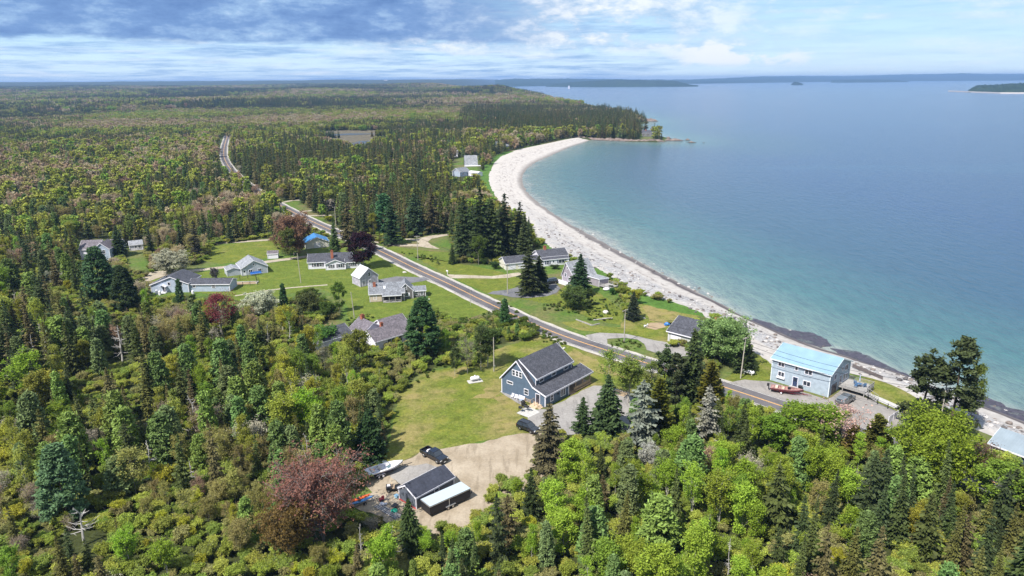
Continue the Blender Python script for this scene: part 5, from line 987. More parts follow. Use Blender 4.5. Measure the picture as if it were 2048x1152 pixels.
PR = {                                      # kind -> list of (crown, trunk, nominal height)
 'spruce': [(*spruce(11, 2.5, 1), 11), (*spruce(12, 2.0, 2, lev=2.5), 12), (*spruce(9, 2.4, 3, full=1.1), 9), (*spruce(13, 1.5, 4, lev=2.2, nb=7), 13), (*spruce(12, 2.6, 5, gap=.25, wob=.45, tip=.6, bare=.15), 12), (*spruce(10, 1.9, 6, gap=.1), 10)],
 'yard_spruce': [(*spruce(10, 2.7, 11, lev=3.2, full=1.25, bare=.03, wid=.26), 10), (*spruce(10, 2.2, 12, lev=3.0, full=1.2, bare=.03, wid=.24), 10), (*spruce(13, 3.0, 13, lev=2.6, full=1.15, gap=.12, wob=.4, tip=.65), 13), (*spruce(10, 3.2, 14, lev=3.2, full=1.3, bare=.02, tip=.65, wid=.28), 10)],
 'larch': [(*larch(11, 2.6, 21, 40), 11), (*larch(10, 3.0, 22, 36), 10), (*larch(12, 2.2, 23, 40), 12)],
 'big_larch': [(*larch(18, 4.6, 24, 64), 18)],
 'birch': [(*broad(10, 1.9, 31, bark=m_birch, n=80, nl=15, size=.15, crown0=.22, up=1.3), 10), (*broad(11, 1.6, 32, bark=m_birch, n=60, nl=16, crown0=.25, up=1.6, size=.14), 11), (*broad(9, 2.4, 33, bark=m_birch, n=64, stems=3, spread=.6, nl=10, size=.15, up=1.2), 9), (*broad(10, 2.3, 34, n=95, nl=14, size=.16, crown0=.15, up=1.), 10), (*broad(11, 2.0, 35, bark=m_birch, n=30, nl=14, crown0=.3, up=1.4, size=.14, twig=.02), 11), (*broad(10, 2.2, 36, bark=m_birch, n=34, nl=9, stems=4, crown0=.35, up=1.4, size=.14, spread=.8, twig=.02), 10)],
 'maple': [(*broad(9, 2.7, 41, n=34, nl=13, nsub=8, size=.13, twig=.018, crown0=.2, up=1.0), 9), (*broad(10, 2.4, 42, n=28, nl=14, nsub=8, size=.13, twig=.018, crown0=.25, up=1.3), 10), (*broad(8.5, 2.9, 43, n=30, nl=9, nsub=8, stems=3, spread=.6, size=.13, twig=.018, crown0=.25), 8.5)],
 'big_maple': [(*broad(12, 5.8, 51, n=8, nl=16, nsub=24, stems=5, spread=.55, size=.15, rad=.6, crown0=.2, up=1.0, twig=.02), 12), (*broad(11, 5.4, 50, n=26, nl=15, nsub=14, stems=5, spread=.55, size=.18, rad=.8, crown0=.2, up=.9), 11)],
 'beech': [(*broad(13, 4.6, 52, n=90, nl=22, nsub=7, size=.23, rad=1.0, crown0=.18, up=.55, rt=.2), 13)],
 'round_tree': [(*broad(10, 5.0, 53, n=70, nl=18, nsub=10, size=.18, rad=.9, crown0=.15, up=.6, stems=2, spread=.3), 10), (*broad(7, 4.2, 54, n=60, nl=16, nsub=9, size=.18, rad=.75, crown0=.12, up=.6, stems=2, spread=.4), 7)],
 'bare_tree': [(*broad(8, 2.6, 55, n=7, nl=15, nsub=12, size=.13, crown0=.2, up=1.2), 8), (*broad(7, 2.8, 56, n=6, nl=12, nsub=12, stems=3, spread=.5, size=.13, crown0=.2), 7)],
 'shrub': [(*shrub(3.6, 1.9, 61, 44, .17), 3.6), (*shrub(3.0, 2.2, 62, 48, .17), 3.0), (*shrub(4.2, 1.8, 63, 44, .17), 4.2)],
 'cedar': [(*spruce(9, 1.9, 71, lev=3.4, full=1.4, droop=-.5, bare=.03, tip=.5, wid=.3, wob=.35), 9)],
 'pine': [(*pine(12, 3.2, 81), 12), (*pine(13, 3.0, 82), 13)],
 'dead_tree': [(None, snag(8, 91), 8), (None, snag(6.5, 92, True), 6.5), (None, snag(9, 93), 9), (None, snag(5.5, 94, True), 5.5)],
}
for _k in PR: PR[_k] = [(a, b, max(max(v.co.z for v in q.vertices) for q in (a, b) if q is not None)) for a, b, _h in PR[_k]]
COLS = {'spruce': [(.054, .077, .023), (.045, .068, .025), (.073, .096, .027), (.102, .107, .029), (.113, .102, .043)],
 'larch': [(.124, .209, .062), (.169, .249, .056), (.136, .186, .073)], 'big_larch': [(*larch(18, 4.6, 24, 64), 18)],
 'birch': [(.215, .339, .034), (.266, .373, .045), (.260, .294, .045), (.328, .339, .045), (.181, .288, .040), (.282, .316, .062)],
 'maple': [(.407, .339, .215), (.420, .362, .260), (.282, .249, .096), (.294, .294, .090), (.384, .282, .192)], 'shrub': [(.328, .350, .034), (.362, .373, .040), (.237, .282, .056), (.203, .294, .040)], 'bare_tree': [(.373, .350, .282), (.339, .282, .215)], 'dead_tree': [(1, 1, 1)], 'pine': [(.079, .107, .034)]}
NICE = {'spruce': 'spruce', 'larch': 'larch', 'birch': 'birch', 'maple': 'maple', 'shrub': 'shrub', 'bare_tree': 'bare tree', 'dead_tree': 'dead tree', 'pine': 'pine'}
def place(kind, var, loc, s, rz, col, label, cat='tree', group=None, name=None, sx=1., parts=True, lean=(0, 0)):
    cr, tk, h0 = PR[kind][var]
    nm = name or {'yard_spruce': 'spruce_tree', 'spruce': 'spruce_tree', 'larch': 'larch_tree', 'big_larch': 'larch_tree', 'birch': 'birch_tree', 'maple': 'maple_tree', 'big_maple': 'maple_tree', 'beech': 'beech_tree', 'round_tree': 'leafy_tree', 'bare_tree': 'bare_tree', 'shrub': 'shrub', 'cedar': 'cedar_tree', 'pine': 'pine_tree', 'dead_tree': 'dead_tree'}[kind]
    if cr is None: o = link(nm, tk)
    elif parts:
        o = bpy.data.objects.new(nm, None); o.empty_display_size = .1; COL.objects.link(o)
        a = link('crown', cr, o); a.color = (*col, 1); link('trunk', tk, o)
    else: o = link(nm, combined(kind, var)); o.color = (*col, 1)
    o.location = loc; o.rotation_euler = (lean[0], lean[1], rz); o.scale = (s*sx, s*sx, s); return tag(o, label, cat, group)
_cmb = {}
def combined(kind, var):
    if (kind, var) not in _cmb:
        cr, tk, h = PR[kind][var]
        if cr is None: me = tk
        else:
            bm = bmesh.new(); bm.from_mesh(cr); n = len(bm.faces); bm.from_mesh(tk); bm.faces.ensure_lookup_table()
            for f in bm.faces[n:]: f.material_index = 1
            me = bpy.data.meshes.new(kind); bm.to_mesh(me); bm.free(); me.materials.append(cr.materials[0]); me.materials.append(tk.materials[0])
        _cmb[(kind, var)] = me
    return _cmb[(kind, var)]
def special(kind, var, base, top, col, label, sx=1., rz=None, prot=True, name=None, cat='tree', lean=(0, 0)):
    b = G(*base); h0 = PR[kind][var][2]; lo, hi = .5, 45.
    for _ in range(30):
        m = (lo+hi)/2
        if PX([[b.x, b.y, m]])[0, 1] > top: lo = m
        else: hi = m
    s = lo/h0; TAKEN.append((b.x, b.y, 1.6*s*sx)); (special_prot(b, base, top, kind) if prot else None); return place(kind, var, (b.x, b.y, 0), s, random.uniform(0, 6.28) if rz is None else rz, col, label, cat, None, name, sx, lean=lean)
TAKEN = []; PROT = []
def special_prot(b, base, top, kind):
    if kind in ('shrub', 'dead_tree'): return
    H = base[1]-top; w_ = H*(.3 if kind in ('big_maple', 'beech', 'round_tree') else .17); y0 = base[1]-H*.12
    PROT.append(([(base[0]-w_, y0), (base[0]+w_, y0), (base[0]+w_*(.9 if w_ > H*.25 else .25), top+2), (base[0]-w_*(.9 if w_ > H*.25 else .25), top+2)], math.hypot(b.x, b.y)))
DK, MD, BR, GYG = (.036, .058, .019), (.055, .085, .026), (.095, .088, .038), (.16, .18, .15)
special('yard_spruce', 3, (742, 916), 816, (.024, .05, .016), 'full dark green spruce at the lawn corner beside the white motorboat', 1.12)
special('yard_spruce', 0, (822, 1112), 996, (.045, .085, .024), 'fresh green spruce standing in front of the slate shed')
special('big_maple', 0, (648, 1085), 882, (.25, .125, .095), 'wide maple with dark red buds beside the kayaks', .98)
special('big_maple', 1, (575, 1120), 985, (.20, .15, .045), 'rusty brown leafing maple in front of the red budded one', .8)
special('beech', 0, (727, 536), 461, (.036, .012, .02), 'dark purple leaved beech at the end of the long white house', 1.0)
special('round_tree', 1, (348, 549), 498, (.46, .47, .36), 'large round white blossoming tree behind the grey blue house', 1.25)
special('round_tree', 1, (524, 632), 580, (.42, .44, .34), 'white blossoming apple tree on the lawn above the woods', 1.05)
special('round_tree', 1, (112, 572), 540, (.36, .38, .30), 'white blossoming tree at the left wood edge', 1.1)
special('round_tree', 1, (661, 421), 395, (.48, .44, .38), 'white blossoming tree by the far road verge', .9)
special('round_tree', 1, (1300, 935), 885, (.52, .53, .50), 'white blossoming bush at the lawn corner below the parking', .75)
special('maple', 0, (445, 672), 572, (.26, .07, .06), 'thin maple with red buds below the grey blue house wing', 1.1)
special('round_tree', 0, (588, 512), 420, (.22, .13, .085), 'reddish brown leafing tree between the lane and the road', .82)
special('birch', 3, (582, 520), 452, (.11, .13, .03), 'olive leafing tree by the garden shed', .95)
special('yard_spruce', 1, (672, 520), 435, MD, 'narrow spruce with pole at the road by the blue roofed garage', .8)
special('spruce', 4, (700, 510), 400, BR, 'tall brownish spruce behind the purple beech', 1.1)
special('yard_spruce', 2, (785, 490), 395, (.03, .055, .02), 'tall full spruce behind the sandy turnaround', 1.1); special('larch', 0, (770, 470), 385, (.06, .15, .06), 'tall fresh green larch among the spruces behind the turnaround', 1.1)
special('yard_spruce', 3, (830, 470), 385, (.05, .085, .04), 'broad pale green spruce above the turnaround', .9); special('spruce', 4, (865, 468), 372, BR, 'brown tinged spruce left of the grey pole', 1.1)
special('yard_spruce', 0, (905, 528), 488, MD, 'small dark spruce at the left end of the spruce stand', .9); special('birch', 3, (957, 530), 468, (.10, .16, .03), 'light green birch in front of the dark spruce stand', .95)
for i, (x, y, t, v, sx, c, lab) in enumerate(((930, 515, 390, 2, 1.1, (.04, .06, .022), 'broad brown green spruce at the left of the dark stand'), (962, 520, 372, 2, 1.0, DK, 'tall dark spruce in the middle of the dark stand'), (985, 518, 398, 0, 1.0, MD, 'dark green spruce behind the ranch house garage'), (1010, 512, 385, 2, 1.0, DK, 'dark spruce at the beach side of the stand'), (1040, 505, 402, 2, .9, (.035, .05, .02), 'ragged spruce nearest the beach in the stand'), (1050, 515, 430, 0, 1.0, (.05, .065, .024), 'olive spruce leaning over the ranch house roof'), (940, 500, 415, 3, 1.0, (.05, .085, .025), 'yellowish green conifer at the back of the dark stand'))):
    special('yard_spruce', v, (x, y), t, c, lab, sx)
special('yard_spruce', 2, (1057, 590), 490, (.045, .06, .022), 'big spruce of the pair inside the curved driveway', 1.25); special('yard_spruce', 3, (1078, 582), 510, DK, 'darker spruce of the pair inside the curved driveway', 1.0)
special('yard_spruce', 0, (1160, 590), 507, (.028, .056, .022), 'symmetrical spruce in front of the mauve cottage', 1.25); special('round_tree', 1, (1150, 617), 570, (.09, .13, .035), 'bushy olive tree below the spruce of the mauve cottage', 1.0); special('birch', 3, (1178, 612), 575, (.07, .12, .03), 'dark leafy tree beside the mauve cottage lean-to', 1.0)
special('yard_spruce', 0, (1266, 640), 582, (.03, .042, .024), 'lone dark spruce on the lawn by the fire ring', 1.15)
special('round_tree', 0, (1440, 728), 628, (.22, .36, .13), 'large pale green willow beside the garage house', 1.05)
special('yard_spruce', 0, (1487, 742), 667, DK, 'dark spruce behind the leaning pole and gas tank', 1.35)
special('yard_spruce', 1, (1381, 800), 656, (.05, .075, .024), 'tall green spruce in front of the garage house', 1.15); special('pine', 0, (1328, 795), 688, (.055, .085, .03), 'bushy pine by the road in front of the garage house', 1.05); special('pine', 1, (1352, 812), 705, (.06, .085, .035), 'rounded pine beside the tall green spruce', 1.0); special('yard_spruce', 2, (1395, 806), 720, (.035, .055, .022), 'dark spruce squeezed behind the rounded pine', .9)
special('cedar', 0, (1418, 815), 722, (.13, .14, .02), 'yellow green cedar right of the tall spruce', 1.2); special('cedar', 0, (1315, 872), 755, (.11, .13, .018), 'yellow green cedar right of the pale grey spruce', 1.1)
special('yard_spruce', 0, (1214, 866), 748, (.05, .08, .03), 'bluish green spruce on the edge of the paved parking', 1.3); special('yard_spruce', 2, (1165, 866), 793, (.042, .075, .026), 'shorter ragged spruce left of the bluish one', 1.35)
special('spruce', 4, (1282, 895), 757, GYG, 'pale grey lichen covered spruce with bare lower trunk', 1.4); special('spruce', 4, (1412, 880), 768, (.2, .2, .17), 'nearly leafless grey spruce at the roadside woods', 1.2)
special('yard_spruce', 2, (1098, 945), 805, (.085, .075, .042), 'large brownish spruce with cones beside the black SUV', 1.25); special('spruce', 0, (1062, 1035), 935, DK, 'dark spruce at the edge of the gravel yard', .95)

special('big_larch', 0, (136, 1045), 885, (.11, .21, .10), 'big blue green larch in the lower left woods', 1.15)
special('pine', 0, (1842, 860), 697, (.045, .062, .022), 'shorter of the two shore pines by the white fence', 1.1); special('pine', 1, (1897, 868), 672, (.052, .066, .026), 'taller ragged shore pine by the transformer pole', 1.0); special('birch', 1, (1935, 868), 725, (.14, .19, .04), 'thin yellow green tree behind the shore pines', .8)

special('bare_tree', 0, (1950, 990), 870, (.23, .15, .10), 'bare brown twiggy tree left of the low cottage', .7)
special('big_larch', 0, (848, 715), 592, (.05, .115, .04), 'big green larch beside the rambling house', 1.3); special('larch', 2, (1010, 655), 595, (.055, .14, .045), 'bright green larch at the roadside above the blue house', .9)
special('birch', 0, (910, 752), 690, (.07, .1, .035), 'sparse birch clump left of the meter pole', .8); special('bare_tree', 0, (935, 748), 672, (.22, .22, .14), 'bare pale birch beside the white gas tank', .9); special('birch', 1, (962, 740), 650, (.085, .12, .04), 'white stemmed birch by the meter pole', 1.0); special('birch', 2, (975, 735), 645, (.08, .13, .035), 'multi stemmed birch just left of the meter pole', .9)
special('birch', 3, (680, 625), 560, (.11, .19, .03), 'bright green birch on the lawn below the barn', .8); special('round_tree', 1, (615, 630), 580, (.12, .15, .05), 'grey green round bush tree on the left lawn', .85); special('larch', 2, (569, 620), 565, (.04, .1, .035), 'small dark larch beside the apple tree', .75); special('round_tree', 1, (655, 637), 600, (.09, .17, .03), 'leafy green bush tree right of the grey round one', .8)
special('shrub', 0, (642, 690), 650, (.06, .13, .025), 'dense dark green bush at the rambling house wing', 1.6, cat='shrub'); special('shrub', 1, (612, 708), 680, (.13, .085, .06), 'brown leafless bush at the meadow edge', 1.0, cat='shrub')
special('birch', 3, (722, 745), 655, (.15, .17, .03), 'yellow green maple in front of the rambling house', 1.1); special('bare_tree', 0, (650, 745), 690, (.2, .2, .15), 'grey bare tree left of the yellow green maple', .9)
special('birch', 4, (1216, 795), 690, (.17, .25, .04), 'thin pale birch between blue house porch and the road', 1.1); special('birch', 5, (1256, 806), 702, (.18, .25, .05), 'sparse many stemmed birch by the raised bed frame', 1.1); special('birch', 4, (1302, 800), 715, (.17, .24, .05), 'thin birch left of the roadside pine', 1.1)
for kd_, v_, bs_, tp_, cl_, lb_, sx_ in (('birch', 3, (1602, 902), 806, (.17, .30, .03), 'bright green birch whose top reaches the road by the maroon boat', 1.7), ('birch', 0, (1650, 908), 812, (.20, .32, .04), 'bright green birch right of the one by the maroon boat', 1.5), ('birch', 3, (1545, 905), 826, (.15, .27, .03), 'leafy green birch left of the one by the maroon boat', 1.5), ('birch', 0, (1500, 885), 808, (.19, .27, .035), 'yellowish birch hiding the road near the leaning pole', 1.3), ('cedar', 0, (1748, 912), 828, (.13, .15, .03), 'olive cedar in front of the parking lot edge', 1.5), ('cedar', 0, (1702, 918), 850, (.15, .13, .03), 'brownish cedar left of the olive one', 1.5), ('round_tree', 0, (1862, 985), 818, (.21, .30, .03), 'large yellow green spreading tree below the white picket fence', .85), ('birch', 3, (1805, 940), 846, (.16, .27, .03), 'green birch between the cedar and the large spreading tree', 1.4), ('birch', 2, (1935, 985), 885, (.17, .25, .03), 'green birch right of the large spreading tree', 1.3), ('birch', 3, (1988, 1030), 918, (.18, .28, .04), 'yellow green birch hiding the road below the low cottage', 1.3), ('birch', 0, (2035, 1050), 940, (.16, .25, .035), 'green birch at the right end of the road verge', 1.3), ('spruce', 2, (2012, 1048), 935, (.05, .075, .025), 'dark spruce between two birches below the low cottage', 1.3), ('bare_tree', 1, (1668, 900), 806, (.45, .30, .28), 'thin pinkish flowering sapling at the roadside by the grey pickup', 1.2), ('birch', 4, (1455, 878), 806, (.16, .25, .035), 'slender birch beside the leafless grey spruce', 1.3)): special(kd_, v_, bs_, tp_, cl_, lb_, sx_, prot=False)
for bs_, tp_, v_, lb_ in (((1226, 276.5), 247, 1, 'dark spruce near the beach end of the rocky point'), ((1246, 277.5), 252, 3, 'broad spruce in front of the long dark roofed house'), ((1258, 277.5), 256, 0, 'small spruce on the shore edge of the rocky point'), ((1268, 274), 241, 4, 'tall thin spruce left of the small dark house on the point'), ((1291, 268), 236, 4, 'ragged reddish spruce standing behind the small dark house on the point'), ((1275, 277), 261, 2, 'low spruce in front of the small dark house on the point')): special('spruce', v_, bs_, tp_, BR if v_ == 4 else DK, lb_, 1.2, prot=False)
special('yard_spruce', 0, (240, 513), 450, DK, 'dark spruce right of the old farmhouse', 1.15); special('yard_spruce', 2, (303, 510), 457, DK, 'dark spruce right of the small white shed', 1.0); special('yard_spruce', 1, (365, 510), 450, (.025, .042, .018), 'dark spruce behind the white blossoming tree', .9); special('spruce', 4, (395, 515), 440, (.05, .05, .03), 'thin grey brown spruce at the lane end', 1.0)
special('big_larch', 0, (205, 605), 492, (.06, .12, .05), 'large dark green larch hiding the old farmhouse front', 1.3); special('big_larch', 0, (255, 625), 530, (.045, .085, .03), 'second dark larch beside the grey blue house', 1.2); special('larch', 2, (362, 610), 556, (.05, .1, .04), 'thin larch in front of the grey blue house', .75)
special('round_tree', 0, (430, 560), 533, (.2, .19, .19), 'grey bushy lilac tree at the house wing', .6)

special('shrub', 0, (657, 443), 431, (.26, .28, .02), 'bright yellow flowering bush at the road verge', 1.2, cat='shrub'); special('shrub', 0, (1225, 590), 575, (.05, .14, .03), 'clipped round green bush below the cottage deck', .8, cat='shrub'); special('shrub', 1, (1222, 577), 568, (.05, .08, .03), 'low dark bush at the cottage deck corner', 1.0, cat='shrub'); special('shrub', 1, (1110, 538), 526, (.05, .08, .028), 'dark foundation bush in front of the ranch house', 1.4, cat='shrub'); special('shrub', 0, (992, 538), 522, (.05, .11, .03), 'green bush at the garage gable of the ranch house', 1.2, cat='shrub'); special('shrub', 1, (1272, 640), 628, (.06, .14, .03), 'low green bush at the foot of the lone spruce', 1.0, cat='shrub')

for x, y, t, lab in ((245, 722, 650, 'curved white dead tree in the left woods'), (170, 1090, 1010, 'grey dead tree with long side branches at the lower left'), (355, 640, 595, 'x')): 
    if lab != 'x': special('dead_tree', 1 if t == 650 else 3, (x, y), t, (1, 1, 1), lab, 1.3)
# ---- open ground where the wood leaves a view (photo polygons)
OPEN = [
 [(720, 962), (775, 905), (780, 850), (795, 795), (830, 750), (900, 730), (950, 735), (990, 695), (1085, 664), (1145, 690), (1215, 722), (1300, 735), (1290, 770), (1250, 800), (1262, 850), (1200, 872), (1120, 858), (1060, 905), (1050, 945), (965, 965), (985, 1010), (930, 1042), (860, 1058), (790, 1045), (695, 1015), (690, 998), (735, 955)],
 [(742, 492), (800, 480), (900, 464), (905, 490), (900, 525), (990, 532), (1040, 500), (1120, 490), (1140, 545), (1195, 530), (1245, 600), (1248, 640), (1290, 595), (1420, 625), (1430, 640), (1345, 640), (1330, 690), (1400, 712), (1320, 745), (1190, 730), (1100, 672), (960, 600), (890, 600), (760, 515)],
 [(425, 492), (545, 474), (560, 505), (600, 500), (625, 470), (720, 500), (760, 495), (890, 570), (1000, 622), (920, 650), (880, 620), (830, 625), (790, 650), (700, 650), (640, 660), (690, 620), (640, 590), (560, 600), (490, 604), (400, 592), (300, 592), (285, 558), (330, 535), (410, 528), (420, 505)],
 [(250, 492), (290, 492), (300, 545), (250, 540)], [(158, 480), (222, 480), (225, 522), (160, 525)],
 [(436, 275), (464, 272), (456, 318), (464, 331), (446, 332), (440, 325)], [(555, 402), (600, 402), (650, 440), (700, 470), (770, 505), (740, 512), (650, 468), (600, 438)],
 [(622, 264), (680, 261.5), (800, 261.5), (778, 267), (748, 272), (740, 281), (706, 287), (694, 280), (640, 271)], [(975, 345), (990, 312), (1050, 294), (1140, 276), (1182, 281), (1330, 289), (1600, 289), (1600, 640), (1420, 630), (1200, 540), (1100, 495), (1072, 470), (1060, 430), (1000, 402), (980, 385)],
 [(1335, 286), (1320, 250), (1300, 215), (1250, 200), (1110, 184), (1062, 174), (2100, 160), (2100, 680), (1500, 660), (1400, 400)],
 [(1440, 768), (1440, 740), (1500, 700), (1490, 655), (1540, 660), (1720, 700), (1860, 760), (1840, 800), (1805, 855), (1755, 866), (1690, 845), (1600, 818), (1530, 795)], [(1915, 845), (2060, 870), (2060, 925), (1975, 888), (1925, 870)], [(1860, 690), (2100, 690), (2100, 850), (1960, 800)],
 [(640, 645), (780, 630), (800, 660), (760, 690), (650, 672)], [(1930, 940), (1975, 950), (2050, 990), (2010, 990)],
 [(905, 318), (960, 312), (962, 345), (925, 350), (905, 350)], [(958, 350), (985, 330), (1010, 305), (1040, 300), (1000, 330), (980, 385)], [(870, 247), (1010, 244), (1000, 253), (900, 252)], [(1276, 266), (1300, 266), (1310, 277), (1280, 276)]]
# ------------------------------------------------------------------ woods
ground = gridmesh('ground', rs, ths, zg, [m_meadow], lambda P: (lambda q: {'wooded': (~np.any([inpoly(q, o) for o in OPEN], axis=0)).astype(float)})(PX(np.c_[P, np.zeros(len(P))])[:, :2]))
tag(ground, kind='structure')
roadw = np.array(ROAD)
def fbmv(P, s, seed): return fbm(P, s, seed, 2)
def scatter(d0, d1, sp, seed, marg=.2):
    g = np.random.default_rng(seed); X = np.arange(-d1*.8-30, d1*.8+30, sp); Y = np.arange(d0*.7, d1+sp, sp)
    x, y = np.meshgrid(X, Y); P = np.stack([x.ravel(), y.ravel()], -1)+g.uniform(-.42, .42, (x.size, 2))*sp
    d = np.hypot(P[:, 0], P[:, 1]); az = np.arctan2(P[:, 0], P[:, 1]); P = P[(d >= d0) & (d < d1) & (np.abs(az) < np.where(d < 160, R(45), R(39.5)))]
    ins = inland(P); k = ins > np.minimum(sp*.5, 6); P, ins = P[k], ins[k]
    q = PX(np.c_[P, np.zeros(len(P))]); k = np.ones(len(P), bool)
    for o in OPEN: k &= ~inpoly(q[:, :2], o)
    k &= polydist(P, roadw) > np.where(np.hypot(*P.T) < 420, 6.0, 3.8)
    for tx, ty, tr_ in TAKEN: k &= (P[:, 0]-tx)**2+(P[:, 1]-ty)**2 > (tr_+.8)**2
    P, ins, q = P[k], ins[k], q[k]; return P, q, terrain(P, ins)
KINDS = ['spruce', 'larch', 'birch', 'maple', 'shrub', 'bare_tree', 'dead_tree']
ZONES = {
 'LB': ([.08, .06, .24, .06, .50, .03, .03], 'in the thickets along the bottom left'), 'LL': ([.34, .20, .30, .03, .05, .03, .05], 'in the dense woods at the lower left'), 'BC': ([.27, .30, .34, .01, .05, .02, .03], 'in the woods below the gravel yard'),
 'BR': ([.24, .14, .52, .01, .04, .02, .04], 'in the bright woods at the lower right'), 'ML': ([.22, .27, .31, .05, .05, .04, .06], 'in the woods below the grey blue house'), 'MD': ([.18, .14, .46, .04, .12, .06, 0], 'around the meadow behind the blue house'),
 'LW': ([.25, .15, .28, .27, .02, .03, 0], 'in the wide woods left of the far road'), 'CW': ([.72, .08, .14, .03, .01, .01, .01], 'in the strip of woods between road and beach'), 'RS': ([.3, .1, .4, .04, .12, .04, 0], 'on the lots between road and shore'), 'RC': ([.46, .08, .36, .03, .02, .02, .03], 'in the spruce rich woods at the lower right corner'), 'HD': ([.64, .03, .19, .14, 0, 0, 0], 'on the wooded rocky point'), 'FA': ([.46, .05, .22, .27, 0, 0, 0], 'in the far woods')}  # the right corner zone carries a larger share of dark spruce
def zone(q, d):
    x, y = q[:, 0], q[:, 1]; z = np.full(len(q), 'LW', dtype='<U2')
    rx = np.interp(y, [p_[1] for p_ in ROADPX[::-1]], [p_[0] for p_ in ROADPX[::-1]]); z[(x > rx) & (y < 540)] = 'CW'; z[(x > 640) & (x < rx) & (y > 520) & (y <= 560)] = 'MD'; z[(y > 560) & (x < 640)] = 'ML'; z[(x > 640) & (y > 560)] = 'MD'; z[(x > rx) & (y >= 540)] = 'RS'; z[(y > 700) & (x < 760)] = 'LL'; z[(y > 1000) & (x < 760)] = 'LB'; z[(y > 850) & (x > 760)] = 'BC'; z[(y > 730) & (x > 1280)] = 'BR'
    z[(x > 1720) & (y > 850)] = 'RC'; z[(y < 300) & (x > 930) & (d < 1650)] = 'HD'; z[(d > 900) & (z != 'HD')] = 'FA'; return z
COLADJ = {'spruce': ['dark green', 'deep green', 'mid green', 'olive green', 'brownish'], 'larch': ['blue green', 'fresh green', 'grey green'], 'birch': ['bright green', 'light green', 'olive', 'yellowish green', 'leafy green', 'pale olive'], 'maple': ['tan brown', 'pale pinkish', 'brown', 'yellow brown', 'reddish brown'], 'shrub': ['yellow green', 'bright yellow green', 'olive green', 'green'], 'bare_tree': ['pale grey', 'brownish grey'], 'dead_tree': ['white weathered']}
trees = []                                  # (kind, var, colour, x, y, z, scale, rot, zone, dist)
def populate(d0, d1, sp, seed):
    P, q, z = scatter(d0, d1, sp, seed); g = np.random.default_rng(seed+1); n = len(P); d = np.hypot(P[:, 0], P[:, 1]); zn = zone(q, d)
    n1 = fbmv(P, 70. if d0 < 900 else 420., 5.5); n2 = fbmv(P, 38. if d0 < 900 else 260., 9.2); n3 = fbmv(P, 22., 2.2) if d0 < 900 else n2
    W = np.array([ZONES[k][0] for k in zn]); hd = zn == 'HD'; W[:, 0] *= np.exp(np.where(hd, .5, 3.2 if d0 < 900 else 5.)*n1); W[:, 3] *= np.exp(-2.6*n1+2.5*n2); W[:, 2] *= np.exp(-2.2*n2); W[:, 1] *= np.exp(2.0*n3); W /= W.sum(1, keepdims=True)
    kd = (W.cumsum(1) < g.random((n, 1))).sum(1).clip(0, 6); out = []
    H = {'spruce': (5.5, 13.5), 'larch': (6, 12), 'birch': (4.8, 11.5), 'maple': (6, 9.5), 'shrub': (2.6, 4.4), 'bare_tree': (5, 8), 'dead_tree': (4.5, 8.5)}
    hh = np.array([g.uniform(*H[KINDS[k]]) for k in kd])*np.where(zn == 'LB', .72, 1.)*np.where(zn == 'HD', 1.25, 1.)*np.where((zn == 'CW') & (kd == 0), 1.2, 1.)*np.where((zn == 'LL') | (zn == 'ML'), 1.12, 1)*np.where(zn == 'MD', .8, 1)
    fs = (.35, .65, .9, 1.04) if d0 < 900 else (1.0,)
    ok = np.zeros(n, bool); sc = np.ones(n)
    for s in ((1., .7, .48) if d0 < 900 else (1.,)):
        bad = np.zeros(n, bool)
        for f in fs:
            for lat in ((-.17, .17) if f < .9 and d0 < 500 else (0,)):
                a = PX(np.c_[P[:, 0]+lat*hh*s, P[:, 1], z+hh*s*f])[:, :2]
                for o in OPEN: bad |= inpoly(a, o)
                if d0 < 480:
                    for o, pd in PROT: bad |= inpoly(a, o) & (d < pd-1)
        new = ~ok & ~bad; sc[new] = s; ok |= new
    small = sc < 1; ok &= ~(small & (hh*sc < 2.0))
    thin = ((zn == 'MD') | (zn == 'RS')) & (g.random(n) < .72); ok &= ~thin
    gap = (fbmv(P, 17., 7.7) > .22) & np.isin(zn, ['LL', 'ML', 'BC', 'BR', 'LB', 'LW', 'RC']) & (d < 480); ok &= ~gap
    for i in np.nonzero(ok)[0]:
        k = KINDS[kd[i]]; v = int(g.integers(len(PR[k]))); cs = COLS[k]; c = int(g.integers(len(cs)))
        if k == 'birch' and zn[i] in ('BR', 'BC'): c = int(g.choice([0, 0, 1, 1, 4]))
        if k == 'maple' and zn[i] not in ('LW', 'FA', 'CW', 'HD'): c = int(g.choice([2, 3, 2, 3, 4]))
        if k == 'birch' and zn[i] in ('LW', 'FA', 'CW', 'HD'): c = int(g.choice([2, 5, 5, 2, 4]))
        if k == 'birch' and zn[i] in ('LL', 'ML', 'LB'): v = int(g.choice([1, 4, 5, 4, 5, 0])); c = int(g.choice([2, 5, 3, 4, 0]))
        trees.append((k, v, c, P[i, 0], P[i, 1], z[i], hh[i]*sc[i]/PR[k][v][2], g.uniform(0, 6.28), zn[i], d[i], float(n2[i])))
populate(72, 240, 3.8, 101); populate(240, 480, 4.3, 202); populate(480, 900, 5.6, 303)
near = sorted(range(len(trees)), key=lambda i: -trees[i][6]*PR[trees[i][0]][trees[i][1]][2]/trees[i][9])
cnt = {}; rest = []
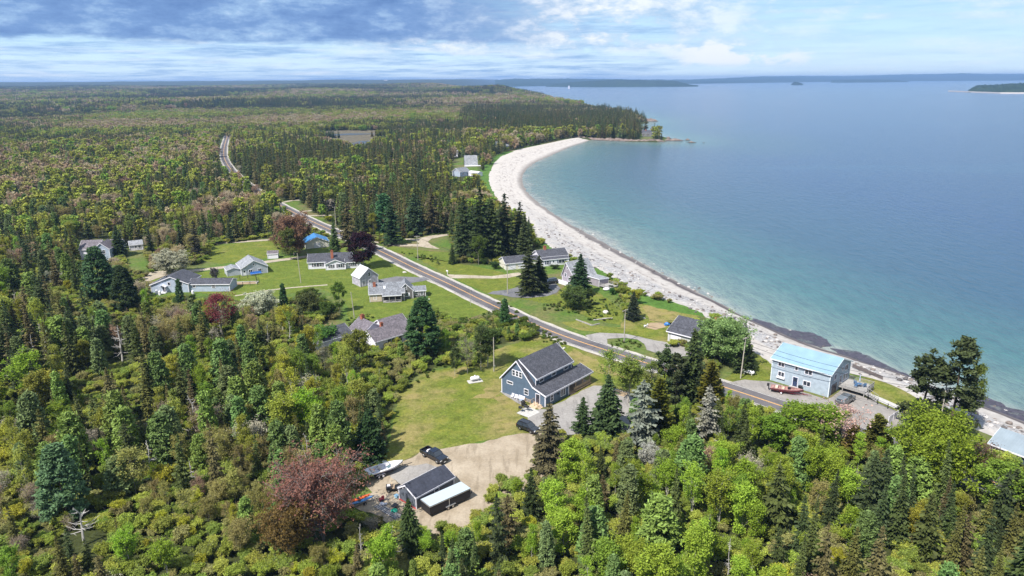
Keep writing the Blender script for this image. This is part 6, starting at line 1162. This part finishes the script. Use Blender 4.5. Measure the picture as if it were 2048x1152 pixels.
for rank, i in enumerate(near):
    k, v, c, x, y, z, s, r, zn, d, nn = trees[i]; q = PX([[x, y, z+s*PR[k][v][2]*.6]])[0]
    if not (-60 < q[0] < 2108 and q[1] < 1230): rest.append(i); continue
    if cnt.get(k, 0) >= 296: rest.append(i); continue
    cnt[k] = cnt.get(k, 0)+1
    tall = '' if k in ('shrub',) else ('tall ' if s*PR[k][v][2] > 9.3 else ('small ' if s*PR[k][v][2] < 6 else ''))
    lab = f"{tall}{COLADJ[k][c]} {NICE[k]} {ZONES[zn][1]}"
    place(k, v, (x, y, z), s, r, COLS[k][c], lab, 'shrub' if k == 'shrub' else 'tree', lab, None, random.Random(i).uniform(.66, 1.08), d < 210, (random.Random(i+1).uniform(-.05, .05), random.Random(i+2).uniform(-.05, .05)))
# stuff: the rest of each kind, one object per kind with instances on points
FIXED = {}
def gn_wood(name, label, pts, protos):       # pts rows: x y z scale rot idx
    pts = np.array(pts, dtype=np.float32); me = bpy.data.meshes.new(name); me.vertices.add(len(pts)); me.vertices.foreach_set('co', pts[:, :3].ravel())
    for nm, colm in (('isc', 3), ('irot', 4)): a = me.attributes.new(nm, 'FLOAT', 'POINT'); a.data.foreach_set('value', np.ascontiguousarray(pts[:, colm]))
    a = me.attributes.new('iidx', 'INT', 'POINT'); a.data.foreach_set('value', pts[:, 5].astype(np.int32))
    o = link(name, me); cl = bpy.data.collections.new(name+'_protos')
    for j, (m, col) in enumerate(protos):
        m = m.copy(); b0 = m.materials[0]
        if b0 in (m_leaf, m_needle):
            key = (b0.name, col)
            if key not in FIXED: FIXED[key] = leafmat(b0.name+'_tinted', .3 if b0 == m_leaf else .1, .35, col)
            m.materials[0] = FIXED[key]
        p = bpy.data.objects.new(f'{name}_{j:03d}', m); cl.objects.link(p)
    t = bpy.data.node_groups.new(name, 'GeometryNodeTree'); t.interface.new_socket('Geometry', in_out='INPUT', socket_type='NodeSocketGeometry'); t.interface.new_socket('Geometry', in_out='OUTPUT', socket_type='NodeSocketGeometry')
    I, O = t.nodes.new('NodeGroupInput'), t.nodes.new('NodeGroupOutput'); ip = t.nodes.new('GeometryNodeInstanceOnPoints'); ci = t.nodes.new('GeometryNodeCollectionInfo'); ci.inputs['Collection'].default_value = cl; ci.inputs['Separate Children'].default_value = True; ci.inputs['Reset Children'].default_value = True
    def at_(nm, dt): a = t.nodes.new('GeometryNodeInputNamedAttribute'); a.data_type = dt; a.inputs['Name'].default_value = nm; return a.outputs[0]
    cx = t.nodes.new('ShaderNodeCombineXYZ'); t.links.new(at_('irot', 'FLOAT'), cx.inputs[2]); er = t.nodes.new('FunctionNodeEulerToRotation'); t.links.new(cx.outputs[0], er.inputs[0])
    t.links.new(I.outputs[0], ip.inputs['Points']); t.links.new(ci.outputs[0], ip.inputs['Instance']); ip.inputs['Pick Instance'].default_value = True
    t.links.new(at_('iidx', 'INT'), ip.inputs['Instance Index']); t.links.new(er.outputs[0], ip.inputs['Rotation']); t.links.new(at_('isc', 'FLOAT'), ip.inputs['Scale']); t.links.new(ip.outputs[0], O.inputs[0])
    md = o.modifiers.new('wood', 'NODES'); md.node_group = t; return tag(o, label, None, None, 'stuff')
# lighter copies and clumps for the distance
def lo(pair, name):
    cr, tk = pair; bm = bmesh.new(); bm.from_mesh(cr); n = len(bm.faces); bm.from_mesh(tk); bm.faces.ensure_lookup_table()
    for f in bm.faces[n:]: f.material_index = 1
    me = bpy.data.meshes.new(name); bm.to_mesh(me); bm.free(); me.materials.append(cr.materials[0]); me.materials.append(tk.materials[0]); return me
LO = {'spruce': [(lo(spruce(12, 2.3, 201+i, lev=1.5, nb=6, wid=.34, wob=.4), 'spruce'), 12) for i in range(3)], 'larch': [(lo(spruce(11, 2.6, 211+i, lev=1.4, nb=6, wid=.34, droop=0, gap=.2), 'larch'), 11) for i in range(2)],
 'birch': [(lo(broad(10, 2.6, 221+i, n=14, size=.5, nl=11, nsub=3, bark=m_birch, crown0=.2), 'birch'), 10) for i in range(3)], 'maple': [(lo(broad(9, 2.9, 231+i, n=14, size=.36, nl=12, nsub=5, crown0=.15), 'maple'), 9) for i in range(3)]}
def clump(kind, n, rad, seed):
    rg = random.Random(seed); bm = bmesh.new()
    for i in range(n):
        m, h0 = LO[kind][rg.randrange(len(LO[kind]))]; a = rg.uniform(0, 6.28); rr = rad*math.sqrt(rg.random()); s = rg.uniform(.7, 1.15)
        n0 = len(bm.verts); bm.from_mesh(m); bm.verts.ensure_lookup_table(); bmesh.ops.transform(bm, matrix=Matrix.Translation((rr*math.cos(a), rr*math.sin(a), -.5)) @ Matrix.Diagonal((s*1.15, s*1.15, s, 1)), verts=bm.verts[n0:])
    me = bpy.data.meshes.new(kind+'_clump'); bm.to_mesh(me); bm.free(); [me.materials.append(q) for q in LO[kind][0][0].materials]; return me
CL = {k: [clump(k, 7, 10, 300+i) for i in range(2)] for k in ('spruce', 'birch', 'maple', 'larch')}
bins = {k: [] for k in KINDS}; protos = {k: [] for k in KINDS}; pid = {}
def pidx(k, tagk, mesh, c):
    key = (k, tagk, c)
    if key not in pid: pid[key] = len(protos[k]); protos[k].append((mesh, COLS[k][c]))
    return pid[key]
for i in rest:
    k, v, c, x, y, z, s, r, zn, d, nn = trees[i]
    if k in LO and d > 330: m, h0 = LO[k][v % len(LO[k])]; bins[k].append((x, y, z, s*PR[k][v][2]/h0, r, pidx(k, ('lo', v % len(LO[k])), m, c)))
    elif k in ('dead_tree', 'bare_tree', 'shrub') and d > 480: continue
    else: bins[k].append((x, y, z, s, r, pidx(k, ('hi', v), combined(k, v), c)))
trees = []
populate(900, 1900, 9.5, 404)
def addfar(ts, sc):
    for k, v, c, x, y, z, s, r, zn, d, nn in ts:
        if k in ('shrub', 'bare_tree', 'dead_tree'): k, c = 'maple', c % 5
        w = v % 2; bins[k].append((x, y, z, sc*(.75+.5*s)*(1.45 if zn == 'HD' and k == 'spruce' else 1.), r, pidx(k, ('cl', w), CL[k][w], c % len(COLS[k]))))
addfar(trees, .62); trees = []
populate(1900, 6500, 21, 505); addfar(trees, 1.15); trees = []
for k, lab in (('spruce', 'dark spruce woods spreading to the horizon'), ('larch', 'blue green larches mixed through the woods'), ('birch', 'light green broadleaf woods spreading inland'), ('maple', 'brown and pinkish leafing maple woods inland'), ('shrub', 'yellow green thicket filling gaps in the woods'), ('bare_tree', 'bare grey saplings scattered through the woods'), ('dead_tree', 'white dead stems scattered through the woods')):
    if bins[k]: gn_wood({'spruce': 'spruce_woods', 'larch': 'larch_woods', 'birch': 'birch_woods', 'maple': 'maple_woods', 'shrub': 'thicket_undergrowth', 'bare_tree': 'bare_sapling_woods', 'dead_tree': 'dead_stem_woods'}[k], lab, bins[k], protos[k])
# low undergrowth between the trunks
P, q, z = scatter(70, 330, 2.3, 606); g = np.random.default_rng(1)
keep = np.ones(len(P), bool)
for f in (1.3,):
    a = PX(np.c_[P, z+f])[:, :2]
    for o in OPEN: keep &= ~inpoly(a, o)
P, z, q = P[keep], z[keep], q[keep]
UG = [(combined('shrub', v), c) for v in range(3) for c in ((.23, .30, .045), (.30, .34, .06), (.25, .25, .09), (.18, .25, .045))]
gn_wood('undergrowth', 'low green and brown undergrowth on the woodland floor', np.c_[P, z-.3, g.uniform(.3, .62, len(P)), g.uniform(0, 6.28, len(P)), g.integers(0, len(UG), len(P))], UG)
# tall meadow weeds along verges and rough ground
def weeds(name, label, polys, sp, smin, smax, cols, seed):
    g = np.random.default_rng(seed); pts = []
    for poly in polys:
        W = np.array([tuple(G(*p)[:2]) for p in poly]); n = int(abs(np.sum(W[:, 0]*np.roll(W[:, 1], 1)-W[:, 1]*np.roll(W[:, 0], 1))/2)/sp**2)+3
        lo_, hi_ = W.min(0), W.max(0); C_ = g.uniform(lo_, hi_, (n*3, 2)); C_ = C_[inpoly(C_, W)][:n]
        for c in C_: pts.append((c[0], c[1], -.15, g.uniform(smin, smax), g.uniform(0, 6.28), g.integers(0, 3*len(cols))))
    gn_wood(name, label, pts, [(combined('shrub', v), c) for v in range(3) for c in cols])
weeds('verge_weeds', 'rough green weeds and low bushes on verges and lot edges', [[(1040, 640), (1100, 668), (1145, 690), (1110, 690), (1060, 680), (1030, 660)], [(1000, 600), (1060, 640), (1130, 690), (1090, 680), (1020, 650), (985, 625)], [(1160, 600), (1250, 600), (1230, 640), (1190, 645), (1120, 622), (1090, 625), (1080, 610)], [(800, 505), (870, 512), (880, 530), (840, 520)], [(855, 470), (905, 455), (905, 466), (860, 472)], [(1215, 683), (1245, 680), (1275, 684), (1288, 700), (1260, 705), (1225, 697)], [(740, 480), (800, 486), (770, 492)], [(850, 735), (900, 728), (870, 750), (800, 785), (800, 765)], [(690, 640), (740, 628), (760, 640), (700, 655)], [(905, 640), (985, 622), (1000, 640), (940, 660)]], 1.5, .08, .2, ((.09, .14, .022), (.09, .15, .025), (.12, .15, .04)), 5)
weeds('bush_thicket', 'leafy green thicket on the bank above the road bend', [[(990, 625), (1030, 640), (1080, 665), (1060, 690), (1010, 690), (985, 670)], [(885, 650), (940, 640), (960, 670), (930, 720), (880, 720)], [(590, 585), (650, 590), (660, 640), (600, 640)]], 2.6, .3, .6, ((.10, .16, .022), (.12, .17, .025), (.08, .13, .02)), 6)
# stones on the upper beach close by
g = np.random.default_rng(77); n_ = 1300; uu = np.floor(g.random(n_)**1.7*.3*(nb-1)).astype(int); tt_ = np.where(g.random(n_) < .6, g.uniform(-.02, .35, n_), g.uniform(.6, 1.02, n_))
rows_ = []
for a_, b_ in zip(uu, tt_):
    j = int(np.clip((b_*0.55+.06)*nv, 0, nv-1)); q_ = BV[a_*nv+j]; rows_.append((q_[0]+g.normal(0, .8), q_[1]+g.normal(0, .8), q_[2]-.03, g.uniform(.25, .9)**1.6, g.uniform(0, 6.28), g.integers(0, 4)))
rk_ = []
for i_, c_ in enumerate(((.11, .10, .10), (.30, .29, .29), (.19, .16, .145), (.42, .40, .39))): rk_.append((MB().ball((0, 0, .15), .8, .6, .4, 8, 5, .22, i_+40).mesh('stone', plain('beach_stone_%d' % i_, c_, .9, .2, 0, .2)), c_))
gn_wood('shore_stones', 'grey and dark stones scattered along the upper beach and tide line', rows_, rk_)
# driftwood trunks on the cobbles near the garage house
for i, (x, y, a, L) in enumerate(((1200, 640, .3, 4), (1215, 638, .1, 3))):
    d_ = thing('log', ('long grey log lying in the rough grass by the vegetable plot', 'short grey log lying in the rough grass by the vegetable plot')[i], 'log', (*G(x, y)[:2], .1), a); MB().tube((-L/2, 0, .15), (L/2, 0, .15), .16, .11, 7).build('log_wood', m_dead, d_)
# ------------------------------------------------------------------ rocks of the point
k = N('ledge_rock'); v = k.coord(); a = k.noise(v, .25, 6, .65); b = k.noise(v, 1.5, 5, .7); sp_ = k.n('ShaderNodeSeparateXYZ'); ge = k.n('ShaderNodeNewGeometry'); k.l(ge.outputs['Position'], sp_.inputs[0])
c = k.ramp(a, [(.3, (.09, .07, .06)), (.55, (.20, .155, .135)), (.72, (.29, .25, .22))]); c = k.mix(1., c, k.ramp(b, [(.3, (.7,)*3), (.7, (1.15,)*3)]), 'MULTIPLY'); c = k.mix(k.ramp(k.math('ADD', k.math('MULTIPLY', sp_.outputs[2], .5), 1.0), [(.05, (1,)*3), (.45, (0,)*3)]), c, (.035, .03, .03)); k.base(c); k.rough(.9, .2); k.bump(b, .5, .3); m_rock = k.m
def ledge(name, line, w, h, seed, lab=None):
    p = smooth(line, 2); n = max(10, int(np.hypot(*np.diff(p, axis=0).T).sum()/2.2)); p = resample(p, n); t = np.gradient(p, axis=0); t /= np.hypot(*t.T)[:, None]; nr = np.stack([-t[:, 1], t[:, 0]], 1); mb = MB(); V = []; m_ = 11
    for i in range(n):
        for j in range(m_):
            s = j/(m_-1)*2-1; q = p[i]+nr[i]*s*w*(.8+.5*noise.noise(Vector((i*.13, seed, 0)))); e = (1-abs(s)**2.2)*min(1, i/4, (n-1-i)/4)
            z = SEA-.5+(h+.5)*e*(.55+.75*abs(noise.noise(Vector((q[0]*.11, q[1]*.11, seed))))+.35*noise.noise(Vector((q[0]*.4, q[1]*.4, seed)))); V.append((q[0], q[1], z))
    mb.add(V, [(i*m_+j, (i+1)*m_+j, (i+1)*m_+j+1, i*m_+j+1) for i in range(n-1) for j in range(m_-1)]); return tag(mb.build(name, m_rock, None), kind='structure')
W_ = lambda pts: [tuple(G(x, y, -1.)[:2]) for x, y in pts]
ledge('rock_ledge', W_([(1143, 274.5), (1180, 277.5), (1220, 279.5), (1262, 281), (1300, 281.5), (1335, 281.5)]), 7, 3.6, 1); ledge('rock_ledge', W_([(1320, 280), (1345, 279.5), (1372, 280)]), 6, 3.0, 2); ledge('rock_ledge', W_([(1372, 283), (1395, 283.5)]), 5, 2.2, 3); ledge('rock_ledge', W_([(1403, 283.7), (1412, 283.8)]), 3, .9, 4)
ledge('rock_ledge', W_([(1258, 243), (1275, 242), (1295, 240.5), (1312, 242)]), 14, 5, 5); ledge('rock_ledge', W_([(1262, 236), (1280, 237), (1298, 239.5)]), 10, 4, 6); ledge('rock_ledge', W_([(1330, 276.5), (1343, 275.5)]), 4, 2.6, 7); ledge('rock_ledge', W_([(1303, 266), (1313, 266.5)]), 3, 1.8, 8); ledge('rock_ledge', W_([(1368, 278), (1382, 279)]), 4, 2, 9)
# ------------------------------------------------------------------ far shores across the bay
k = N('far_woods'); v = k.coord(); a = k.noise(v, .0022, 6, .65); b = k.noise(v, .02, 5, .7)
k.base(k.mix(k.ramp(b, [(.35, (0,)*3), (.65, (1,)*3)]), k.ramp(a, [(.35, (.018, .035, .016)), (.6, (.045, .07, .025)), (.72, (.12, .14, .06))]), (.02, .034, .018))); k.rough(1, 0); m_far = k.m
def mound(name, base, ridge, deep=1.14, mat=None, jag=4., seed=0, back=1.3, n=170):
    x0, x1 = base[0][0], base[-1][0]; mb = MB(); V = []; rows = 8
    for i in range(n):
        x = x0+(x1-x0)*i/(n-1); yb = np.interp(x, *zip(*base)); yr = np.interp(x, *zip(*ridge)); p = G(x, yb, SEA); D = math.hypot(p.x, p.y); u_ = Vector((p.x/D, p.y/D, 0))
        dv = Fv+Rv*(x-1024)/FPX+Uv*(576-yr)/FPX; el = dv[2]/math.hypot(dv[0], dv[1]); zr = max(HC+el*D*deep, SEA+2)
        for j in range(rows+1):
            f = j/rows; dd = D*(1+(deep-1)*f); s_ = f**.7
            nz = noise.fractal(Vector((p.x/900+seed, f*2, seed)), 1, 2, 3)*.25*math.sin(math.pi*min(1, f))
            z = SEA-.2 if j == 0 else (SEA+5 if j == 1 else SEA)+(zr-SEA)*max(0, s_+nz*(1-f))+(jag*noise.noise(Vector((x*.9+seed, j, 0)))+jag*.6*noise.noise(Vector((x*2.3, j, seed))))*(.3+.7*f)*min(1, (zr-SEA)/20)
            V.append((u_.x*dd, u_.y*dd, z))
        V.append((u_.x*D*back, u_.y*D*back, SEA-1))
    m_ = rows+2; mb.add(V, [(i*m_+j, (i+1)*m_+j, (i+1)*m_+j+1, i*m_+j+1) for i in range(n-1) for j in range(m_-1)]); return tag(mb.build(name, mat or m_far, None, smooth=False), kind='structure')
mound('far_hills', [(990, 173.5), (1200, 170.5), (1394, 167.6), (1664, 163.6), (1814, 162.4), (2048, 161), (2250, 159)], [(990, 160), (1030, 157.5), (1150, 157), (1250, 158.8), (1375, 159), (1450, 156), (1525, 152.6), (1600, 152), (1700, 151.8), (1800, 149), (1875, 148), (1920, 146.6), (1975, 148), (2048, 147.5), (2250, 148)], 1.35, seed=1, back=1.6, n=320, jag=9.)
mound('far_peninsula', [(1092, 173.6), (1200, 174.2), (1300, 173.6), (1396, 173.2)], [(1092, 172.5), (1112, 167.5), (1160, 162.8), (1225, 159.2), (1285, 160.2), (1350, 161.5), (1376, 168), (1396, 172.2)], 1.1, seed=2, jag=7)
mound('far_peninsula', [(1662, 165.6), (1740, 165), (1816, 164.2)], [(1662, 160), (1720, 158.6), (1780, 159.2), (1816, 162.2)], 1.1, seed=3)
mound('small_island', [(1582, 170), (1594, 170.4), (1607, 170)], [(1582, 168.5), (1588, 163.5), (1597, 164.5), (1607, 168.6)], 1.04, seed=4, n=40, back=1.08)
mound('wooded_headland', [(1936, 185), (1990, 186), (2060, 186), (2200, 186)], [(1936, 180), (1950, 170.5), (1990, 169), (2020, 166.5), (2100, 166), (2200, 165)], 1.18, seed=5, jag=9)
mound('sand_spit', [(1896, 183), (1940, 185), (2000, 187.3), (2200, 188)], [(1896, 182.7), (1940, 184.2), (2000, 186.3), (2200, 187)], 1.012, m_sand, jag=.3, seed=6, back=1.02)
for x, y, w_, h_, lab, nm in ((771, 161.5, 34, 12, 'tiny pale building on the far blue ridge', 'distant_building'), (1138, 172.6, 10, 6, 'tiny white house on the far peninsula shore', 'distant_house')):
    D = 8200 if x < 1000 else 5900; dv = Fv+Rv*(x-1024)/FPX+Uv*(576-y)/FPX; t = D/dv[1]; o = thing(nm, lab, 'building', (dv[0]*t, D, HC+dv[2]*t)); block(o, -w_/2, 0, w_, 30, h_*.7, h_*.7, h_, 'x', m_white, R_LGREY, oh=1, z0=-30)
# ------------------------------------------------------------------ light, air, sky
SUN_EL, SUN_AZ = R(52), math.atan2(-.66, -.75)
ts = Vector((math.sin(SUN_AZ)*math.cos(SUN_EL), math.cos(SUN_AZ)*math.cos(SUN_EL), math.sin(SUN_EL)))
sl = bpy.data.lights.new('sun', 'SUN'); sl.energy = 5.0; sl.angle = R(.53); sl.color = (1, .95, .87); so = bpy.data.objects.new('sun', sl); COL.objects.link(so); so.rotation_euler = ts.to_track_quat('Z', 'Y').to_euler()
w = bpy.data.worlds.new('World'); SC.world = w; w.use_nodes = True; nt = w.node_tree; bg = nt.nodes['Background']
class WN(N):
    def __init__(s, t): s.t = t
k = WN(nt); sky = k.n('ShaderNodeTexSky', sky_type='NISHITA', sun_disc=False, sun_elevation=SUN_EL, sun_rotation=SUN_AZ % (2*math.pi), altitude=60, air_density=1., dust_density=.6, ozone_density=1.3)
tc = k.n('ShaderNodeTexCoord'); sx = k.n('ShaderNodeSeparateXYZ'); k.l(tc.outputs['Generated'], sx.inputs[0]); az = k.math('ARCTAN2', sx.outputs[0], sx.outputs[1]); el = sx.outputs[2]
def vec(a, sa, b, sb, oa=0., ob=0.):
    c = k.n('ShaderNodeCombineXYZ'); k.l(k.math('ADD', k.math('MULTIPLY', a, sa), oa), c.inputs[0]); k.l(k.math('ADD', k.math('MULTIPLY', b, sb), ob), c.inputs[1]); return c.outputs[0]
def sstep(x, lo_, hi_):
    m = k.n('ShaderNodeMapRange', interpolation_type='SMOOTHSTEP'); m.inputs['From Min'].default_value = lo_; m.inputs['From Max'].default_value = hi_; k.l(x, m.inputs['Value']); return m.outputs[0]
elw = k.math('POWER', k.math('MAXIMUM', el, .0005), .8)
big = k.noise(vec(az, 6.0, el, 19., 3.3, 1.2), 1., 10, .60); puff = k.noise(vec(az, 14., el, 34., 1.7, 4.4), 1., 10, .66); strk = k.noise(vec(az, 8., elw, 62., .4, 2.), 1., 10, .66); strk2 = k.noise(vec(az, 7., elw, 48., 5.4, 2.), 1., 10, .64)
left = sstep(az, .16, -.16); right = sstep(az, .08, .34); up = sstep(el, .044, .058)
base = k.mix(1., sky.outputs[0], (.09, .09, .09), 'MULTIPLY'); ovc = k.noise(vec(k.math('DIVIDE', sx.outputs[0], k.math('ADD', el, .12)), 1.1, k.math('DIVIDE', sx.outputs[1], k.math('ADD', el, .12)), 1.1, 2., 7.), 1., 6, .6); base = k.mix(k.math('MULTIPLY', sstep(el, .08, .3), sstep(ovc, .40, .56)), base, (.60, .63, .66))
base = k.mix(sstep(el, .30, .0), base, k.ramp(el, [(0, (.60, .72, .80)), (.05, (.46, .66, .82)), (.1, (.37, .60, .82)), (1, (.2, .4, .8))]))
# low streaky layer
low = k.math('MULTIPLY', sstep(strk, .38, .62), k.math('SUBTRACT', 1., k.math('MULTIPLY', right, .75)))
lowc = k.ramp(strk2, [(.40, (.16, .30, .56)), (.53, (.33, .47, .68)), (.64, (.60, .68, .76))])
col = k.mix(k.math('MULTIPLY', low, .85), base, lowc)
# cumulus in the middle
cen = k.math('MULTIPLY', k.math('MULTIPLY', sstep(az, -.30, -.12), sstep(az, .44, .14)), sstep(el, .022, .05))
cum = k.math('MULTIPLY', cen, sstep(k.math('ADD', k.math('MULTIPLY', big, .5), k.math('MULTIPLY', puff, .5)), .42, .52))
cumc = k.ramp(k.math('ADD', k.math('MULTIPLY', puff, .75), k.math('MULTIPLY', big, .25)), [(.40, (.24, .39, .60)), (.5, (.46, .57, .70)), (.58, (.72, .75, .78))])
col = k.mix(k.math('MULTIPLY', cum, .95), col, cumc)
# dark bank, upper left
dk = k.math('MULTIPLY', k.math('MULTIPLY', left, sstep(k.math('ADD', el, k.math('MULTIPLY', k.math('SUBTRACT', big, .5), .055)), .044, .054)), 1.)
dk = k.math('MULTIPLY', dk, sstep(k.math('ADD', k.math('ADD', k.math('MULTIPLY', big, .6), k.math('MULTIPLY', puff, .4)), k.math('MULTIPLY', left, .16)), .36, .52))
dkc = k.ramp(k.math('ADD', k.math('MULTIPLY', puff, .6), k.math('MULTIPLY', big, .4)), [(.38, (.095, .185, .40)), (.5, (.15, .265, .50)), (.58, (.27, .41, .62)), (.66, (.5, .61, .74))])
col = k.mix(k.math('MULTIPLY', dk, .97), col, dkc)
# thin high veil on the right
veil = k.math('MULTIPLY', right, sstep(k.math('ADD', k.math('MULTIPLY', strk2, .6), k.math('MULTIPLY', puff, .4)), .45, .62))
col = k.mix(k.math('MULTIPLY', veil, k.math('ADD', .4, k.math('MULTIPLY', sstep(el, .05, .09), .55))), col, k.ramp(puff, [(.4, (.36, .51, .68)), (.6, (.60, .68, .75))]))
sm = k.math('MULTIPLY', k.math('MULTIPLY', sstep(az, .18, .25), sstep(az, .44, .32)), k.math('MULTIPLY', sstep(el, .012, .022), sstep(k.math('ADD', el, k.math('MULTIPLY', k.math('SUBTRACT', puff, .5), -.1)), .042, .03)))
col = k.mix(k.math('MULTIPLY', sm, sstep(puff, .44, .56)), col, (.68, .72, .76))
nt.links.new(col, bg.inputs[0]); bg.inputs[1].default_value = .86
# pale air
hz = MB(); hz.box(-20000, 20000, -400, 17500, -12, 118); k = N('air'); k.t.nodes.remove(k.b); pv = k.n('ShaderNodeVolumePrincipled'); pv.inputs['Color'].default_value = (.32, .53, .92, 1); pv.inputs['Density'].default_value = 8.5e-5; pv.inputs['Anisotropy'].default_value = .1; k.l(pv.outputs[0], k.out.inputs['Volume']); tag(hz.build('haze', k.m, None), kind='stuff')
SC.view_settings.view_transform = 'Standard'; SC.view_settings.look = 'None'; SC.view_settings.exposure = 0.70; SC.view_settings.gamma = 1
SC.render.engine = 'CYCLES'; SC.cycles.use_denoising = True; SC.cycles.max_bounces = 6; SC.cycles.diffuse_bounces = 3; SC.cycles.glossy_bounces = 2; SC.cycles.transmission_bounces = 2; SC.cycles.transparent_max_bounces = 8; SC.cycles.volume_bounces = 0; SC.cycles.caustics_reflective = False; SC.cycles.caustics_refractive = False
